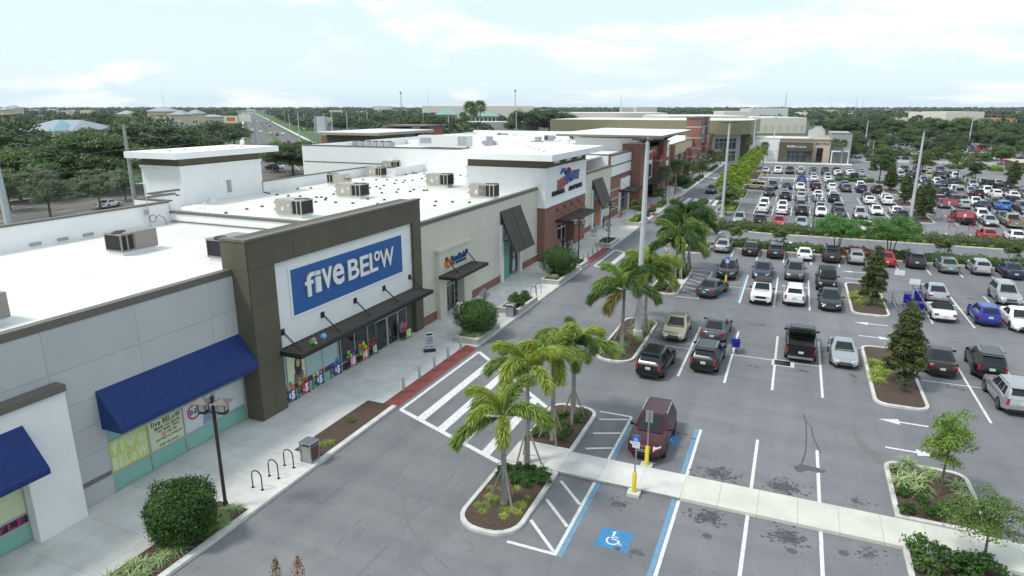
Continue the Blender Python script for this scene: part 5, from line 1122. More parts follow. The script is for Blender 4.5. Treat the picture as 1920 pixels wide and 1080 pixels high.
palm(G_(1074, 788), 3.7, 'darkest green foxtail palm at the far end of the front island', ['palmd', 'palmg', 'palmy', 'palmg'], 10, .88)
palm(G_(1166, 648), 3.5, 'foxtail palm left of the white lamp pole on the second island', ['palmd', 'palmg', 'palmd', 'palmg', 'palmg', 'palmd', 'palmg', 'palmb', 'palmg', 'palmd'], 10, 1.05)
palm(G_(1208, 622), 4.3, 'bright foxtail palm right behind the white lamp pole on the second island', ['palmy', 'palmg'], 10, 1.0)
palm((-10.3, 51.0, zi), 3.6, 'foxtail palm with drooping fronds at the far end of the second island', ['palmg', 'palmy'], 10, .95)
palm(G_(1264, 548), 4.3, 'foxtail palm beside the yellow crossing sign on the third island', ['palmd', 'palmg', 'palmd'], 12, 1.15)
palm(G_(1276, 520), 4.6, 'dark foxtail palm in the middle of the third island', ['palmd', 'palmd', 'palmg'], 12, 1.15)
palm(G_(1290, 508), 4.8, 'dark foxtail palm at the far end of the third island', ['palmd', 'palmd'], 12, 1.15)
palm((-10.0, 70.9, zi), 5.0, 'tallest dark foxtail palm of the third island', ['palmd', 'palmd'], 12, 1.1)
for k, (x, y) in enumerate(((-10.0, 118), (-10.2, 121.5), (-9.8, 124.2), (-10.0, 136), (-10.1, 140), (-9.7, 143), (-10, 154.5), (-10.1, 158), (-9.8, 161.5), (-10, 173.5), (-10.2, 178), (-10, 183), (-10, 188.5), (-10.2, 198.5), (-9.8, 203), (-10.1, 208))):
    palm((x, y, zi), 3.3 + .35 * (k % 3), 'lime green palm on the islands beside the front drive, number %d of the row from the near end' % (k + 1) if False else 'lime green palm in the row beside the front drive, %s from the near end' % ('first second third fourth fifth sixth seventh eighth ninth tenth eleventh twelfth thirteenth fourteenth fifteenth sixteenth'.split()[k]), ['palmlime'], 11, 1.15, 'lime green palms beside the front drive', 0, tr=.1)
# --- near shrubs and clumps
ball_shrub('round_shrub', (-21.35, 16.3, .13), 1.2, 2.35, 'large clipped round shrub in the bed below the left lantern post', n=17000)
ball_shrub('round_shrub', (-21.1, 43.0, .62), 1.45, 2.2, 'large clipped round shrub in the stone planter nearest the blue sign', n=12000)
ball_shrub('round_shrub', (-21.2, 62.6, .62), 1.75, 2.6, 'largest round shrub in the stone planter left of the pet store entrance', n=12000)
for i in range(10): clump((-21.2 + random.uniform(-.55, .6), 12.5 + i * .33 + random.uniform(-.1, .1), .13), random.uniform(.9, 1.25), 'pale strap-leaved clump at the near end of the bed by the round shrub', 'strap-leaved clumps below the round shrub')
for i in range(8): clump((-20.95 + random.uniform(-.35, .4), 17.3 + i * .17, .13), random.uniform(.8, 1.0), 'pale strap-leaved clump at the foot of the left lantern post', 'strap-leaved clumps by the lantern post')
for i in range(3): clump((-21.2 + i * .2, 24.3 + i * .3, .12), .75, 'thin green tuft in the mulch bed behind the litter bin', 'tufts behind the litter bin', True)
shrub((-21.3, 27.4, .12), .5, 'tiny green weed in the middle of the mulch bed', None, 3)
for i in range(9): clump((-20.9 + random.uniform(-.6, .6), 41.55 + .1 * i, .6), random.uniform(.8, 1.0), 'strap-leaved clump at the near end of the planter by the A-board', 'clumps in the planter nearest the blue sign')
for i in range(8): shrub((-21.1 + random.uniform(-.45, .45), 49.6 + i * .42, .6), random.uniform(.9, 1.3), 'leafy dark shrub in the planter beside the second litter bin', 'shrubs in the second planter', 1)
for i in range(8): clump((-21.2 + random.uniform(-.6, .6), 60.0 + .12 * i, .6), random.uniform(.8, 1.0), 'strap-leaved clump at the near end of the pet store planter', 'clumps in the pet store planter')
for lo_, lab in ((68.2, 'flat ground cover at the lamp post left of the pet store crosswalk'), (81.4, 'flat ground cover at the lamp post right of the pet store crosswalk')):
    hedge(-21.9, -20.6, lo_ - 1.0, lo_ + 1.0, .22, lab, 'mid', .55, 700, 'ground_cover')
for i in range(12): clump((-10.3 + random.uniform(-.9, .8), 43.2 + random.uniform(0, 2.2), zi), random.uniform(1.0, 1.3), 'pale strap-leaved clump at the near tip of the second island', 'strap-leaved clumps on the second island tip')
for i in range(12): clump((-9.7 + random.uniform(-.5, .4), 46.5 + i * .42, zi), random.uniform(1.0, 1.4), 'strap-leaved clump along the pole side of the second island', 'strap-leaved clumps along the second island')
for i in range(30): clump((-10.4 + random.uniform(-1.0, 1.0), 22.4 + random.uniform(0, 2.4), zi), random.uniform(.4, .6), 'small yellow-green tuft in mulch at the near tip of the front island', 'small tufts on the front island tip', True)
for i in range(16): shrub((-10.3 + random.uniform(-1.0, 1.0), 24.9 + random.uniform(0, 1.6), zi), random.uniform(.5, 1.0), 'low dark shrub beside the path on the front island', 'low shrubs on the front island', 1)
for i in range(14): shrub((-10.4 + random.uniform(-.9, 1.0), 29.6 + random.uniform(0, 3.6), zi), random.uniform(.6, .9), 'low dark shrub under the middle palm of the front island', 'low shrubs under the middle palms', 0)
for i in range(11): shrub((-10.3 + random.uniform(-.9, .8), 61.5 + random.uniform(0, 2.6), zi), random.uniform(.8, 1.1), 'low green shrub on the near half of the third island', 'shrubs on the third island near half', 0)
for i in range(14): shrub((-10.2 + random.uniform(-.9, .8), 67.1 + random.uniform(0, 4.2), zi), random.uniform(1.0, 1.4), 'low green shrub under the dark palms of the third island', 'shrubs on the third island far half', i % 2)
def CL(q, s): p = gp(*q, .16); clump((p.x, p.y, .16), s, 'big strap-leaved clump under the young tree on the right island', 'strap-leaved clumps on the right island')
for q, s in (((1685, 882), 1.3), ((1688, 905), 1.25), ((1715, 905), 1.6), ((1722, 925), 1.35), ((1742, 890), 1.3), ((1752, 900), 1.2), ((1795, 915), 1.3), ((1808, 935), 1.2), ((1702, 870), 1.1)): CL(q, s)
for q, s in (((1693, 928), .9), ((1700, 960), 1.0), ((1727, 942), .8), ((1745, 968), .9), ((1770, 962), 1.1), ((1790, 955), 1.0), ((1735, 930), .7)): p = gp(*q, .16); shrub((p.x, p.y, .16), s * .9, 'low dark shrub in the mulch of the right island', 'low shrubs on the right island', 1)
for q, s in (((1725, 1040), 1.3), ((1728, 1065), .9), ((1745, 1075), 1.2), ((1790, 1072), 1.6), ((1815, 1078), 1.5), ((1850, 1070), 1.3)): p = gp(*q, .16); shrub((p.x, p.y, .16), s, 'dark shrub at the bottom right corner island below the path', 'shrubs below the path', 0 if s < 1.3 else 1)
plant_tree('young', gp(1762, 930, .16), 4.3, 'young yellow-green tree on the right island above the path', name='young_tree')
plant_tree('youngB', gp(1840, 1062, .16), 3.5, 'airy young green tree at the bottom right corner', name='young_tree', wide=1.1)
p = gp(1628, 574, .16); plant_tree('holly', (p.x + .25, p.y + .3, .16), 5.4, 'dark conical holly on the middle island beside the cart corral', name='holly_tree', wide=.9)
p = gp(1690, 724, .16); plant_tree('holly', (p.x, p.y, .16), 5.5, 'large dark conical holly on the island right of the silver coupe', name='holly_tree', wide=.98)
for i in range(9): clump((6.3 + random.uniform(-.25, .5), 66 + random.uniform(-2.4, 2.2), .16), random.uniform(1.0, 1.3), 'soft grass clump on the left side of the holly island by the corral', 'grass clumps by the corral holly', True)
for i in range(9): clump((6.4 + random.uniform(-.3, .5), 46.8 + random.uniform(-2.2, 2.4), .16), random.uniform(1.0, 1.3), 'soft grass clump on the left side of the near holly island', 'grass clumps by the near holly', True)
for i in range(4): clump((8.1 + random.uniform(-.2, .2), 64 + random.uniform(-.6, 2.4), .16), random.uniform(.9, 1.1), 'soft grass clump right of the corral holly', 'grass clumps right of the corral holly', True)
# two spreading feathery trees and staked small trees behind row four
p = gp(1567, 466, .1); plant_tree('fern', (p.x, 87.2, .1), 4.5, 'wide feathery bright green tree behind the parked row, left of two', name='feathery_tree', wide=.95)
p = gp(1662, 472, .1); plant_tree('fern', (p.x, 87.0, .1), 4.7, 'wide feathery bright green tree behind the red parked car, right of two', name='feathery_tree', wide=.98)
for (x, y, h, lab) in ((1385, 445, 2.5, 'small staked tree behind the silver car at the left end of the parked row'), (1464, 452, 2.6, 'small staked tree behind the dark grey parked SUV'), (1748, 468, 2.7, 'small staked tree in the hedge right of the second feathery tree'), (1872, 480, 2.6, 'small staked tree in the hedge at the right edge')):
    p = gp(x, y, .1); t = plant_tree('crape', (p.x, 86.9, .1), h, lab, name='small_tree')
    for s in (-.5, .5): lobj('stake', MB().bar((s, 0, 0), (s, 0, 1.6), .06), WOODST, t)
hedge(-8.3, 4.2, 85.5, 87.9, .95, 'low reddish green hedge behind the parked row left of the feathery trees'); hedge(4.4, 9.6, 85.5, 87.9, .9, 'low hedge under the left feathery tree', 'pinkfl'); hedge(9.8, 22, 85.5, 87.9, .95, 'low hedge behind the red car and right feathery tree'); hedge(22.2, 45, 85.5, 87.9, .95, 'low hedge behind the parked row at the right edge')
hedge(-9.5, 2.6, 98.0, 101.8, 1.05, 'wide planted hedge of grasses beyond the cross drive, left part', 'olive', wav=.2); hedge(2.8, 17, 98.0, 101.6, .9, 'planted hedge beyond the cross drive behind the feathery trees', 'hedge', wav=.2); hedge(17.2, 30, 98.0, 101.8, .9, 'planted hedge beyond the cross drive right of the feathery trees', 'olive', wav=.2); hedge(30.2, 60, 98, 101.8, .9, 'planted hedge beyond the cross drive at the right edge', 'hedge', wav=.2)
for i in range(24): shrub((-6 + i * 1.75 + random.uniform(-.5, .5), 97.8 + random.uniform(-.25, .15), .12), random.uniform(.5, .8), 'yellow croton at the front edge of the planted median', 'yellow crotons along the planted median', 2)
for q, h, lab in (((1275, 468), 4.8, 'upright magnolia at the corner of the front drive, behind the dark palms'), ((1376, 405), 5.6, 'upright magnolia left of the second lamp pole'), ((1326, 440), 3.6, 'upright magnolia on the corner island before the cross drive')):
    p = gp(*q); plant_tree('magn', (max(-11.0, min(p.x, -9.6)), p.y, .12), h, lab, name='magnolia_tree')
for i in range(16): clump((-10.5 + random.uniform(-.9, 1.2), 81 + random.uniform(0, 5.5), .14), random.uniform(1.1, 1.6), 'pale grass clump on the corner island before the cross drive', 'grass clumps on the corner island')
for i in range(16): clump((-10.4 + random.uniform(-.9, .9), 100 + random.uniform(0, 3.4), .14), random.uniform(1.3, 1.9), 'green grass clump at the foot of the second lamp pole', 'grass clumps at the second lamp pole', True)
for k, (x, y) in enumerate(((19.2, 119), (19.0, 122.6), (18.9, 137.5), (18.8, 158.5), (18.9, 161))): plant_tree('holly', (x, y, .16), (5.8, 5.2, 5.6, 5.6, 5.0)[k], 'dark holly on the far lot islands, %s from the near end' % ('first', 'second', 'third', 'fourth', 'fifth')[k], 'hollies on the far lot islands', name='holly_tree', wide=1.15)
plant_tree('midB', (18.2, 174.6, .16), 8.2, 'tall fresh green tree on the far lot hedge island', name='tree'); hedge(9, 17.2, 173.6, 176.2, 1.1, 'hedge on the island under the fresh green tree', 'mid'); hedge(20.9, 39.8, 177.3, 179.5, 1.0, 'hedge between rows of the far lot on the right', 'hedge'); hedge(-11, -8.6, 116, 125, .7, 'low green bed under the first lime palms', 'lime'); hedge(-11, -8.6, 135, 144, .7, 'low green bed under the middle lime palms', 'lime'); hedge(-11, -8.8, 154, 162, .7, 'low green bed under the farther lime palms', 'lime')
for k, (x, y, h, key) in enumerate(((43.5, 174, 6.0, 'holly'), (44.8, 178.5, 5.4, 'magn'), (36, 188, 7.0, 'olive'), (40, 190, 5.5, 'magn'), (30, 198, 6.5, 'olive'), (37.5, 119, 4.8, 'youngB'), (39, 124, 6.5, 'midB'), (31.8, 101, 3.4, 'crape'), (37, 99.6, 7.2, 'youngB'), (33.5, 100, 3.0, 'crape'))):
    plant_tree(key, (x, y, .1), h, ('dark holly at the right end of the far lot', 'magnolia behind the dark holly at the right end of the far lot', 'olive green tree at the upper right of the far lot', 'magnolia beside the olive green tree at upper right', 'loose olive tree left of the upper right trees', 'airy green tree at the right edge beside the far lot', 'tall green tree at the right edge of the far lot', 'small tree in the planted median before the tan pickup', 'airy tree in the planted median at the right edge', 'small pinkish tree in the planted median near the right edge')[k], name='tree')
# beds and trees along the far shop walk
for k, (x, y, h, key) in enumerate(((-21.2, 99.0, 3.6, 'crape'), (-21.3, 117.5, 3.4, 'crape'), (-21.3, 168, 5.2, 'olive'), (-21.4, 187, 6.0, 'olive'), (-21.0, 213, 5, 'olive'), (-22.5, 161, 4.6, 'olive'))):
    plant_tree(key, (x, y, .15), h, ('small pinkish tree in the stone planter before the craft store', 'small dark tree in the green bed before the craft store tower', 'round tree on the walk beyond the black SUV', 'round tree on the walk before the marquee tower', 'small tree on the walk at the hall corner', 'small tree beside the shop wall past the sabal palms')[k], name='small_tree')
for y0, y1, lab, lf in ((96.6, 101.4, 'yellow-green shrubs in the planter before the craft store', 'lime'), (115.5, 121, 'bright low shrubs in the bed before the craft store tower', 'lime'), (104.2, 106.3, 'short green bed beside the bicycle racks', 'mid'), (109.7, 111.6, 'short green bed past the bicycle racks', 'mid'), (146, 158, 'grasses in the bed beside the black SUV', 'hedge'), (162, 172, 'shrubs in the bed before the tan shops', 'hedge'), (190, 204, 'shrubs in the bed before the marquee tower', 'hedge')):
    hedge(-21.9, -20.7, y0, y1, .7, lab, lf, .15 if y0 > 103 else .5)
ball_shrub('round_shrub', (-22.6, 150.5, .15), 1.8, 2.4, 'round dark shrub on the walk behind the black SUV', n=2500, ls=.12)
# sabal palms on the walk
def fan_leaf(leaf):
    m_ = MB()
    for i in range(22):
        a = R(-115 + 230 * i / 21); l = 1.0 * random.uniform(.85, 1.05); d = Vector((math.cos(a), math.sin(a), 0)); s = Vector((-d.y, d.x, 0)) * .05; b = Vector((.8, 0, 0)); n = len(m_.v)
        m_.v += [tuple(b - s * .4), tuple(b + d * l * .6 + s + Vector((0, 0, -.05))), tuple(b + d * l + Vector((0, 0, -.4))), tuple(b + d * l * .6 - s + Vector((0, 0, -.05)))]; m_.f.append((n, n+1, n+2, n+3)); m_.m.append(0)
    m_.bar((0, 0, 0), (.8, 0, 0), .03); return m_.mesh('fan_leaf', LM[leaf])
FAN = [fan_leaf('sabal'), fan_leaf('sabal')]
def sabal(loc, h, label, group, n=26, s=1.0):
    t = thing('sabal_palm', label, 'palm tree', loc, random.random() * 6, group); lobj('trunk', MB().tube([(0, 0, 0), (0, 0, h * .5), (0, 0, h)], [.2, .17, .17], 8), PALMT, t, True)
    for i in range(n):
        f = link('fan_leaf', random.choice(FAN), t, (0, 0, h)); e = R(75 - 125 * (i / n)); f.rotation_euler = (0, -e, 2.4 * i); f.scale = (s, s, s)
for k, (x, y, h) in enumerate(((-21.6, 121.6, 5.5), (-21.5, 134.5, 5.6), (-14, 226.5, 6.5), (13, 231, 6), (11, 233, 6.2), (-9.5, 229.5, 5))): sabal((x, y, .1), h, ('sabal palm on the walk left of the craft store crosswalk', 'sabal palm on the walk right of the craft store crosswalk', 'sabal palm before the white wall of the far shop', 'sabal palm before the grey block, right one', 'sabal palm before the grey block, left one', 'sabal palm by the far plaza kerb')[k], 'sabal palms near the shops')
# ================================================================== vehicles
def paint(name, c, metal=.25): return mat('car_paint_' + name, c, .28, metal=metal, coat=.35, spec=.4)
PC = {'w': paint('white', (.72, .72, .71), 0), 's': paint('silver', (.42, .43, .44), .6), 'g': paint('grey', (.10, .105, .11), .5), 'k': paint('black', (.008, .008, .009), 0), 'b': paint('blue', (.012, .035, .30)), 'c': paint('sky_blue', (.02, .17, .50)), 'n': paint('navy', (.018, .028, .075)), 'r': paint('red', (.42, .012, .018), 0), 'm': paint('maroon', (.060, .006, .012)), 't': paint('gold', (.42, .36, .25), .5), 'e': paint('pale_green', (.20, .26, .235), .5), 'd': paint('dark_slate', (.035, .038, .045), .4), 'y': paint('taxi_yellow', (.75, .42, .03), 0), 'o': paint('brown_black', (.022, .012, .013), .2)}
CNAME = {'w': 'white', 's': 'silver', 'g': 'grey', 'k': 'black', 'b': 'blue', 'c': 'bright blue', 'n': 'navy', 'r': 'red', 'm': 'maroon', 't': 'gold', 'e': 'pale green', 'd': 'dark slate', 'y': 'yellow', 'o': 'dark brown'}
TNAME = {'a': 'sedan', 'u': 'SUV', 'h': 'hatchback', 'p': 'pickup truck', 'j': 'boxy off-roader', 'v': 'minivan', 'q': 'coupe', 'x': 'convertible'}
CGLASS = mat('car_glass', (.014, .019, .021), .09, spec=.4); TYRE = mat('tyre', (.016, .016, .016), .85); RIM = mat('alloy_rim', (.42, .43, .44), .3, metal=.8); TRIM = mat('black_trim', (.012, .012, .012), .6); HEADL = mat('headlight', (.62, .64, .66), .08, spec=1.0, coat=1.0); TAILL = mat('taillight', (.36, .012, .015), .12, coat=1.0); CHROME = mat('chrome', (.62, .62, .63), .15, metal=.9); PLATE = mat('licence_plate', (.58, .62, .58), .5); SOFTTOP = mat('soft_top', (.012, .012, .014), .9); BEDDARK = mat('bed_shade_and_cover', (.010, .010, .010), .9)
SPEC = {  # L, W, H, clearance, belt, hood nose, hood cowl, deck z, ycowl, roof front, roof rear, back base, wheelbase, wheel r
 'a': (4.80, 1.84, 1.47, .19, .94, .70, .92, 1.00, 1.05, .18, -.92, -1.80, 2.78, .34),
 'q': (4.50, 1.77, 1.33, .18, .88, .64, .86, .92, .72, -.05, -.95, -1.75, 2.58, .33),
 'x': (4.35, 1.80, 1.27, .17, .88, .66, .84, .90, .62, .05, -.72, -1.28, 2.42, .33),
 'h': (4.30, 1.76, 1.52, .20, .98, .74, .97, 1.02, .95, .22, -1.60, -2.10, 2.60, .32),
 'u': (4.60, 1.86, 1.69, .24, 1.08, .86, 1.06, 1.12, .95, .22, -1.82, -2.26, 2.70, .36),
 'j': (4.30, 1.84, 1.80, .30, 1.14, 1.02, 1.10, 1.16, .62, .36, -1.98, -2.08, 2.60, .40),
 'v': (5.10, 1.98, 1.75, .20, 1.04, .84, 1.04, 1.08, 1.35, .45, -2.15, -2.50, 3.0, .35),
 'p': (5.80, 2.02, 1.88, .30, 1.20, 1.06, 1.18, 1.22, 1.10, .48, -.62, -.78, 3.65, .41)}
def car_body(k):
    L, Wd, H, cl, belt, hn, hc, deck, yA, yB, yC, yD, wb, wr = SPEC[k]; h = L / 2; W2 = Wd / 2; box = k in 'jpv'
    def zt(y):
        P = [(-h, cl + .36), (-h + .05, deck - .14), (-h + .16, deck - .04), (-h + .45, deck - (.1 if k in 'uhvj' else 0)), (max(yD - .05, -h + .5), deck - (.1 if k in 'uhvj' else 0)), (max(yD + .4, -h + .6), belt), (yA - .2, belt), (yA + .05, hc), (h - .55, hn + .07), (h - .22, hn), (h - .06, hn - .14), (h, cl + .30)]
        for (a, za), (b, zb) in zip(P, P[1:]):
            if a <= y <= b: return za + (zb - za) * (y - a) / max(1e-6, b - a)
        return P[-1][1]
    def hw(y): t = max(0, (abs(y) - (h - .65)) / .65); return W2 * (1 - (.10 if box else .20) * t ** 2)
    def zb(y): t = max(0, (abs(y) - (h - .5)) / .5); return cl + .10 * t
    ys = sorted(set([-h, -h + .05, -h + .16, -h + .45, max(yD - .05, -h + .5) if k in 'uhvj' else yD - .05, yD + .4 if k not in 'uhvj' else yD + .6, -wb / 2, 0, wb / 2, yA - .2, yA + .05, (yA + h) / 2, h - .55, h - .22, h - .06, h]))
    rings = []
    for y in ys:
        w, t, b = hw(y), zt(y), zb(y); m = b + (t - b) * .55
        half = [(w * .80, b), (w * .965, b + .10), (w, m), (w * .985, t - .09), (w * .90, t), (w * .45, t + .025)]
        rings.append([(x, y, z) for x, z in half] + [(-x, y, z) for x, z in reversed(half)])
    return rings, hw
def cabin(k):
    L, Wd, H, cl, belt, hn, hc, deck, yA, yB, yC, yD, wb, wr = SPEC[k]; bw = Wd / 2 * .925; tw = Wd / 2 * (.80 if k in 'jpv' else .70)
    f = .10 if k == 'j' else .28; r = .10 if k in 'jp' else .24
    def loop(w, ya, yb, z, ff, rr, s=1.0): return [(.80 * w, ya, z), (w, ya - ff, z), (w, yb + rr, z), (.82 * w, yb, z), (-.82 * w, yb, z), (-w, yb + rr, z), (-w, ya - ff, z), (-.80 * w, ya, z)]
    zb0 = belt - .05
    base = loop(bw, yA, yD, zb0, f, r); roof = loop(tw, yB, yC, H - .07, f * .5, r * .5); top = loop(tw * .86, yB - .12, yC + .12, H - .005, f * .4, r * .4)
    return base, roof, top
def pane_on(q, u0, u1, v0, v1, off=.012):      # q: bottom-left, bottom-right, top-right, top-left
    a, b, c, d = map(Vector, q); n = (b - a).cross(d - a).normalized() * off
    P = lambda u, v: (a.lerp(b, u)).lerp(d.lerp(c, u), v) + n
    return [P(u0, v0), P(u1, v0), P(u1, v1), P(u0, v1)]
def car_parts(k):
    """list of (name, mesh builder, material key, smooth)"""
    L, Wd, H, cl, belt, hn, hc, deck, yA, yB, yC, yD, wb, wr = SPEC[k]; h = L / 2; W2 = Wd / 2; out_ = []
    rings, hw = car_body(k); body = MB().loft(rings); base, roof, top = cabin(k)
    if k == 'x': out_.append(('soft_top', MB().loft([base, roof, top], caps=False).poly(top), SOFTTOP, True))
    else: body.loft([base, roof, top], caps=False); body.poly(top[::-1] if False else top)
    out_.append(('body', body, 'paint', True))
    F = lambda i, j: (base[i], base[j], roof[j], roof[i])
    out_.append(('windshield', MB().poly(pane_on(F(7, 0)[:2] + F(7, 0)[2:], .03, .97, .12, .95)[::-1] if False else pane_on((base[0], base[7], roof[7], roof[0]), .03, .97, .12, .95)), CGLASS, False))
    out_.append(('rear_window', MB().poly(pane_on((base[4], base[3], roof[3], roof[4]), .04, .96, .34 if k in 'uhv' else .14, .93)), CGLASS, False))
    cuts = {'a': ((.06, .47), (.51, .90)), 'q': ((.08, .60), (.64, .88)), 'x': ((.1, .75),), 'h': ((.06, .42), (.46, .76), (.80, .95)), 'u': ((.06, .40), (.44, .72), (.76, .95)), 'j': ((.06, .40), (.44, .70), (.74, .95)), 'v': ((.06, .36), (.39, .68), (.71, .95)), 'p': ((.06, .50), (.55, .94))}[k]
    for s in (0, 1):
        q = (base[2], base[1], roof[1], roof[2]) if s == 0 else (base[6], base[5], roof[5], roof[6])
        for a, b in cuts:
            u0, u1 = (1 - b, 1 - a) if s == 0 else (a, b)
            out_.append(('side_window', MB().poly(pane_on(q, u0, u1, .14, .90)), CGLASS, False))
    for sy in (-1, 1):
        for sx in (-1, 1):
            y = sy * wb / 2; w = hw(y); c0, c1 = sx * (w - .22), sx * (w + .012)
            t = MB(); n = 16; rr = [(c0, wr * .97), (c0 + (c1 - c0) * .1, wr), (c0 + (c1 - c0) * .9, wr), (c1, wr * .94), (c1, wr * .66)]
            ring = lambda x, r: [(x, y + r * math.cos(6.283 * i / n), wr + r * math.sin(6.283 * i / n)) for i in range(n)]
            t.loft([ring(*q) for q in rr]); out_.append(('wheel', t, TYRE, True))
            rm = MB(); x2 = c1 + sx * .006; rm.poly(ring(x2, wr * .64)); out_.append(('rim', rm, RIM, False))
            for i in range(5):
                a = 6.283 * i / 5 + .3; b_ = MB()
            sp = MB()
            for i in range(5):
                a = 6.283 * (i + .5) / 5; p = lambda r, da: (x2 + sx * .004, y + r * math.cos(a + da), wr + r * math.sin(a + da)); sp.poly([p(wr * .22, -.5), p(wr * .58, -.30), p(wr * .58, .30), p(wr * .22, .5)])
            out_.append(('rim_gap', sp, TRIM, False))
            ar = MB(); ar.loft([[(sx * (w - .3), y + (wr + .07) * math.cos(R(a)), max(cl + .02, wr + (wr + .07) * math.sin(R(a)))) for a in range(-20, 201, 20)], [(sx * (w + .003), y + (wr + .07) * math.cos(R(a)), max(cl + .02, wr + (wr + .07) * math.sin(R(a)))) for a in range(-20, 201, 20)]]); out_.append(('wheel_arch', ar, TRIM, False))
    nz = hn - .10; fw = hw(h - .1)
    for s in (-1, 1):
        out_.append(('headlight', MB().loft([[(s * fw * .52, h - .01, nz - .12), (s * fw * .52, h - .02, nz + .03), (s * fw * .96, h - .20, nz + .115), (s * fw * 1.03, h - .20, nz - .10)], [(s * fw * .50, h - .25, nz - .12), (s * fw * .54, h - .25, nz + .125), (s * fw * .93, h - .50, nz + .145), (s * fw * 1.03, h - .46, nz - .08)]]) if k != 'j' else MB().tube([(s * fw * .66, h - .1, nz - .06), (s * fw * .66, h + .012, nz - .06)], .10, 12), HEADL, False))
        rw = hw(-h + .1)
        if k in 'ujvh': z0, z1, xi = deck - .40, deck - .06, .83
        elif k == 'p': z0, z1, xi = .78, 1.14, .88
        else: z0, z1, xi = deck - .27, deck - .11, .66
        out_.append(('taillight', MB().box(s * rw * xi, s * rw * 1.0, -h - .012, -h + .20, z0, z1), TAILL, False))
        if k != 'x' or True: out_.append(('mirror', MB().loft([[(s * (W2 * .93), yA - .28, belt + .02), (s * (W2 * .93), yA - .36, belt + .02), (s * (W2 * .93), yA - .36, belt + .12), (s * (W2 * .93), yA - .28, belt + .10)], [(s * (W2 + .18), yA - .34, belt + .0), (s * (W2 + .18), yA - .42, belt + .0), (s * (W2 + .18), yA - .42, belt + .17), (s * (W2 + .18), yA - .34, belt + .15)]]), 'paint' if k not in 'jp' else TRIM, False))
    out_.append(('wiper_cowl', MB().poly([(-Wd * .36, yA + .01, hc + .034), (Wd * .36, yA + .01, hc + .034), (Wd * .33, yA + .13, hc + .034), (-Wd * .33, yA + .13, hc + .034)]), TRIM, False))
    gw = fw * (.46 if k != 'j' else .5); out_.append(('grille', MB().box(-gw, gw, h - .06, h + .006, nz - .22, nz - .02), TRIM if k != 'p' else CHROME, False))
    for z in (nz - .17, nz - .08): out_.append(('grille_bar', MB().box(-gw * .96, gw * .96, h + .004, h + .016, z - .012, z + .012), CHROME if k != 'j' else TRIM, False))
    out_.append(('lower_intake', MB().box(-fw * .62, fw * .62, h - .08, h + .008, cl + .10, cl + .24), TRIM, False))
    out_.append(('licence_plate', MB().box(-.16, .16, -h - .018, -h + .05, (deck - .42 if k not in 'ujvhp' else .74), (deck - .27 if k not in 'ujvhp' else .90)), PLATE, False))
    out_.append(('rear_bumper', MB().box(-hw(-h + .1) * .86, hw(-h + .1) * .86, -h - .02, -h + .1, cl + .06, cl + .22), TRIM if k != 'p' else CHROME, False))
    if k in 'uv':
        for s in (-1, 1): out_.append(('roof_rail', MB().bar((s * Wd * .34, yB - .25, H + .02), (s * Wd * .34, yC + .3, H + .02), .04), CHROME, False))
    if k == 'u': out_.append(('rear_spoiler', MB().box(-Wd * .32, Wd * .32, yC - .16, yC + .1, H - .09, H - .05), 'paint', False))
    if k in 'ah': out_.append(('antenna', MB().loft([[(-.02, yC + .25, H - .02), (.02, yC + .25, H - .02), (.0, yC + .1, H - .02)], [(-.004, yC + .12, H + .06), (.004, yC + .12, H + .06), (0, yC + .1, H + .05)]]), TRIM, False))
    if k == 'j': out_.append(('spare_wheel', MB().tube([(0, -h - .02, 1.0), (0, -h - .24, 1.0)], .38, 16), TYRE, True)); out_.append(('hard_top', MB().loft([[(x * 1.02, y, z + .015) for x, y, z in roof], [(x * 1.02, y, z + .015) for x, y, z in top]]), TRIM, True))
    if k == 'p':
        z = deck + .032; out_.append(('bed_shade_sheet', MB().poly([(-W2 * .78, -h + .12, z), (W2 * .78, -h + .12, z), (W2 * .78, yD - .12, z), (-W2 * .78, yD - .12, z)]), BEDDARK, False))  # flat black sheet over the body, shade of an open bed put into colour
        for s in (-1, 1): out_.append(('bed_rail', MB().box(s * W2 * .78, s * W2 * .92, -h + .1, yD - .1, deck, deck + .09), 'paint', False))
        out_.append(('tailgate', MB().box(-W2 * .80, W2 * .80, -h - .008, -h + .1, .72, deck + .09), 'paint', False))
    return out_
PROTO = {}; SIMPLE = {}
ORD = ('body', 'soft_top')
for k in SPEC:
    L_ = []
    for (nm, mb_, m, sm) in car_parts(k):
        me = mb_.mesh(nm, PC['w'] if m == 'paint' else m, sm); L_.append((nm, me, m == 'paint'))
    PROTO[k] = L_
    sm_ = MB(); slots = [PC['w']]
    for (nm, mb_, m, s_) in car_parts(k):
        if nm in ('rim_gap', 'grille_bar', 'antenna', 'rear_bumper', 'lower_intake', 'roof_rail'): continue
        mt = PC['w'] if m == 'paint' else m
        if mt not in slots: slots.append(mt)
        n = len(sm_.v); sm_.v += mb_.v; sm_.f += [tuple(n + i for i in f) for f in mb_.f]; sm_.m += [slots.index(mt)] * len(mb_.f)
    SIMPLE[k] = sm_.mesh('car', slots, True)
NCAR = {'p': 'pickup_truck', 'v': 'minivan'}
def paintover(o, c):
    o.material_slots[0].link = 'OBJECT'; o.material_slots[0].material = PC[c]
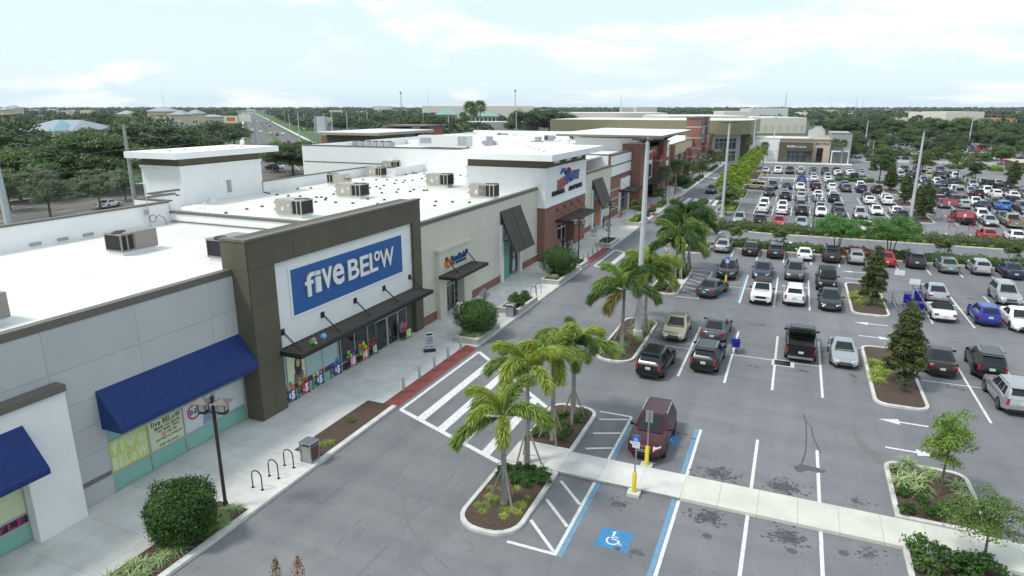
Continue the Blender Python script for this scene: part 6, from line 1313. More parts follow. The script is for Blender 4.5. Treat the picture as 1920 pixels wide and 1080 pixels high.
def put_car(k, c, x, y, rz, label, group, full=True, z=0.0, sc=1.0, extra=None):
    nm = NCAR.get(k, 'parked_car')
    cat = {'p': 'pickup truck', 'v': 'minivan'}.get(k, 'car')
    if not full:
        o = link(nm, SIMPLE[k], None, (x, y, z), rz); o.scale = (sc,) * 3; paintover(o, c); tag(o, label, cat, group); return o
    t = thing(nm, label, cat, (x, y, z), rz, group); t.scale = (sc,) * 3; wheel = None
    for pn, me, p in PROTO[k]:
        par = wheel if pn in ('rim', 'rim_gap') else t
        o = link(pn, me, par)
        if p: paintover(o, c)
        if pn == 'wheel': wheel = o
    return t
rc = random.Random(5)
ORDN = 'first second third fourth fifth sixth seventh eighth ninth tenth eleventh twelfth thirteenth fourteenth fifteenth sixteenth seventeenth eighteenth nineteenth twentieth'.split()
# (near end pixel, type, colour, F front / R rear to the viewer, label, turn in degrees)
NEAR = [((1207, 858), 'u', 'm', 'F', 'maroon SUV alone in the accessible bay behind the blue parking signs', 0), ((1217, 707), 'u', 'k', 'R', 'black SUV beside the palm island with its tail to the viewer', -3), ((1319, 696), 'u', 'k', 'R', 'black SUV with red tail lights left of the loose blue shopping cart', -2), ((1259, 637), 'a', 't', 'F', 'gold sedan facing the viewer beside the lamp pole island', 2), ((1336, 640), 'a', 'g', 'R', 'dark grey sedan just beyond the black SUV near the loose cart', -2),
 ((1500, 676), 'p', 'k', 'R', 'black pickup truck with raised bed cover at the storm drain', 0), ((1583, 687), 'q', 's', 'F', 'silver coupe facing the viewer left of the near holly', 1), ((1330, 557), 'a', 'g', 'R', 'dark grey sedan parked askew on the blue accessible symbol', -13), ((1360, 522), 'u', 'k', 'F', 'black SUV facing the viewer behind the yellow sign post', 0), ((1427, 522), 'a', 'n', 'F', 'navy sedan just beyond the white boxy SUV', 0), ((1425, 569), 'j', 'w', 'F', 'white boxy SUV facing the viewer with slotted grille', 0), ((1489, 525), 'u', 'g', 'F', 'grey SUV facing the viewer just beyond the white crossover', 0), ((1488, 571), 'u', 'w', 'R', 'white crossover with tall tail lights, rear to the viewer', 0), ((1550, 544), 'j', 'k', 'F', 'black off-roader with soft top facing the viewer', 0), ((1557, 581), 'a', 'k', 'F', 'black sedan facing the viewer just before the off-roader', 0),
 ((1353, 472), 'a', 's', 'R', 'silver sedan at the left end of the row along the hedge', -3), ((1405, 478), 'a', 'k', 'R', 'black sedan second from the left along the hedge', 0), ((1453, 483), 'u', 'd', 'R', 'dark grey crossover third from the left along the hedge', 0), ((1508, 487), 'q', 'w', 'R', 'white coupe along the hedge left of the feathery trees', 0), ((1559, 491), 'u', 'd', 'R', 'dark SUV along the hedge under the left feathery tree', 0), ((1606, 494), 'h', 's', 'R', 'silver hatchback along the hedge half behind the corral holly', 0), ((1663, 498), 'a', 'r', 'R', 'bright red sedan along the hedge', 0), ((1720, 502), 'u', 'd', 'R', 'dark SUV right of the red sedan along the hedge', -2), ((1782, 511), 'a', 'e', 'R', 'pale green sedan along the hedge', 0), ((1843, 514), 'h', 's', 'R', 'silver hatchback right of the pale green sedan along the hedge', 0), ((1905, 522), 'a', 'n', 'R', 'navy sedan along the hedge at the right edge', 0),
 ((1760, 566), 'a', 's', 'R', 'silver sedan just beyond the white convertible', 0), ((1772, 601), 'x', 'w', 'R', 'white convertible with black soft top beside the cart corral', 0), ((1856, 609), 'h', 'b', 'R', 'deep blue hatchback with its tail to the viewer', 0), ((1896, 572), 'u', 's', 'F', 'silver SUV facing the viewer behind the blue hatchback', 0), ((1925, 622), 'a', 'w', 'F', 'white sedan cut by the right edge beside the blue hatchback', 0),
 ((1769, 704), 'a', 'o', 'R', 'dark brown sedan right of the near holly', -2), ((1862, 710), 'u', 'k', 'R', 'black crossover right of the dark brown sedan', -3), ((1912, 776), 'u', 's', 'R', 'silver crossover at the right edge with its tail to the viewer', 2)]
for (q, k, c, f, lab, dg) in NEAR:
    p = gp(q[0], q[1], .25); L = SPEC[k][0]
    t = put_car(k, c, p.x, p.y + L / 2, (math.pi if f == 'F' else 0) + R(dg), lab, 'cars parked in the near lot')
    if 'raised bed' in lab: lobj('bed_cover', MB().loft([[(-.82, -.95, 1.28), (.82, -.95, 1.28), (.82, -.95, 1.33), (-.82, -.95, 1.33)], [(-.82, -2.0, 1.98), (.82, -2.0, 1.98), (.82, -2.0, 2.03), (-.82, -2.0, 2.03)]]), BEDDARK, t)
    if 'maroon' in lab: lobj('dashboard_paper', MB().loft([[(.1, .72, 1.16), (.5, .72, 1.16), (.5, .62, 1.22), (.1, .62, 1.22)], [(.1, .72, 1.165), (.5, .72, 1.165), (.5, .62, 1.225), (.1, .62, 1.225)]]), SIGNWH, t)
# far lot, row by row; two letters type+colour+facing, '---' empty, '***' any
ROWL = {105.2: 'usF ukR arF asF --- amF awF --- ukR', 118.1: '--- uwR awR ukR awF *** *** --- ukR', 123.5: '--- uwF awF ugF *** *** --- awF awR', 136.7: '--- --- ukR usR awR ukR --- awR uwR', 142.0: '--- ukF asF usF awF awF --- agF awF', 155.1: '--- ukF anR awF umR uwR ugR unR ukR', 160.5: '--- --- --- *** *** *** *** uwF ---', 173.7: '--- --- --- abR awR awR --- --- ---', 179.2: '--- --- --- --- asF *** *** *** ---', 192.4: 'awF pwF pmF usR agF akR awR uwR asR', 197.8: '--- --- awR *** *** *** ukR *** ***'}
ROWR = {105.2: 'arR awR *** ujR *** *** ---', 118.1: 'jkR asF ptR *** *** --- ---', 123.5: 'akR uwF agF *** *** --- ---', 136.7: 'agF hsR anR ucR *** *** ---', 142.0: '*** *** awF akR *** *** ---', 155.1: 'asR ukR psR umR uwR awR asR', 160.5: '*** *** uwF asF uwF *** ***', 173.7: '*** *** anR --- *** pkR ***', 179.2: 'awF usF *** *** *** usF asF', 192.4: 'usF ukR *** *** uwF *** ---', 197.8: 'uwF *** ugF *** *** --- ---', 210: '--- ukF jkF *** *** --- ---'}
cw_ = 'wwwwwwssssssgggkkkkkkdddnnbrmte'; tw_ = 'aaaauuuuuuhjvp'
def fill(rows, x0, where):
    ri = 0
    for yc, s in rows.items():
        ri += 1; n = 0
        for i, cd in enumerate(s.split()):
            if cd == '---': continue
            n += 1
            if cd == '***': cd = rc.choice(tw_) + rc.choice(cw_) + rc.choice('FR')
            k, c, f = cd
            if c == 'j': k, c = 'j', 'k'
            x = x0 + ST * (i + .5) + rc.uniform(-.15, .15); yy = yc + rc.uniform(-.3, .3) + (SPEC[k][0] - 4.7) * .2
            lab = '%s %s, %s from left, %s row, far lot %s' % (CNAME[c], TNAME[k], ORDN[n - 1], ORDN[ri - 1], where)
            put_car(k, c, x, yy, (math.pi if f == 'F' else 0) + R(rc.uniform(-1.5, 1.5)), lab, 'cars parked in the far lot', full=yc < 165)
fill(ROWL, .2 - 3 * ST, 'left of the hollies'); fill(ROWR, 23.3, 'right of the hollies')
# gold van turning in, taxi and black SUV on the front drive
put_car('v', 't', -7.3, 152.4, R(72), 'gold minivan turning in beside the lime palms', None)
put_car('u', 'k', -15.3, 141.5, R(180), 'black SUV driving towards the viewer on the front drive', None); t = put_car('v', 'y', -15.4, 166.5, R(180), 'yellow taxi van behind the black SUV on the front drive', None, sc=1.0)
lobj('taxi_sign', MB().box(-.3, .3, -.1, .1, 1.76, 1.9), SIGNWH, t)
# the lot under the big trees beyond
n = 0
for r_, y in enumerate((262, 267.5, 281, 286.5, 300, 305.5, 319, 324.5, 338, 343.5, 357, 376, 395)):
    m = 0
    for i in range(20):
        x = 14 + (y - 262) * .10 + ST * i
        if rc.random() < (.28 if x < 66 else .6) or x > 76: continue
        n += 1; m += 1; k, c = rc.choice(tw_), rc.choice(cw_)
        lab = '%s %s, %s from left, %s row of the tree-shaded lot' % (CNAME[c], TNAME[k], ORDN[m - 1], ORDN[r_])
        put_car(k, c, x, y, rc.choice((0, math.pi)), lab, 'cars in the tree-shaded lot', full=False)
# ================================================================== street furniture, goods, signs, people
def lantern_post(x, y, z, h, label, heads=2, rz=0.0, group='lantern posts along the walk'):
    t = thing('lantern_post', label, 'lamp post', (x, y, z), rz, group)
    lobj('pole', MB().tube([(0, 0, 0), (0, 0, .35), (0, 0, .4), (0, 0, h)], [.11, .11, .075, .065], 10), mat('lamp_brown_black', (.022, .016, .013), .5), t, True)
    lobj('base_flange', MB().tube([(0, 0, 0), (0, 0, .06)], .17, 10), BLACK, t); lobj('finial', MB().tube([(0, 0, h), (0, 0, h + .12), (0, 0, h + .2)], [.09, .09, .02], 8), BLACK, t)
    for k in range(heads):
        a = math.pi * 2 * k / heads + .35; c, s = math.cos(a), math.sin(a); P = lambda u, v, w: (u * c - v * s, u * s + v * c, w)
        hd = MB(); cx = .42; zt = h - .12
        hd.loft([[P(cx - .34, -.34, zt), P(cx + .34, -.34, zt), P(cx + .34, .34, zt), P(cx - .34, .34, zt)], [P(cx - .05, -.05, zt + .16), P(cx + .05, -.05, zt + .16), P(cx + .05, .05, zt + .16), P(cx - .05, .05, zt + .16)]]); l = lobj('lantern', hd, mat('lantern_roof_bronze', (.11, .095, .085), .5), t)
        fr = MB()
        for u in (-.17, .17):
            for v in (-.17, .17): fr.bar(P(cx + u, v, zt), P(cx + u * .85, v * .85, zt - .42), .025)
        fr.loft([[P(cx - .18, -.18, zt - .5), P(cx + .18, -.18, zt - .5), P(cx + .18, .18, zt - .5), P(cx - .18, .18, zt - .5)], [P(cx - .16, -.16, zt - .42), P(cx + .16, -.16, zt - .42), P(cx + .16, .16, zt - .42), P(cx - .16, .16, zt - .42)]]); fr.bar(P(0, 0, zt - .05), P(cx - .1, 0, zt - .05), .04).bar(P(0, 0, zt - .5), P(cx - .1, 0, zt - .46), .04); lobj('frame', fr, BLACK, l)
        lobj('lens', MB().loft([[P(cx - .12, -.12, zt - .41), P(cx + .12, -.12, zt - .41), P(cx + .12, .12, zt - .41), P(cx - .12, .12, zt - .41)], [P(cx - .14, -.14, zt - .02), P(cx + .14, -.14, zt - .02), P(cx + .14, .14, zt - .02), P(cx - .14, .14, zt - .02)]]), mat('lamp_lens', (.42, .42, .40), .3), l)
lantern_post(-21.3, 18.42, .12, 5.2, 'dark post with two lanterns beside the clipped shrub, nearest the viewer')
lantern_post(-20.95, 68.4, .55, 4.7, 'lantern post in the planter left of the pet store crosswalk'); lantern_post(-21.0, 81.6, .55, 4.8, 'lantern post in the planter right of the pet store crosswalk'); lantern_post(-21.3, 122.8, .15, 5, 'lantern post before the craft store tower', 2); lantern_post(-21.6, 158.5, .15, 5, 'lantern post beside the tan shops', 2); lantern_post(-21.6, 176, .15, 5, 'lantern post before the marquee tower', 2); lantern_post(3.2, 102.2, .12, 5, 'thin lantern post in the median behind the left feathery tree', 2); lantern_post(-9.3, 222.5, .1, 5, 'lantern post by the far plaza', 2)
def planter(y0, y1, label, x0=-22.15, x1=-20.12, h=.45):
    t = thing('planter', label, 'planter', ((x0 + x1) / 2, (y0 + y1) / 2, .15), 0, 'stone planters along the walk'); w = .28
    for a, b, c, d in ((x0, x1, y0, y0 + w), (x0, x1, y1 - w, y1), (x0, x0 + w, y0 + w, y1 - w), (x1 - w, x1, y0 + w, y1 - w)):
        n = max(1, round(max(b - a, d - c) / .62))
        for r in range(2):
            for k in range(n):
                if b - a > d - c: m_ = MB().box(a + (b - a) * k / n + .006, a + (b - a) * (k + 1) / n - .006, c + .02, d - .02, .15 + r * .19, .15 + (r + 1) * .19 - .008)
                else: m_ = MB().box(a + .02, b - .02, c + (d - c) * k / n + .006, c + (d - c) * (k + 1) / n - .006, .15 + r * .19, .15 + (r + 1) * .19 - .008)
                wobj('block', m_, SPLIT, t)
        wobj('coping', MB().box(a, b, c, d, .53, .15 + h), mat('coping_stone', (.55, .535, .47), .85, var=.08, scale=2), t)
    wobj('soil', MB().box(x0 + w, x1 - w, y0 + w, y1 - w, .15, .55), MULCH, t)
planter(41.1, 45.2, 'stone planter with large round shrub nearest the blue sign'); planter(49.1, 53.6, 'stone planter with low shrubs beside the second litter bin'); planter(59.5, 66.3, 'stone planter with the largest round shrub left of the pet store'); planter(66.9, 69.5, 'small stone planter with lamp post left of the red crossing strip'); planter(79.2, 83.8, 'stone planter with lamp post right of the red crossing strip'); planter(95.9, 101.9, 'stone planter with small pinkish tree before the craft store')
def hoop(x, y, lab, grp, w=.56, h=.92):
    t = thing('bike_rack', lab, 'bike rack', (x, y, .15), 0, grp); r = w / 2
    lobj('hoop', MB().tube([(-r, 0, 0), (-r, 0, h - r)] + [(-r * math.cos(a), 0, h - r + r * math.sin(a)) for a in np.linspace(.2, math.pi - .2, 10)] + [(r, 0, h - r), (r, 0, 0)], .028, 8), BLACK, t, True)
    for s in (-r, r): lobj('foot_plate', MB().tube([(s, 0, 0), (s, 0, .02)], .075, 8), BLACK, t)
for k, y in enumerate((20.15, 21.2, 22.24)): hoop(-21.15, y, '%s black hoop bike rack of three beside the mulch bed, counted from the viewer' % ('first', 'second', 'third')[k], 'bike racks near the litter bin')
for k, y in enumerate((55.0, 56.2)): hoop(-21.05, y, '%s of two black hoop bike racks between the planters' % ('nearer', 'farther')[k], 'bike racks between planters')
for k, y in enumerate((103.4, 104.1, 104.8, 136.2, 137.2, 138.2)): hoop(-21.4 + .3 * (k % 3), y, '%s black hoop bike rack %s' % (('first', 'second', 'third')[k % 3], 'by the craft store planter' if k < 3 else 'past the sabal palms'), 'far bike racks')
def bin_(x, y, lab):
    t = thing('litter_bin', lab, 'litter bin', (x, y, .15), 0, 'litter bins'); s = .3
    lobj('body', MB().box(-s, s, -s, s, .04, .86), STEEL, t)
    for a in (0, 1):
        for z in range(4):
            for k in range(2):
                y0, y1 = -s + .05 + k * .26, -s + .05 + k * .26 + .235; z0 = .10 + z * .18
                lobj('panel_board', MB().box(s, s + .015, y0, y1, z0, z0 + .165), mat('brown_board', (.12, .055, .038), .7, var=.1), t) if a == 0 else None
    for sx in (-1, 1):
        for sy in (-1, 1): lobj('post', MB().box(sx * s - .03, sx * s + .03, sy * s - .03, sy * s + .03, 0, 1.02), STEEL, t)
    lobj('opening', MB().tube([(0, 0, .86), (0, 0, .89)], .17, 12), BLACK, t); lobj('lid', MB().loft([[(-s - .06, -s - .06, 1.02), (s + .06, -s - .06, 1.02), (s + .06, s + .06, 1.02), (-s - .06, s + .06, 1.02)], [(-s - .02, -s - .02, 1.09), (s + .02, -s - .02, 1.09), (s + .02, s + .02, 1.09), (-s - .02, s + .02, 1.09)]]), STEEL, t)
bin_(-20.62, 23.15, 'litter bin with brown boards at the mulch bed, nearest the viewer'); bin_(-20.62, 48.6, 'litter bin at the corner of the second planter')
for k in range(5): tag(wobj('bollard', MB().tube([(-20.74, 32.0 + 1.92 * k, .14), (-20.74, 32.0 + 1.92 * k, 1.04), (-20.74, 32.0 + 1.92 * k, 1.07)], [.085, .085, .06], 12), STEEL, None, True), '%s steel bollard from the viewer along the red strip below the blue sign' % ORDN[k], 'bollard', 'steel bollards along the near red strip')
for k in range(5): tag(wobj('bollard', MB().tube([(-20.98, 70.4 + 1.95 * k, .14), (-20.98, 70.4 + 1.95 * k, 1.04), (-20.98, 70.4 + 1.95 * k, 1.07)], [.085, .085, .06], 12), STEEL, None, True), '%s steel bollard from the viewer along the red strip at the pet store' % ORDN[k], 'bollard', 'steel bollards along the pet store strip')
# --- A-boards
t = thing('poster_stand', 'poster stand on a black base before the shop doors', 'sign', (-22.75, 38.7, .15), R(42)); lobj('base', MB().box(-.4, .4, -.25, .25, 0, .14), BLACK, t); lobj('frame', MB().box(-.36, .36, -.03, .03, .16, 1.5), STEEL, t); lobj('poster', MB().box(-.33, .33, -.038, -.03, .2, 1.46), WF, t); lobj('poster_picture', MB().box(-.26, .26, -.042, -.038, .52, 1.12), mat('poster_picture', (.20, .10, .22), .5, col2=(.45, .5, .55), scale=9, space='O'), t); lobj('poster_header', MB().box(-.24, .24, -.042, -.038, 1.2, 1.34), PLUMBK, t)
mm_ = MB(); text(mm_, 'DO YOU', (-.27, -.041, .28), (1, 0, 0), (0, 0, 1), .16, bold=.04, width=.54); lobj('lettering', mm_, PLUMBK, t)
t = thing('sandwich_board', 'white sandwich board beside the clinic door', 'sign', (-24.7, 47.2, .15), R(60))
for s in (-1, 1): lobj('board', MB().loft([[(-.3, s * .32, 0), (.3, s * .32, 0), (.3, s * .28, 0), (-.3, s * .28, 0)], [(-.3, s * .04, 1.1), (.3, s * .04, 1.1), (.3, s * .0, 1.1), (-.3, s * .0, 1.1)]]), SIGNWH, t)
lobj('logo', MB().box(-.12, .12, -.19, -.165, .55, .8), ORANGE, t)
# --- ball racks
TOY = {n: mat('toy_' + n, c, .45, var=.25, scale=9) for n, c in (('orange', (.62, .20, .03)), ('red', (.55, .03, .05)), ('green', (.06, .30, .08)), ('lime', (.30, .62, .02)), ('purple', (.22, .02, .28)), ('yellow', (.66, .55, .03)), ('teal', (.03, .28, .36)), ('white', (.6, .6, .58)), ('pink', (.62, .06, .22)), ('blue', (.05, .18, .5)), ('sky', (.18, .48, .62)), ('peach', (.55, .3, .2)))}
TOYB = {c: MB().ball((0, 0, 0), 1, 12, 8).mesh('toy_ball', m, True) for c, m in TOY.items()}
WIRE = mat('cart_wire', (.10, .10, .105), .5, metal=.5)
RK = [((536, 762), (555, 749), (.02, .07, .30), '$5', 'orange orange peach green', 'blue priced ball cart beside the olive pier'), ((560.7, 746), (581.5, 735), (.42, .03, .07), '$5', 'orange red green peach', 'red priced ball cart second from the olive pier'), ((588, 730), (607, 719), (.02, .08, .30), '$5', 'white yellow peach purple white', 'blue priced ball cart of pale balls, third from the olive pier'), ((622.7, 710.7), (639, 700), (.07, .03, .24), '$5', 'teal teal blue', 'purple priced ball cart below the dark window'), ((652, 693), (669, 684.4), (.45, .22, .22), '$5', 'lime lime purple purple lime', 'ball cart with lime green and purple balls'), ((675, 681), (691, 672), (.52, .20, .12), '$4', 'orange teal lime yellow orange', 'orange four dollar ball cart'), ((694, 669.5), (708.4, 661.8), (.05, .20, .08), '$2', 'red pink red', 'green two dollar cart of rings'), ((757, 639), (772, 631.6), (.35, .52, .06), '$5', 'pink red blue', 'lime signed cart of foam boards beside the right olive pier')]
for ri, (a, b, sc_, pr, cols, lab) in enumerate(RK):
    A_, B_ = gp(*a, .15), gp(*b, .15); y0, y1 = A_.y, B_.y; xf = (A_.x + B_.x) / 2; xb = xf - .75; t = thing('ball_cart', lab, 'cart', ((xf + xb) / 2, (y0 + y1) / 2, .15), 0, 'priced carts under the canopy'); h = 1.15
    m_ = MB()
    for x in (xf, xb):
        for y in (y0, y1): m_.tube([(x, y, .2), (x, y, h)], .02, 5)
    for z in (.45, .7, .92, 1.12):
        m_.bar((xf, y0, z), (xf, y1, z), .014).bar((xb, y0, z), (xb, y1, z), .014).bar((xf, y0, z), (xb, y0, z), .014).bar((xf, y1, z), (xb, y1, z), .014)
    for q in range(1, 6):
        yy = y0 + (y1 - y0) * q / 6; m_.bar((xf, yy, .45), (xf, yy, 1.12), .01).bar((xb, yy, .45), (xb, yy, 1.12), .01)
        xx = xb + (xf - xb) * q / 6; m_.bar((xx, y0, .45), (xx, y0, 1.12), .01)
    m_.box(xb, xf, y0, y1, .44, .455); wobj('wire_basket', m_, WIRE, t)
    for x in (xf, xb):
        for y in (y0, y1): wobj('castor', MB().tube([(x - .02, y, .19), (x + .02, y, .19)], .045, 8), BLACK, t)
    sm = mat('cart_sign_%d' % ri, sc_, .5); ym = (y0 + y1) / 2; hw_ = min(.36, (y1 - y0) * .34)
    s_ = wobj('price_sign', MB().box(xf + .02, xf + .035, ym - hw_ * .6, ym + hw_ * 1.4, .26, .92), sm, t); mm_ = MB(); text(mm_, pr[0], (xf + .04, ym - hw_ * .4, .51), (0, 1, 0), (0, 0, 1), .26, bold=.05, width=hw_ * .5); text(mm_, pr[1], (xf + .04, ym + hw_ * .22, .37), (0, 1, 0), (0, 0, 1), .44, bold=.07, width=hw_ * .85); wobj('price', mm_, SIGNWH, s_)
    cl_ = cols.split()
    if ri < 7:
        for q in range(25):
            lay = q // 9; r = (.185 if ri != 6 else .14) * rc.uniform(.85, 1.08); x = xb + .15 + (xf - xb - .3) * (q % 3) / 2 + rc.uniform(-.04, .04); y = y0 + .15 + (y1 - y0 - .3) * ((q % 9) // 3) / 2 + rc.uniform(-.05, .05); z = .70 + lay * .29 + rc.uniform(-.03, .05)
            if lay == 2: x = x * .7 + (xb + xf) * .15; y = y * .6 + (y0 + y1) * .2 + (.2 if q > 20 else 0)
            c = cl_[q % len(cl_)]
            o = link('toy_ball', TOYB[c], None, (x, y, z)); o.scale = (r, r, r); tag(o, '%s toy ball in the %s priced cart from the olive pier' % (c, ORDN[ri]), 'ball', 'toy balls in the %s cart' % ORDN[ri])
    else:
        for q in range(7):
            c = ('pink', 'red', 'blue', 'pink', 'orange', 'sky', 'pink')[q]; o = wobj('foam_board', MB().loft([[(xb + .1 + .09 * q, y0 + .12 + .09 * (q % 4) + .3 * math.cos(a), 1.12 + .42 * math.sin(a)) for a in np.linspace(0, 6.0, 14)], [(xb + .15 + .09 * q, y0 + .12 + .09 * (q % 4) + .3 * math.cos(a), 1.12 + .42 * math.sin(a)) for a in np.linspace(0, 6.0, 14)]]), TOY[c]); tag(o, '%s foam board, %s in the lime signed cart' % (c, ORDN[q]), 'board', 'foam boards')
for q, c, r, lab in (((607, 632), 'sky', .19, 'sky blue ball lying on the canopy slats'), ((588, 638.5), 'peach', .16, 'peach ball on the canopy slats beside a blue one'), ((584, 643), 'green', .17, 'green ball on the canopy slats near its left end'), ((592, 642), 'white', .10, 'small white ball on the canopy slats between others')):
    p = gp(*q, 3.8); tag(link('toy_ball', MB().ball((0, 0, 0), r, 12, 8).mesh('toy_ball', TOY[c], True), None, (p.x, p.y, 3.66 + r)), lab, 'ball', 'balls on the canopy')
# --- parking signs on yellow bollards
def acc_sign(x, y, lab, front, z=.0, h=3.0):
    t = thing('accessible_parking_sign', lab, 'sign', (x, y, z), 0 if front else math.pi, 'accessible parking signs')
    lobj('footing', MB().box(-.28, .28, -.25, .25, 0, .155), KERB, t); lobj('bollard', MB().tube([(0, 0, .1), (0, 0, 1.1), (0, 0, 1.16)], [.1, .1, .06], 12), YELLOW, t, True); lobj('post', MB().tube([(0, 0, 1.1), (0, 0, h)], .035, 8), STEEL, t); b = lobj('sign_plate', MB().box(-.17, .17, -.045, -.036, h - .62, h), SIGNGREY, t)
    s = lobj('blue_panel', MB().box(-.165, .165, -.05, -.046, h - .30, h - .01), SPBLUE, t); lobj('white_panel', MB().box(-.165, .165, -.05, -.046, h - .61, h - .31), SIGNWH, t)
    m_ = MB(); cx, cz = -.02, h - .19
    for i in range(10): a, b2 = R(140 + 20 * i), R(160 + 20 * i); m_.poly([(cx + .05 * math.cos(a), -.053, cz + .05 * math.sin(a)), (cx + .075 * math.cos(a), -.053, cz + .075 * math.sin(a)), (cx + .075 * math.cos(b2), -.053, cz + .075 * math.sin(b2)), (cx + .05 * math.cos(b2), -.053, cz + .05 * math.sin(b2))])
    m_.box(-.035, -.01, -.053, -.052, cz, cz + .09).box(-.03, .04, -.053, -.052, cz - .01, cz + .012).box(.035, .055, -.053, -.052, cz - .07, cz); lobj('wheelchair_symbol', m_, SIGNWH, s)
    m_ = MB(); text(m_, 'PARKING BY', (-.14, -.051, h - .40), (1, 0, 0), (0, 0, 1), .04, width=.28); text(m_, 'PERMIT ONLY', (-.14, -.051, h - .47), (1, 0, 0), (0, 0, 1), .04, width=.28); text(m_, '$250 FINE', (-.11, -.051, h - .56), (1, 0, 0), (0, 0, 1), .035, width=.22); lobj('lettering', m_, SPBLUE, s)
acc_sign(-5.23, 26.6, 'blue accessible parking sign on a yellow bollard below the concrete path', True); acc_sign(-5.2, 29.2, 'grey sign back on a yellow bollard above the concrete path', False); acc_sign(-5.1, 65.9, 'blue accessible parking sign before the black SUV in the second lot row', True)
for k, (x, y) in enumerate(((-6.1, 177.6), (.45, 178.0), (-4.6, 141.5), (-7.2, 178.0))): acc_sign(x, y, 'accessible parking sign, %s in the far lot' % ('by the far path on the left', 'by the far path on the right', 'beside the white cars near the lime palms', 'furthest left by the far path')[k], True)
# --- traffic signs
def post_sign(P, label, kind):
    x, y, z = P; t = thing('traffic_sign', label, 'sign', (x, y, .05)); lobj('post', MB().tube([(0, 0, 0), (0, 0, z + .35)], .03, 6), STEEL, t); b = .055
    if kind == 'back':
        s = lobj('diamond_plate', MB().loft([[(0, b, z - .52), (.52, b, z), (0, b, z + .52), (-.52, b, z)], [(0, b + .008, z - .52), (.52, b + .008, z), (0, b + .008, z + .52), (-.52, b + .008, z)]]), SIGNGREY, t); lobj('lower_plate', MB().box(-.32, .32, b, b + .008, z - .85, z - .56), SIGNGREY, t)
    else:
        s = lobj('diamond_plate', MB().loft([[(0, -b, z - .58), (.58, -b, z), (0, -b, z + .58), (-.58, -b, z)], [(0, -b + .008, z - .58), (.58, -b + .008, z), (0, -b + .008, z + .58), (-.58, -b + .008, z)]]), SIGNYEL, t)
        m_ = MB(); yy = -b - .004; q = lambda pts: m_.poly([(u, yy, z + v) for u, v in pts])
        q([(.02 + .07 * math.cos(a), .30 + .07 * math.sin(a)) for a in np.linspace(0, 5.8, 10)]); q([(-.07, .2), (.08, .2), (.06, -.05), (-.06, -.05)]); q([(.0, -.05), (.08, -.05), (.22, -.32), (.12, -.32)]); q([(-.07, -.05), (.0, -.05), (-.12, -.34), (-.22, -.34)]); q([(.07, .18), (.22, .02), (.18, -.02), (.05, .1)]); q([(-.07, .18), (-.22, .04), (-.18, 0), (-.05, .1)]); lobj('walking_figure', m_, PLUMBK, s)
        s2 = lobj('arrow_plate', MB().box(-.34, .34, -b, -b + .008, z - .98, z - .62), SIGNYEL, t); m_ = MB().poly([(-.2, -b - .003, z - .9), (.02, -b - .003, z - .8), (-.02, -b - .003, z - .74), (-.26, -b - .003, z - .86)]).poly([(-.27, -b - .003, z - .94), (-.1, -b - .003, z - .93), (-.24, -b - .003, z - .78)]); lobj('arrow', m_, PLUMBK, s2)
post_sign(fx(908, 553, -21.0), 'grey diamond sign back on the walk behind the first planter shrub', 'back'); post_sign(fx(1140, 422, -20.6), 'grey diamond sign back at the planter right of the pet store crosswalk', 'back'); post_sign(fx(1252, 485, -11.4), 'yellow pedestrian crossing sign in front of the dark palms', 'ped'); post_sign(fx(1439, 290, -8.9), 'yellow pedestrian sign by the far plaza', 'ped'); post_sign(fx(1295, 324, -20.9), 'grey diamond sign back before the tan shops', 'back'); post_sign(fx(1257, 330, -20.7), 'grey diamond sign back beside the second sabal palm', 'back')
p = fy(1882, 302, 236); t = thing('stop_sign', 'red stop sign at the lot exit near the upper right', 'sign', (p.x, 236, 0)); lobj('post', MB().tube([(0, 0, 0), (0, 0, 2.4)], .04, 6), STEEL, t); lobj('octagon_plate', MB().loft([[(.5 * math.cos(R(22.5 + 45 * i)), -.06, 2.3 + .5 * math.sin(R(22.5 + 45 * i))) for i in range(8)], [(.5 * math.cos(R(22.5 + 45 * i)), -.045, 2.3 + .5 * math.sin(R(22.5 + 45 * i))) for i in range(8)]]), REDS, t); mm_ = MB(); text(mm_, 'STOP', (-.36, -.064, 2.2), (1, 0, 0), (0, 0, 1), .26, width=.72); lobj('lettering', mm_, SIGNWH, t)
# --- tall lot lighting
def pole_light(q, top, label, P=None, w=.26, heads=4):
    P = P or gp(*q); h = ptop(P, top); t = thing('light_pole', label, 'light pole', (P.x, P.y, 0), .4, 'tall white light poles'); w = w * (1 if h > 10 else .7)
    lobj('base', MB().tube([(0, 0, 0), (0, 0, .7)], .36, 12), KERB, t); lobj('shaft', MB().tube([(0, 0, .02), (0, 0, h)], [w, w * .55], 8), POLEM, t, False); lobj('cap', MB().tube([(0, 0, h), (0, 0, h + .35)], [.09, .05], 6), HVACS, t)
    for k in range(heads):
        a = 6.283 * k / heads; c, s = math.cos(a), math.sin(a); hd = MB().bar((0, 0, h + .12), (c * .5, s * .5, h + .14), .07); d = Vector((c, s, 0)); e = Vector((-s, c, 0)); p = Vector((0, 0, h + .13))
        hd.loft([[p + d * .4 + e * .2, p + d * .4 - e * .2, p + d * .4 - e * .2 + Vector((0, 0, .12)), p + d * .4 + e * .2 + Vector((0, 0, .12))], [p + d * 1.1 + e * .2, p + d * 1.1 - e * .2, p + d * 1.1 - e * .2 + Vector((0, 0, .1)), p + d * 1.1 + e * .2 + Vector((0, 0, .1))]]); lobj('luminaire', hd, mat('luminaire_dark', (.06, .055, .055), .5), t)
    return t
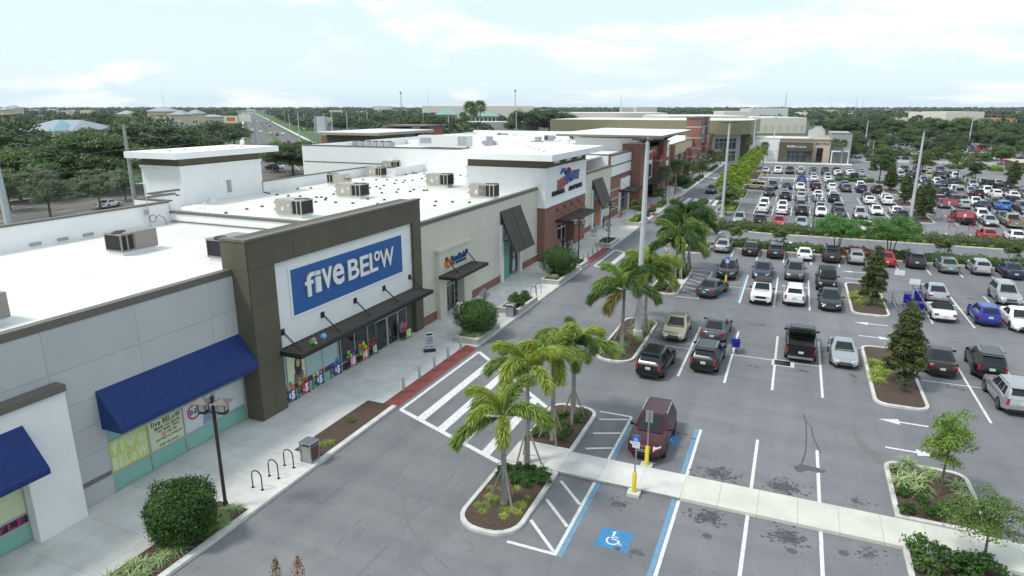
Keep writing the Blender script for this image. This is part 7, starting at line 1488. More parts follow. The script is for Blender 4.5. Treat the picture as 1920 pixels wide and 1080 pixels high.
pole_light((1195, 635), 266, 'tall white light pole on the second palm island, nearest the viewer'); pole_light((1353, 412), 232, 'tall white light pole at the grassy corner before the far lot'); pole_light((1706, 416), 248, 'tall white light pole behind the right feathery tree'); pole_light((1409, 310), 222, 'white light pole among the lime palms'); pole_light((1620, 284), 226, 'white light pole beyond the nail bar, left of the shaded lot'); pole_light((1813, 287), 222, 'white light pole at the dark empty lot corner upper right'); pole_light((1447, 300), 222, 'white light pole by the far plaza left of the nail bar')
for k, (x, yb, yt) in enumerate(((1634, 303, 265), (1858, 306, 274), (1680, 242, 218), (1718, 262, 221), (1900, 258, 224), (1600, 246, 214), (1834, 244, 224), (1826, 276, 262), (1578, 244, 230))): pole_light((x, yb), yt, 'distant light pole, %s of those over the shaded lot trees' % ORDN[k], w=.2, heads=2)
# --- carts and corral
def cart_meshes():
    m_ = MB(); w0, w1, L = .24, .29, .85; zb, zt_ = .5, .95
    def P(u, v, z): f = (z - zb) / (zt_ - zb); w = w0 + (w1 - w0) * f; return (u * w, -L/2 + v * (L + .1 * f), z)
    sides = []
    for z in np.linspace(zb, zt_, 5):
        for a, b in (((-1, 0), (1, 0)), ((1, 0), (1, 1)), ((1, 1), (-1, 1)), ((-1, 1), (-1, 0))): m_.bar(P(*a, z), P(*b, z), .018)
    for v in np.linspace(0, 1, 8):
        for u in (-1, 1): m_.bar(P(u, v, zb), P(u, v, zt_), .014)
    for u in np.linspace(-1, 1, 6):
        for v in (0, 1): m_.bar(P(u, v, zb), P(u, v, zt_), .014)
    pl = MB()
    for (a, b) in (((-1, 0), (1, 0)), ((1, 0), (1, 1)), ((1, 1), (-1, 1)), ((-1, 1), (-1, 0))): pl.poly([P(*a, zb + .02), P(*b, zb + .02), P(*b, zt_ - .1), P(*a, zt_ - .1)])
    pl.poly([P(-1, 0, zb + .03), P(1, 0, zb + .03), P(1, 1, zb + .03), P(-1, 1, zb + .03)])
    ch = MB().bar((-.24, -.42, .18), (-.24, .42, .18), .03).bar((.24, -.42, .18), (.24, .42, .18), .03).bar((-.22, -.4, .18), (-.26, -.55, .98), .028).bar((.22, -.4, .18), (.26, -.55, .98), .028).bar((-.24, .3, .18), (-.22, .1, .5), .025).bar((.24, .3, .18), (.22, .1, .5), .025)
    hd = MB().tube([(-.27, -.56, 1.0), (.27, -.56, 1.0)], .02, 6); wh = [MB().tube([(x - .02, y, .07), (x + .02, y, .07)], .07, 10) for x in (-.23, .23) for y in (-.4, .4)]
    return m_, pl, ch, hd, wh
CM = cart_meshes(); RDP = mat('red_plastic', (.42, .015, .03), .4)
cmesh = {}
for nm, pm_ in (('b', CARTB), ('r', RDP), ('s', WIRE)): cmesh[nm] = [('basket_wire', CM[0].mesh('basket_wire', pm_ if nm != 's' else STEEL)), ('basket', CM[1].mesh('basket', pm_)), ('chassis', CM[2].mesh('chassis', STEEL)), ('handle', CM[3].mesh('handle', pm_))] + [('wheel', w.mesh('wheel', BLACK)) for w in CM[4]]
def cart(P, rz, label, group=None, c='b'):
    t = thing('shopping_cart', label, 'shopping cart', P, rz, group)
    for n_, me in cmesh[c]:
        if c in 'sr' and n_ == 'basket': continue
        link(n_, me, t)
    return t
p = gp(1377, 662); cart((p.x, p.y + .2, 0), R(10), 'lone blue shopping cart standing on a stall line')
for k, (q, r) in enumerate((((1716, 600), 185), ((1709, 588), 188), ((1702, 580), 192), ((1700, 572), 170), ((1720, 574), 180), ((1719, 565), 176), ((1722, 590), 183))): p = gp(*q); cart((p.x, p.y + .2, 0), R(r), 'blue shopping cart in the corral, %s from the viewer' % ORDN[k], 'blue carts in the corral')
cart((-24.2, 85.6, .15), R(40), 'grey shopping cart left on the walk by the orange window', c='s')
t = thing('cart_corral', 'grey tubular cart corral with two white signs beside the holly island', 'cart corral', (10.4, 65.5, 0)); tu = lambda pts, r=.035: wobj('rail', MB().tube(pts, r, 8), STEEL, t, True)
for x in (9.25, 11.35):
    for z in (.45, .95): tu([(x, 61.6, z), (x, 69.8, z)])
    for y in (61.6, 65.7, 69.8): tu([(x, y, 0), (x, y, 1.05)])
tu([(9.25, 69.8, 1.0), (9.25, 69.8, 1.35), (11.35, 69.8, 1.35), (11.35, 69.8, 1.0)]); tu([(9.25, 65.7, 1.0), (9.25, 65.7, 1.4), (11.35, 65.7, 1.4), (11.35, 65.7, 1.0)])
for x, y, nm in ((10.1, 69.8, 0), (10.9, 66.5, 1)): s = wobj('sign_post', MB().tube([(x, y, 1.3), (x, y, 2.0)], .03, 6), STEEL, t); wobj('sign_plate', MB().box(x - .42, x + .42, y - .05, y - .04, 1.75, 2.25), SIGNWH, s)
def red_corral(x, y, lab):
    t = thing('cart_corral', lab, 'cart corral', (x, y, 0), 0, 'red cart corrals in the far lot')
    for u in (-1.2, 1.2): lobj('rail', MB().tube([(u, -2.5, 0), (u, -2.5, .9), (u, 2.5, .9), (u, 2.5, 0)], .04, 6), RDP, t)
    lobj('sign_frame', MB().tube([(-1.1, 0, .8), (-1.1, 0, 3.1), (1.1, 0, 3.1), (1.1, 0, .8)], .04, 6), RDP, t); lobj('sign_plate', MB().box(-1.0, 1.0, -.02, .02, 2.2, 3.05), mat('corral_red', (.50, .12, .14), .5), t); lobj('sign_mark', MB().box(-.2, .1, -.03, -.02, 2.3, 2.7), SIGNWH, t)
red_corral(23.0, 122.5, 'red cart corral with big red sign beside the first far hollies'); red_corral(22.5, 108.5, 'red cart corral at the planted median')
for k in range(4): cart((22.6 + .3 * k, 118.6 + .5 * k, 0), R(10), 'red shopping cart at the first red corral, %s from the viewer' % ORDN[k], 'red carts', 'r')
# --- red benches on the walk
def bench(x, y, lab):
    t = thing('bench', lab, 'bench', (x, y, .15), 0, 'red benches on the walk')
    for k in range(4): lobj('seat_slat', MB().box(-.25 + .13 * k, -.14 + .13 * k, -.9, .9, .43, .46), REDS, t)
    for k in range(3): lobj('back_slat', MB().box(-.30, -.27, -.9, .9, .55 + .13 * k, .65 + .13 * k), REDS, t)
    for s in (-.8, .8): lobj('leg_frame', MB().bar((-.28, s, 0), (-.30, s, .95), .05).bar((.22, s, 0), (.22, s, .43), .05).bar((-.28, s, .42), (.25, s, .42), .05), BLACK, t)
bench(-24.6, 103.2, 'red bench against the brick wall before the craft store'); bench(-21.8, 113.6, 'red bench at the bed before the craft store tower'); bench(-21.7, 140.2, 'red bench past the sabal palms')
# --- people
def person(P, h, rz, label, shirt, trousers, hair, pose='stand', shorts=False, hat=None, seat=0):
    t = thing('person', label, 'person', P, rz); s = h / 1.75
    J = {'pel': (0, 0, .95), 'spi': (0, .01, 1.15), 'che': (0, 0, 1.36), 'nec': (0, .0, 1.50), 'hea': (0, .03, 1.62), 'top': (0, .02, 1.74)}
    lead, arm = (.0, .0) if pose != 'walk' else (.28, .22)
    for sd, sg in (('l', -1), ('r', 1)):
        f = lead * sg; g = -arm * sg
        J['hip' + sd] = (sg * .10, 0, .90); J['kne' + sd] = (sg * .11, f * .6 + .03, .50); J['ank' + sd] = (sg * .11, f - (.05 if f < 0 else 0), .09); J['toe' + sd] = (sg * .12, f + .14, .03)
        J['sho' + sd] = (sg * .19, 0, 1.40); J['elb' + sd] = (sg * .25, g * .6 - .02, 1.13)
        J['han' + sd] = (sg * .24, g + .04, .88) if pose != 'look' else (sg * .08, .28, 1.18)
        J['fin' + sd] = (sg * .235, g + .08, .78) if pose != 'look' else (sg * .03, .33, 1.24)
    if pose == 'look': J['hea'] = (0, .07, 1.60); J['top'] = (0, .09, 1.72)
    ks = list(J); E = [('pel', 'spi'), ('spi', 'che'), ('che', 'nec'), ('nec', 'hea'), ('hea', 'top')]
    for sd in 'lr': E += [('pel', 'hip' + sd), ('hip' + sd, 'kne' + sd), ('kne' + sd, 'ank' + sd), ('ank' + sd, 'toe' + sd), ('che', 'sho' + sd), ('sho' + sd, 'elb' + sd), ('elb' + sd, 'han' + sd), ('han' + sd, 'fin' + sd)]
    rad = {'pel': .15, 'spi': .14, 'che': .155, 'nec': .06, 'hea': .095, 'top': .075, 'hip': .095, 'kne': .06, 'ank': .042, 'toe': .04, 'sho': .065, 'elb': .042, 'han': .03, 'fin': .025}
    me = bpy.data.meshes.new('body'); me.from_pydata([Vector(J[k]) * s for k in ks], [(ks.index(a), ks.index(b)) for a, b in E], []); o = bpy.data.objects.new('body', me); COL.objects.link(o)
    md = o.modifiers.new('skin', 'SKIN'); md.use_smooth_shade = True
    for k, sv in zip(ks, me.skin_vertices[0].data): r = rad.get(k, rad.get(k[:3])) * s; sv.radius = (r, r * (.72 if k in ('pel', 'spi', 'che') else 1)); sv.use_root = (k == 'pel')
    o.modifiers.new('sub', 'SUBSURF').levels = 1
    dg = bpy.context.evaluated_depsgraph_get(); bm_ = bpy.data.meshes.new_from_object(o.evaluated_get(dg)); bpy.data.objects.remove(o)
    skin = mat('skin', (.42, .25, .18), .6); ms = [mat('cloth_' + shirt, {'blue': (.05, .12, .32), 'black': (.012, .012, .013), 'grey': (.25, .25, .25), 'red': (.5, .03, .05), 'white': (.6, .6, .58), 'pink': (.6, .15, .2)}[shirt], .85), mat('cloth_' + trousers, {'navy': (.02, .03, .08), 'black': (.012, .012, .013), 'khaki': (.3, .25, .17), 'grey': (.25, .25, .25)}[trousers], .85), skin, mat('shoe', (.02, .02, .02), .7)]
    for m in ms: bm_.materials.append(m)
    for p in bm_.polygons:
        c = p.center / s; ax = abs(c.x)
        armlow = (c.z < 1.16 and ax > .175 and c.z > .72) or (pose == 'look' and c.y > .15 and c.z > 1.08)
        p.material_index = 3 if c.z < .10 else (2 if armlow or c.z > 1.475 or (shorts and c.z < .5) else (1 if c.z < .98 else 0)); p.use_smooth = True
    link('body', bm_, t)
    hx, hy, hz = J['hea']; lobj('hair', MB().ball((0, hy - .015, (hz + .045)), .112, 12, 8), mat('hair_' + (hat or hair), {'dark': (.02, .015, .012), 'brown': (.09, .05, .03), 'navy': (.015, .02, .05), 'blond': (.3, .22, .12)}[hat or hair], .8), t, True).scale = (s, s, s)
    hd = MB().ball((0, hy + .045, hz - .015), .092, 12, 8, sz=1.15); lobj('face', hd, skin, t, True).scale = (s, s, s)
    fc = MB()
    for sg in (-1, 1): fc.ball((sg * .034, hy + .128, hz + .01), .012, 6, 4)
    lobj('eyes', fc, mat('eye_dark', (.02, .015, .015), .4), t).scale = (s, s, s); lobj('nose', MB().ball((0, hy + .138, hz - .02), .017, 6, 4, sz=1.5), skin, t).scale = (s, s, s); lobj('mouth', MB().box(-.025, .025, hy + .118, hy + .128, hz - .062, hz - .054), mat('lip', (.30, .10, .09), .6), t).scale = (s, s, s)
    if hat: lobj('cap_brim', MB().tube([(0, hy + .12, hz + .065), (0, hy + .12, hz + .075)], .085, 10), MATS['hair_' + hat], t).scale = (s, s, s)
    return t
Z15 = .15
p = gp(1131, 428, Z15); person((p.x, p.y, Z15), 1.82, R(-60), 'man in blue shirt and cap looking down beside the orange window', 'blue', 'navy', 'dark', 'look', hat='navy')
for q, a in (((1064, 478), ('person in black carrying a red bag before the pet store doors', 'black', 'black', 'dark', 1.72, 'walk')), ((1055, 470), ('person in black standing behind others before the pet store doors', 'black', 'black', 'brown', 1.68, 'stand')), ((1071, 474), ('person in grey at the right of the group before the pet store', 'grey', 'khaki', 'dark', 1.78, 'walk')), ((1047, 472), ('person in pink at the left of the group before the pet store', 'pink', 'grey', 'blond', 1.6, 'walk'))):
    p = gp(*q, Z15); person((p.x, p.y, Z15), a[4], R(-115), a[0], a[1], a[2], a[3], a[5])
p = gp(1062, 476, Z15); tag(wobj('shopping_bag', MB().box(p.x + .3, p.x + .42, p.y - .25, p.y + .05, .45, .85), REDS), 'red shopping bag held by the person in black', 'bag')
p = gp(1444, 377); person((p.x, p.y, 0), 1.8, R(95), 'person in black shirt and shorts crossing the far lot', 'black', 'black', 'dark', 'walk', True); p = gp(1556, 359); person((p.x, p.y, 0), 1.7, R(180), 'person in red top standing in the far lot', 'red', 'grey', 'brown'); person((-12.6, 75.5, 0), 1.75, R(200), 'person in white top half hidden behind the dark palms', 'white', 'khaki', 'brown', 'walk')
# --- utility pole with wires behind the shops
P0 = fx(248, 345, -92); t = thing('utility_pole', 'grey concrete utility pole with wires left of the flat-roofed stair tower', 'utility pole', (P0.x, P0.y, 0)); zt_ = ptop(P0, 234)
lobj('shaft', MB().tube([(0, 0, 0), (0, 0, zt_)], [.32, .22], 8), mat('weathered_concrete', (.33, .33, .32), .85, var=.2, scale=3), t); lobj('transformer', MB().tube([(.5, 0, zt_ - 5), (.5, 0, zt_ - 3.9)], .28, 10), HVACS, t); lobj('street_light_arm', MB().tube([(.2, 0, zt_ - 5.6), (2, .5, zt_ - 4.9), (4.2, 1.2, zt_ - 4.9)], .05, 6), STEEL, t); lobj('luminaire', MB().box(4.0, 4.8, 1.0, 1.4, zt_ - 5.0, zt_ - 4.85), STEEL, t)
for k in range(4): lobj('insulator', MB().bar((-.2, -.2, zt_ - .3 - 1.6 * k), (.5, .4, zt_ - .3 - 1.6 * k), .1), STEEL, t)
def wire(a, b, sag, lab):
    a, b = Vector(a), Vector(b); m_ = MB().tube([a.lerp(b, i / 14) - Vector((0, 0, sag * 4 * (i / 14) * (1 - i / 14))) for i in range(15)], .022, 4, caps=False); tag(wobj('power_line', m_, mat('cable', (.16, .16, .16), .6)), lab, 'power line', 'power lines')
P1 = Vector((-84, -6, 0)); P2 = P0 + Vector((-40, 62, 0))
for k in range(4):
    z = zt_ - .3 - 1.6 * k; wire((P0.x, P0.y, z), (P1.x, P1.y, z - .2), .9, 'thin power line running left from the utility pole, %s from the top' % ORDN[k]); wire((P0.x, P0.y, z), (P2.x, P2.y, z), .9, 'thin power line running right from the utility pole, %s from the top' % ORDN[k])
P3 = gp(17, 420); t = tag(wobj('street_pole', MB().tube([(P3.x, P3.y, 0), (P3.x - .5, P3.y, 14)], [.55, .4], 10), POLEM), 'white street pole at the left edge beside the road', 'pole')
# ================================================================== beyond the lot: trees, buildings, signs, masts
random.seed(33)
# big oaks and mid trees, each placed by where its foot or crown shows
BT = [  # px, foot py, top py, kind, label
 (60, 345, 262, 'oakA', 'dark oak at the left edge in front of the grey metal roofed building'), (25, 360, 235, 'oakB', 'large dark oak at the left edge beside the grey roofed building'), (40, 378, 283, 'mid', 'broad green tree at the left edge beside the road'), (100, 368, 277, 'mid', 'broad green tree before the white flat roof'), (165, 352, 242, 'midB', 'tall green tree left of the utility pole'), (205, 362, 252, 'mid', 'green tree just left of the utility pole'), (150, 362, 272, 'mid', 'green tree before the tan wall beside the road'), (232, 350, 262, 'olive', 'thin leafed tree right behind the utility pole'),
 (300, 318, 228, 'oakB', 'dark oak behind the flat tower roof, left'), (350, 318, 240, 'oakA', 'dark oak behind the flat tower roof, middle'), (395, 300, 232, 'oakB', 'dark oak behind the flat tower roof, right'), (255, 290, 215, 'olive', 'loose tree left of the hotel tower'), (205, 262, 213, 'oakA', 'dark tree above the grey metal roof'), (270, 300, 238, 'oakA', 'dark oak right of the utility pole'), (440, 272, 232, 'oakA', 'dark tree at the foot of the burger sign'),
 (520, 322, 268, 'mid', 'green tree in the gap behind the tall white wall, left'), (550, 330, 272, 'oakA', 'green tree in the gap behind the tall white wall, middle'), (572, 326, 266, 'mid', 'green tree in the gap behind the tall white wall, right'),
 (640, 250, 222, 'oakA', 'tree left of the brown flat roof canopy'), (690, 256, 226, 'oakB', 'oak above the brown flat roof canopy, left'), (715, 258, 216, 'oakA', 'oak above the brown flat roof canopy, right'), (785, 262, 222, 'oakB', 'oak right of the brick penthouse'), (818, 262, 216, 'oakA', 'oak before the green roofed building, left'), (845, 262, 220, 'oakB', 'oak before the green roofed building, middle'), (905, 258, 232, 'oakA', 'low round tree before the big grey block'), (960, 250, 224, 'mid', 'tree right of the green roofed building'), (1000, 250, 208, 'oakB', 'large dark oak left of the mall roofs'), (1030, 250, 206, 'oakA', 'largest dark oak in front of the mall roofs'), (1050, 250, 214, 'oakB', 'dark oak touching the mall roofs'), (975, 248, 230, 'mid', 'light tree beside the large oak'),
 (1390, 247, 232, 'bright_', 'bright green tree behind the hall roof end')]
for (x, yb, yt, k, lab) in BT:
    k = 'mid' if k == 'bright_' else k; P = gp(x, yb); h = ptop(P, yt); plant_tree(k, (P.x, P.y, -.05), max(4, h), lab, 'broad trees beyond the shops', wide=1.35)
for q, h, lab in (((95, 408), 0, 'small grey-green street tree at the left behind the parapet'), ((188, 392), 0, 'small grey-green street tree beside the rear roof steps'), ((20, 396), 0, 'small grey-green street tree at the very left edge'), ((236, 376), 0, 'small grey-green street tree in front of the utility pole')):
    P = gp(*q); plant_tree('grey', (P.x, P.y, -.05), ptop(P, 318), lab, 'street trees by the road', wide=1.4)
# oaks shading the lot beyond
k = 0
for r_, y in enumerate((272, 292, 311, 331, 350, 372, 395)):
    for i in range(6):
        x = 16 + i * 11 + random.uniform(-3, 3) + (y - 262) * .1
        if (y < 330 and 56 < x < 70) or random.random() < .15: continue
        k += 1; plant_tree(('oakA', 'oakB', 'mid')[k % 3], (x, y + random.uniform(-2, 2), 0), random.uniform(5.5, 7.5), 'oak in the %s row of trees over the shaded lot, %s from the left' % (ORDN[r_], ORDN[i]), 'oaks over the shaded lot', wide=1.15)
for i in range(34):
    x = 20 + i * 3.4 + random.uniform(-2, 2); y = random.uniform(405, 470) - (i * 1.2); k += 1
    plant_tree(('oakA', 'oakB', 'mid')[k % 3], (x, y, 0), random.uniform(8, 12), 'dense tree in the belt behind the shaded lot, %s' % (ORDN[i % 20] + (' from its left' if i < 20 else ' from its middle')), 'tree belt behind the shaded lot', wide=1.2)
# planting along the wall at the lot's far kerb
for i in range(20):
    x = 17 + i * 2.3 + random.uniform(-.6, .6)
    if 33 < x < 37: continue
    plant_tree(random.choice(('olive', 'magn', 'olive', 'mid', 'crape')), (x, 247 + random.uniform(-1, 5), 0), random.uniform(3.2, 6.2), 'small tree in the planting behind the low white wall, %s from the left' % ORDN[i], 'small trees behind the low wall')
tag(wobj('low_wall', MB().box(10.5, 33.0, 243.4, 243.8, 0, .9), CONC), 'long low concrete wall at the far kerb of the lot', 'wall'); struct('lawn', MB().box(20, 33, 245, 256, -.05, .05), GRASS); tag(wobj('low_wall', MB().box(38, 56, 243.4, 243.8, 0, .9), CONC), 'low concrete wall right of the lot exit', 'wall')
t = thing('enclosure', 'brown walled enclosure at the right edge of the far lot', 'building', (57, 218, 0)); wobj('wall', MB().box(53.6, 62, 212, 224, 0, 3.0), mat('brown_block', (.13, .085, .065), .85, var=.1), t); wobj('coping', MB().box(53.4, 62.2, 211.8, 224.2, 3.0, 3.25), TAN, t)
hedge(50, 53, 222, 228, 1.2, 'bright hedge beside the brown enclosure', 'lime'); struct('side_path', MB().prism([(46, 236), (53, 226), (53.4, 211), (60, 206), (60, 209), (53.6, 229), (47.5, 238)], -.05, .13), CONC)
# --- palms far away
def royal(px, yb, yt, lab, s=1.6):
    P = gp(px, yb); h = ptop(P, yt); t = thing('palm_tree', lab, 'palm tree', (P.x, P.y, 0), 0, 'distant tall palms'); lobj('trunk', MB().tube([(0, 0, 0), (0, 0, h * .85)], [.35, .25], 6), PALMT, t)
    for i in range(20): f = link('frond', FAN[0], t, (0, 0, h * .86)); e = R(80 - 120 * (i / 20)); f.rotation_euler = (0, -e, 2.4 * i); f.scale = (s * h / 10,) * 3
for x, yb, yt, lab in ((883, 262, 195, 'tall fan palm before the green roof, left'), (901, 252, 193, 'tall fan palm before the green roof, right'), (869, 250, 213, 'shorter fan palm left of the tall pair'), (889, 250, 206, 'shorter fan palm between the tall pair'), (183, 250, 212, 'date palm above the grey roofed building'), (262, 262, 214, 'date palm before the hotel, left'), (285, 262, 222, 'date palm before the hotel, right'), (1490, 246, 214, 'fan palm beyond the nail bar, first'), (1500, 246, 217, 'fan palm beyond the nail bar, second'), (1513, 247, 216, 'fan palm beyond the nail bar, third'), (1549, 240, 212, 'fan palm beyond the grey block, first'), (1562, 240, 210, 'fan palm beyond the grey block, second'), (1580, 240, 213, 'fan palm beyond the grey block, third'), (1600, 242, 214, 'fan palm beyond the grey block, fourth'), (1640, 244, 214, 'fan palm over the tree belt, first'), (1660, 244, 216, 'fan palm over the tree belt, second'), (1682, 244, 213, 'fan palm over the tree belt, third')): royal(x, yb, yt, lab)
# --- far buildings
def block(name, label, x0, x1, yb, yt, depth, m, roof=None, cat='building', group=None, setback=0):
    """box whose near face runs between photo columns x0,x1 with foot at yb and top at yt"""
    a, b = gp(x0, yb), gp(x1, yb); h = ptop((a + b) / 2, yt); d = (b - a).normalized(); nn = Vector((-d.y, d.x, 0))
    if nn.dot((a + b) / 2) < 0: nn = -nn
    t = thing(name, label, cat, ((a.x + b.x) / 2, (a.y + b.y) / 2, 0), 0, group); P = [a, b, b + nn * depth, a + nn * depth]
    wobj('wall', MB().prism([(p.x, p.y) for p in P], 0, h), m, t); q = [(p.x, p.y) for p in P]
    if roof: wobj('roof', MB().prism(inset(q, depth * .02), h - .1, h + .25), roof, t)
    t['h'] = h; return t, a, b, nn, h
def windows(t, a, b, nn, z0, z1, n, m=GLASSG, w=.6):
    d = (b - a) / n
    for i in range(n):
        p, q = a + d * (i + .5 - w / 2) - nn * .06, a + d * (i + .5 + w / 2) - nn * .06; wobj('window', MB().poly([p + Vector((0, 0, z0)), q + Vector((0, 0, z0)), q + Vector((0, 0, z1)), p + Vector((0, 0, z1))]), m, t)
def hip(t, a, b, nn, depth, h, rise, m, over=.6, ridge=.35):
    d = (b - a).normalized(); P = [a - d * over - nn * over, b + d * over - nn * over, b + d * over + nn * (depth + over), a - d * over + nn * (depth + over)]; c = (P[0] + P[2]) / 2; L = (b - a).length; r0, r1 = c - d * L * ridge / 2, c + d * L * ridge / 2; Z = Vector((0, 0, h)); T = Vector((0, 0, h + rise)); m_ = MB()
    m_.poly([P[0] + Z, P[1] + Z, r1 + T, r0 + T]).poly([P[1] + Z, P[2] + Z, r1 + T]).poly([P[2] + Z, P[3] + Z, r0 + T, r1 + T]).poly([P[3] + Z, P[0] + Z, r0 + T]).poly([P[3] + Z, P[2] + Z, P[1] + Z, P[0] + Z]); wobj('roof', m_, m, t)
MET = mat('grey_metal_roof', (.33, .36, .39), .45, metal=.3, var=.05, scale=.5); GRN = mat('green_tile_roof', (.20, .34, .29), .7, var=.06); TEALR = mat('teal_glass_roof', (.13, .27, .32), .3); PALEY = mat('pale_yellow_stucco', (.62, .55, .40), .85); WHITEB = mat('white_block', (.66, .66, .64), .85); BEIGE = mat('beige_block', (.60, .55, .48), .85, var=.03); BEIGE2 = mat('beige_block_light', (.72, .67, .58), .85, var=.03)
t, a, b, nn, h = block('office_building', 'grey metal roofed building with curved teal glass corner among the oaks', 45, 140, 300, 246, 26, WHITEB); hip(t, a, b, nn, 26, h, 3.4, MET, 1.6, .55)
pd = [a.lerp(b, .74) - nn * 2.2, b - nn * 1.0, b + nn * 6, a.lerp(b, .74) + nn * 4]; m_ = MB(); top_ = b + nn * 7 - (b - a).normalized() * 7
for i in range(3): m_.poly([pd[i] + Vector((0, 0, h + .2)), pd[i + 1] + Vector((0, 0, h + .2)), top_ + Vector((0, 0, h + 3.6))])
wobj('glass_roof', m_, TEALR, t)
for i in range(7): p = a.lerp(b, .74 + .26 * i / 6) - nn * 1.6; wobj('column', MB().tube([p, p + Vector((0, 0, h))], .35, 8), WHITEB, t)
windows(t, a.lerp(b, .74), b, nn, .5, h - .8, 5, GLASSG, .7)
t, a, b, nn, h = block('shop_building', 'low white flat roof between the trees on the left', 72, 128, 296, 284, 14, WHITEB, ROOFW); t, a, b, nn, h = block('house', 'tan walled house half hidden by trees beside the road', 96, 124, 338, 305, 8, mat('tan_wall', (.34, .26, .19), .9))
HT = [(280, 322, 238, 209, 'L', 'pale yellow hotel tower with grey hip roof and lettering'), (322, 345, 240, 215, 0, 'hotel wing with arched window right of the hotel tower'), (352, 372, 236, 213, 0, 'hotel wing with pointed grey roof'), (222, 243, 236, 214, 0, 'pointed roof house left of the hotel'), (372, 412, 232, 219, 0, 'long hotel wing with grey roof'), (0, 14, 226, 206, 0, 'pale house at the left edge on the skyline'), (10, 32, 222, 203, 0, 'grey roofed house near the left edge on the skyline')]
for x0, x1, yb, yt, k, lab in HT:
    t, a, b, nn, h = block('hotel_building', lab, x0, x1, yb, yt, 18, PALEY); hip(t, a, b, nn, 18, h, h * .32, MET, 1.2, .25); windows(t, a, b, nn, h * .2, h * .45, 4)
    if k == 'L':
        m_ = MB(); d = (b - a).normalized(); text(m_, 'LA VISTA', a + d * ((b - a).length * .12) - nn * .2 + Vector((0, 0, h * .68)), d, (0, 0, 1), h * .10, width=(b - a).length * .72, ext=.05, bold=.03); wobj('lettering', m_, PLUMBK, t)
for x0, x1, yb, yt, lab, m in ((108, 130, 222, 208, 'cream building on the skyline at the left', PALEY), (152, 172, 220, 207, 'cream building on the skyline left of the date palm', PALEY), (292, 320, 246, 228, 'white two storey shop before the hotel', WHITEB), (55, 68, 214, 205, 'small white house among the far trees at left', WHITEB), (240, 258, 262, 250, 'pink walled shop behind the utility pole', PINKT), (192, 215, 232, 220, 'white building among the far trees left of the hotel', WHITEB)):
    t, a, b, nn, h = block('shop_building', lab, x0, x1, yb, yt, 14, m, ROOFW); windows(t, a, b, nn, h * .25, h * .65, 3)
# canopy-roofed penthouse and brick penthouse behind the craft store roof
t = thing('roof_pavilion', 'brown flat roofed pavilion behind the tall white wall', 'building', (-80, 110, 0)); a = fy(690, 268, 128); b = fy(785, 268, 128); zt_ = fy(690, 252, 128).z; wobj('wall', MB().box(fy(612, 0 + 260, 118).x, fy(694, 260, 118).x, 118, 132, 0, fy(640, 252, 118).z), mat('taupe', (.13, .11, .09), .8), t); wobj('flat_roof', MB().box(fy(592, 250, 115).x, fy(708, 250, 115).x, 115, 138, fy(640, 253.5, 115).z, fy(640, 250, 115).z + .1), mat('taupe_light', (.30, .28, .23), .7), t); wobj('roof_top', MB().box(fy(593, 250, 115).x, fy(707, 250, 115).x, 115.2, 137.8, fy(640, 250, 115).z + .1, fy(640, 250, 115).z + .25), ROOFW, t); wobj('brick_end', MB().box(fy(603, 260, 121).x, fy(613, 260, 121).x, 121, 124, 0, fy(610, 254, 121).z), BRICK, t)
t = thing('cooling_units', 'row of grey condenser units behind the tall white wall', 'air conditioner', (-70, 100, 9)); 
for i in range(6): x0 = fy(656 + i * 12.6, 268, 100).x; x1 = fy(667.5 + i * 12.6, 268, 100).x; z0, z1 = fy(690, 275, 100).z, fy(690, 265.5, 100).z; wobj('unit', MB().box(x0, x1, 100, 101.6, z0, z1), HVACS, t); wobj('fan', MB().tube([((x0 + x1) / 2, 100.8, z1), ((x0 + x1) / 2, 100.8, z1 + .12)], .5, 10), COIL, t)
t = thing('brick_penthouse', 'brick building with dark glazed middle behind the shops', 'building', (-120, 190, 0)); Yp = 200
bx0, bx1, bx2, bx3 = [fy(x, 250, Yp).x for x in (718, 739, 776, 793)]; zt_ = fy(750, 239.5, Yp).z
wobj('brick_wing', MB().box(bx0, bx1, Yp, Yp + 12, 0, zt_), mat('pink_brick', (.30, .13, .10), .85), t); wobj('brick_wing', MB().box(bx2, bx3, Yp + 4, Yp + 14, 0, zt_ + .4), MATS['pink_brick'], t); wobj('dark_glazing', MB().box(bx1, bx2, Yp + 1, Yp + 12, 0, zt_ - .3), mat('dark_slate_glass', (.035, .05, .06), .2), t)
for i in range(8): x = bx1 + (bx2 - bx1) * (i + .5) / 8; wobj('mullion', MB().box(x - .15, x + .15, Yp + .8, Yp + 1, 0, zt_ - .3), CAP, t)
wobj('roof_edge', MB().box(bx0 - .3, bx3 + .3, Yp - .3, Yp + 14.3, zt_ + .4, zt_ + .8), CAP, t)
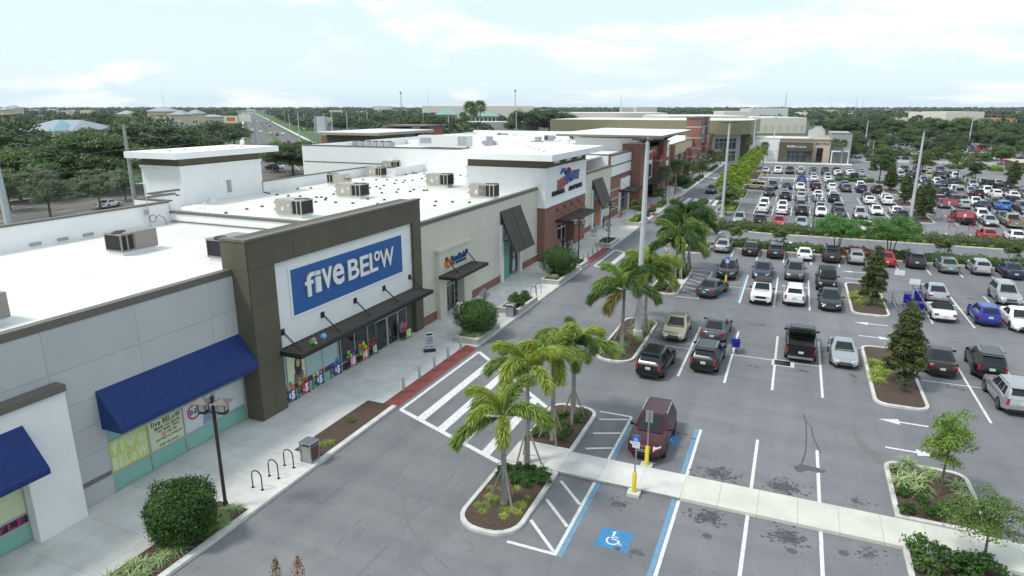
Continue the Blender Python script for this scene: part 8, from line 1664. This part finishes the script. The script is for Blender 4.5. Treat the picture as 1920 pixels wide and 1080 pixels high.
# white roofs of the shops' rear wings and the mall
for x0, x1, yb, yt, dep, m, lab in ((792, 1000, 225, 199, 60, BEIGE2, 'big pale department store on the skyline'), (852, 1010, 249, 229, 20, mat('cool_grey_block', (.46, .45, .45), .85), 'long grey block before the department store'), (1080, 1250, 250, 212, 60, BEIGE, 'long beige mall block behind the olive hall'), (1165, 1185, 236, 202, 15, BEIGE, 'beige roof tower of the mall, left'), (1192, 1230, 238, 201, 18, BEIGE, 'beige roof tower of the mall, right'), (1250, 1400, 262, 218, 70, BEIGE2, 'broad cream department store behind the marquee tower'), (1400, 1510, 250, 221, 60, BEIGE2, 'cream department store wing with red star sign'), (1355, 1405, 240, 209, 30, BEIGE2, 'upper cream block of the department store'), (1405, 1475, 236, 204, 30, WHITEB, 'white upper block carrying the red star lettering'), (1770, 1842, 236, 210, 40, BEIGE2, 'long pale building on the right skyline'), (1728, 1770, 228, 211, 30, BEIGE2, 'pale building left of the long one on the right skyline'), (1862, 1900, 238, 225, 20, PALEY, 'orange roofed restaurant at the right'), (1680, 1700, 240, 221, 16, WHITEB, 'white building over the tree belt at right'), (1500, 1512, 232, 211, 16, BEIGE2, 'cream block right of the star lettering'), (700, 732, 212, 199, 40, WHITEB, 'white domed arena on the skyline'), (590, 615, 250, 222, 14, WHITEB, 'white building beside the road behind the poles')):
    t, a, b, nn, h = block('commercial_building', lab, x0, x1, yb, yt, dep, m, ROOFW if dep < 70 else ROOFW)
    d = (b - a).normalized()
    if 'star lettering' in lab and 'upper' in lab:
        m_ = MB(); L = (b - a).length; o = a + d * L * .34 - nn * .3 + Vector((0, 0, h * .42)); text(m_, "macy's", o, d, (0, 0, 1), h * .28, width=L * .52, ext=.2, bold=.04); wobj('lettering', m_, PLUMBK, t); c = a + d * L * .27 - nn * .3 + Vector((0, 0, h * .55)); r = h * .16
        wobj('star_mark', MB().poly([c + d * (math.cos(R(90 + 36 * i)) * r * (1 if i % 2 == 0 else .42)) + Vector((0, 0, math.sin(R(90 + 36 * i)) * r * (1 if i % 2 == 0 else .42))) for i in range(10)]), REDS, t)
    if 'orange' in lab: wobj('roof_band', MB().prism([(p.x, p.y) for p in (a - nn * .5, b - nn * .5, b + nn * 21, a + nn * 21)], h, h + 1.5), mat('orange_roof', (.55, .25, .10), .8), t)
    if 'right skyline' in lab or 'cream department' in lab: windows(t, a, b, nn, h * .2, h * .5, 8, BEIGE, .4)
for x0, x1, yb, yt, lab in ((822, 854, 240, 215, 'green pagoda roofed pavilion before the department store'), (884, 930, 240, 218, 'building with green hip roof and dark windows')):
    t, a, b, nn, h = block('green_roofed_building', lab, x0, x1, yb, yt, 22, BEIGE2); hip(t, a, b, nn, 22, h, h * .45, GRN, 3, .3); windows(t, a, b, nn, h * .45, h * .85, 6, GLASSD, .5)
for x0, x1, yb, yt, lab in ((1172, 1210, 232, 216, 'dark hip roof on the mall, left'), (1238, 1262, 232, 222, 'dark hip roof on the mall, right')):
    t, a, b, nn, h = block('mall_roof_lantern', lab, x0, x1, yb, yt, 20, BEIGE); hip(t, a, b, nn, 20, h, 4, mat('dark_tile_roof', (.10, .095, .10), .8), 1.5, .2)
# cluttered mall roof right of the oak: low white blocks with small units
for k in range(5):
    t, a, b, nn, h = block('mall_roof', 'white mall roof tier, %s from the front' % ORDN[k], 1068 - 3 * k, 1150 + 6 * k, 262 - 3.5 * k, 246 - 5.5 * k, 12, mat('dusty_white', (.50, .50, .50), .8, var=.1, scale=.3), ROOFW, group='mall roof tiers')
    for i in range(6):
        p = a.lerp(b, (i + random.random() * .6) / 6) + nn * random.uniform(2, 9); s = random.uniform(.7, 1.6); wobj('roof_unit', MB().box(p.x - s, p.x + s, p.y - s * .8, p.y + s * .8, h + .25, h + .25 + s * 1.3), HVACS if i % 3 else COIL, t)
for k, (x0, x1, yb, yt) in enumerate(sorted(((618, 640, 216, 207), (668, 690, 218, 209), (740, 762, 214, 206), (1010, 1040, 214, 206), (1046, 1070, 220, 211), (1512, 1530, 216, 207), (1540, 1566, 214, 206), (1588, 1604, 222, 213), (1640, 1668, 213, 205), (1700, 1722, 218, 209), (1850, 1874, 214, 207), (1888, 1916, 222, 214), (462, 476, 212, 205), (520, 540, 213, 206), (90, 104, 212, 204), (128, 146, 214, 207), (420, 436, 216, 209)))):
    t, a, b, nn, h = block('skyline_building', 'small pale building among the skyline trees, %s from the left' % ORDN[k], x0, x1, yb, yt, 16, (WHITEB, BEIGE2, PALEY)[k % 3], ROOFW, group='small pale skyline buildings'); windows(t, a, b, nn, h * .3, h * .65, 4)
# --- roadside signs
t = thing('pylon_sign', 'burger restaurant pylon sign with rounded panel beside the road', 'sign', gp(437, 262)); P = gp(437, 262); h = ptop(P, 217); hb = ptop(P, 230); w = 1.0 * (gp(450, 262) - gp(425, 262)).length / 2
d = Vector((_R[0], _R[1], 0)); f_ = Vector((-_L[0], -_L[1], 0))
def bill(t, P, z0, z1, w, m, name='panel', off=0, th=.5):
    q = [P - d * w + f_ * off, P + d * w + f_ * off, P + d * w + f_ * (off - th), P - d * w + f_ * (off - th)]; return wobj(name, MB().prism([(v.x, v.y) for v in q], z0, z1), m, t)
bill(t, P, hb, h, w, mat('sign_cream', (.72, .68, .58), .5)); bill(t, P, hb - 1.8, hb - .5, w * 1.0, REDS, 'lower_panel')
for zz, hh_, ww, m in ((.66, .14, .62, ORANGE), (.36, .10, .62, ORANGE)): bill(t, P, hb + (h - hb) * (zz - hh_), hb + (h - hb) * (zz + hh_), w * ww, m, 'bun', .1, .1)
m_ = MB(); text(m_, 'BURGER', P - d * w * .6 + f_ * .25 + Vector((0, 0, hb + (h - hb) * .46)), d, (0, 0, 1), (h - hb) * .10, width=w * 1.2); wobj('lettering', m_, REDS, t); bill(t, P, 0, hb, .4, STEEL, 'post')
P = gp(455, 262) - f_ * 6; t = thing('billboard_frame', 'rounded white sign frame behind the burger sign', 'sign', P); bill(t, P, ptop(P, 228), ptop(P, 214), w * .9, WHITEB); bill(t, P, 0, ptop(P, 228), .5, STEEL, 'post')
P = gp(417, 276); t = thing('shop_directory_sign', 'white and blue roadside directory sign below the burger sign', 'sign', P); w = (gp(428, 276) - gp(406, 276)).length / 2; bill(t, P, ptop(P, 268), ptop(P, 253), w, SIGNWH); bill(t, P + d * w * .8, ptop(P, 251), ptop(P, 243), w * .8, mat('pale_blue_sign', (.30, .36, .52), .5), 'upper_panel'); bill(t, P, 0, ptop(P, 268), .3, STEEL, 'post')
for i in range(4): bill(t, P, ptop(P, 266.5 - 3.4 * i), ptop(P, 266.2 - 3.4 * i), w, HVACS, 'divider', .05, .04)
P = gp(604, 262); t = thing('shop_directory_sign', 'large white roadside sign with panels right of the road', 'sign', P); w = (gp(615, 262) - gp(593, 262)).length / 2; bill(t, P, ptop(P, 238), ptop(P, 218), w, mat('pale_sign', (.55, .56, .62), .5)); 
for s in (-.9, .9): bill(t, P + d * w * s, 0, ptop(P, 218), .35, STEEL, 'post')
# --- roadside poles, masts
for k, (x, yb, yt) in enumerate(((483, 300, 225), (562, 262, 208), (625, 268, 207), (536, 240, 208), (544, 244, 214), (500, 222, 200), (506, 220, 203), (610, 264, 214), (652, 252, 208), (675, 254, 214), (690, 252, 206), (716, 258, 214), (594, 280, 216), (795, 262, 210), (842, 270, 212), (1145, 240, 206), (968, 258, 210), (985, 250, 214), (348, 262, 224), (375, 262, 232), (1640, 216, 200), (1664, 216, 201), (533, 226, 205), (572, 244, 212))):
    P = gp(x, yb); tag(wobj('roadside_pole', MB().tube([(P.x, P.y, 0), (P.x, P.y, ptop(P, yt))], [.3, .2], 6), POLEM if k % 3 else mat('weathered_concrete', (.33, .33, .32), .85)), 'pale roadside pole, %s from the left along the skyline' % (ORDN[k] if k < 20 else ('twenty-first', 'twenty-second', 'twenty-third', 'twenty-fourth')[k - 20]), 'pole', 'pale poles along the road')
for k, (x, yt, w) in enumerate(((309, 163, .5), (753, 172, 1.6), (804, 170, .6), (966, 168, 1.4), (1164, 176, .7), (1471, 174, 1.2), (1603, 180, .8), (1615, 184, .5), (1556, 190, .5), (1703, 190, .5))):
    P = gp(x, 214); h = ptop(P, yt); t = thing('radio_mast', 'thin radio mast on the skyline, %s from the left' % ORDN[k], 'mast', (P.x, P.y, 0), 0, 'radio masts'); lobj('shaft', MB().tube([(0, 0, 0), (0, 0, h)], [w * .8, w * .4], 5), mat('mast_grey', (.25, .26, .28), .6), t)
    if w > 1.3: lobj('antenna_array', MB().tube([(0, 0, h * .9), (0, 0, h)], 2.2, 6), MATS['mast_grey'], t)
# --- traffic on the road
rq = random.Random(9)
RC = [(472, 236, 's', 'u'), (489, 248, 'w', 'a'), (507, 252, 'w', 'u'), (531, 253, 'w', 'u'), (520, 254, 'm', 'a'), (474, 245, 'w', 'a'), (506, 238, 'b', 'a'), (541, 270, 'k', 'u'), (556, 272, 'r', 'u'), (491, 233, 'n', 'u'), (500, 232, 'g', 'a'), (463, 250, 's', 'a'), (507, 228, 'm', 'a'), (482, 228, 'w', 'a'), (479, 223, 'w', 'a')]
ua = math.atan2(-u_.x, u_.y)
for k, (x, y, c, kk) in enumerate(RC): P = gp(x, y); put_car(kk, c, P.x, P.y, ua + (math.pi if k % 2 else 0), '%s %s on the distant road, %s of those in view' % (CNAME[c], TNAME[kk], ORDN[k]), 'traffic on the main road', full=False, z=-.02)
for k, (x, y, c, kk) in enumerate(((205, 388, 'w', 'a'), (510, 318, 'k', 'u'), (520, 316, 'w', 'a'), (572, 243, 'w', 'v'))): P = gp(x, y); put_car(kk, c, P.x, P.y, R((20, 80, 85, 60)[k]), ('white sedan on the road beside the street tree', 'black SUV parked behind the tall white wall', 'white sedan parked behind the tall white wall', 'white van parked beside the road verge')[k], None, full=False, z=-.02)
# --- the wooded plain to the skyline: trees past counting
def far_wood(name, n, gen, hmin, hmax, q, label):
    C0, N0, S0 = [], [], []
    for i in range(n):
        x, y = gen(); h = rv.uniform(hmin, hmax); r = h * rv.uniform(.42, .62); k = q
        dd = rv.normal(size=(k, 3)); dd /= np.linalg.norm(dd, axis=1, keepdims=True); dd[:, 2] = np.abs(dd[:, 2]) * 1.15 - .25
        P = dd * (np.array([r, r, h * .46]) * (0.8 + .3 * rv.random((k, 1)))) + np.array([x, y, h * .52]); C0.append(P); N0.append(dd + rv.normal(size=(k, 3)) * .35); S0.append(np.full(k, r * .30) * (.6 + .8 * rv.random(k)))
    o = link(name, leafmesh(name, np.concatenate(C0), np.concatenate(N0), np.concatenate(S0), LM['far'], asp=.7)); tag(o, label, 'trees', None, 'stuff'); return o
ROADV = [Vector((a, b, 0)) for a, b in ROADC]
def clear(x, y):
    p = Vector((x, y, 0))
    for a, b in zip(ROADV, ROADV[1:]):
        ab = b - a; t = max(0, min(1, (p - a).dot(ab) / ab.length_squared))
        if (p - (a + ab * t)).length < 26: return False
    return True
BO = [(o.location.x, o.location.y) for o in COL.objects if o.get('category') in ('building', 'sign') and o.location.length > 150]
BO += [(o.location.x, o.location.y) for o in COL.objects if o.name.startswith(('commercial_b', 'hotel_b', 'skyline', 'shop_b', 'green_r', 'mall', 'office'))]
BA = np.array(BO) if BO else np.zeros((0, 2))
def gen_ring(r0, r1, a0, a1):
    def g():
        while True:
            a = math.radians(rv.uniform(a0, a1)); r = math.sqrt(rv.uniform(r0 * r0, r1 * r1)); x, y = -r * math.sin(a), r * math.cos(a)
            if not clear(x, y): continue
            if -80 < x < 85 and y < 460: continue
            if len(BA):
                # keep sight lines to the buildings open: nothing close in front of them
                dx, dy = BA[:, 0] - x, BA[:, 1] - y; L2 = BA[:, 0] ** 2 + BA[:, 1] ** 2; tt = (BA[:, 0] * x + BA[:, 1] * y) / L2; perp = np.abs(BA[:, 0] * y - BA[:, 1] * x) / np.sqrt(L2)
                if np.any((tt > .8) & (tt < 1.12) & (perp < 20 + 0.02 * np.sqrt(L2))): continue
            return x, y
    return g
far_wood('wood', 420, gen_ring(190, 420, 25, 66), 6, 10, 230, 'dense wood of dark trees in the middle distance on the left'); far_wood('wood', 1500, gen_ring(420, 1000, -22, 66), 7, 11, 90, 'wide dark wood covering the plain beyond the shops'); far_wood('wood', 2600, gen_ring(1000, 2100, -22, 66), 9, 14, 42, 'far dark wood below the skyline'); far_wood('wood', 3400, gen_ring(2100, 4200, -22, 66), 12, 19, 26, 'hazy wood along the skyline')
# ================================================================== air
hz = tag(wobj('haze', MB().box(-3400, 3400, -200, 4300, -1.1, 75), EARTH), 'thin pale summer haze over the plain', 'haze', None, 'stuff')
hm = bpy.data.materials.new('haze_air'); hm.use_nodes = True; ht = hm.node_tree; ht.nodes.clear(); ho = N(ht, 'ShaderNodeOutputMaterial'); hv = N(ht, 'ShaderNodeVolumePrincipled')
hv.inputs['Color'].default_value = (.86, .93, 1.0, 1); hv.inputs['Density'].default_value = .00006; hv.inputs['Anisotropy'].default_value = .2; ht.links.new(hv.outputs[0], ho.inputs['Volume'])
hz.data.materials.clear(); hz.data.materials.append(hm)
# tips of a sapling on the next island, just below the frame
isl['0'] = island('traffic_island', rounded(-11.85, -8.95, 2.5, 13.6, 1.25)); p = gp(535, 1066, 3.9); t = thing('sapling', 'orange tipped sapling whose tops peek over the bottom edge', 'tree', (p.x, p.y, .16)); m_ = MB().tube([(0, 0, 0), (0, 0, 1.6), (.0, 0, 2.2)], [.04, .03, .025], 6)
for q in ((515, 1048), (557, 1044)):
    P = gp(*q, 4.15) - Vector((p.x, p.y, .16)); m_.tube([(0, 0, 2.0), (P.x * .8, P.y * .8, 2.9), tuple(P)], [.022, .016, .006], 5); n = 260; h_ = rv.random(n); c_ = np.array([[P.x, P.y, P.z - .75 * k] for k in h_]) + rv.normal(size=(n, 3)) * np.stack([.03 + .1 * h_, .03 + .1 * h_, np.full(n, .03)], 1)
    lobj('shoot', leafmesh('shoot', c_, rv.normal(size=(n, 3)), .035 * (.6 + .8 * rv.random(n)), LM['palmb' if q[0] < 530 else 'pinkfl']), None, t)
lobj('stem', m_, BARK, t)
for o in COL.objects:
    if o.name.startswith('shoot'): o['kind'] = 'stuff'
# look-alike plants of one bed: tell them apart by how near they stand
ORD2 = ORDN + ['twenty-' + w for w in ORDN[:9]] + ['thirtieth'] + ['thirty-' + w for w in ORDN[:9]]; SAME = {}
for o in COL.objects:
    if o.name.startswith(('ornamental_grass', 'low_shrub')) and 'label' in o: SAME.setdefault(o['label'], []).append(o)
for lab, os_ in SAME.items():
    if len(os_) > 1:
        for i, o in enumerate(sorted(os_, key=lambda o: o.location.length)): o['label'] = lab + ', %s nearest' % ORD2[i]
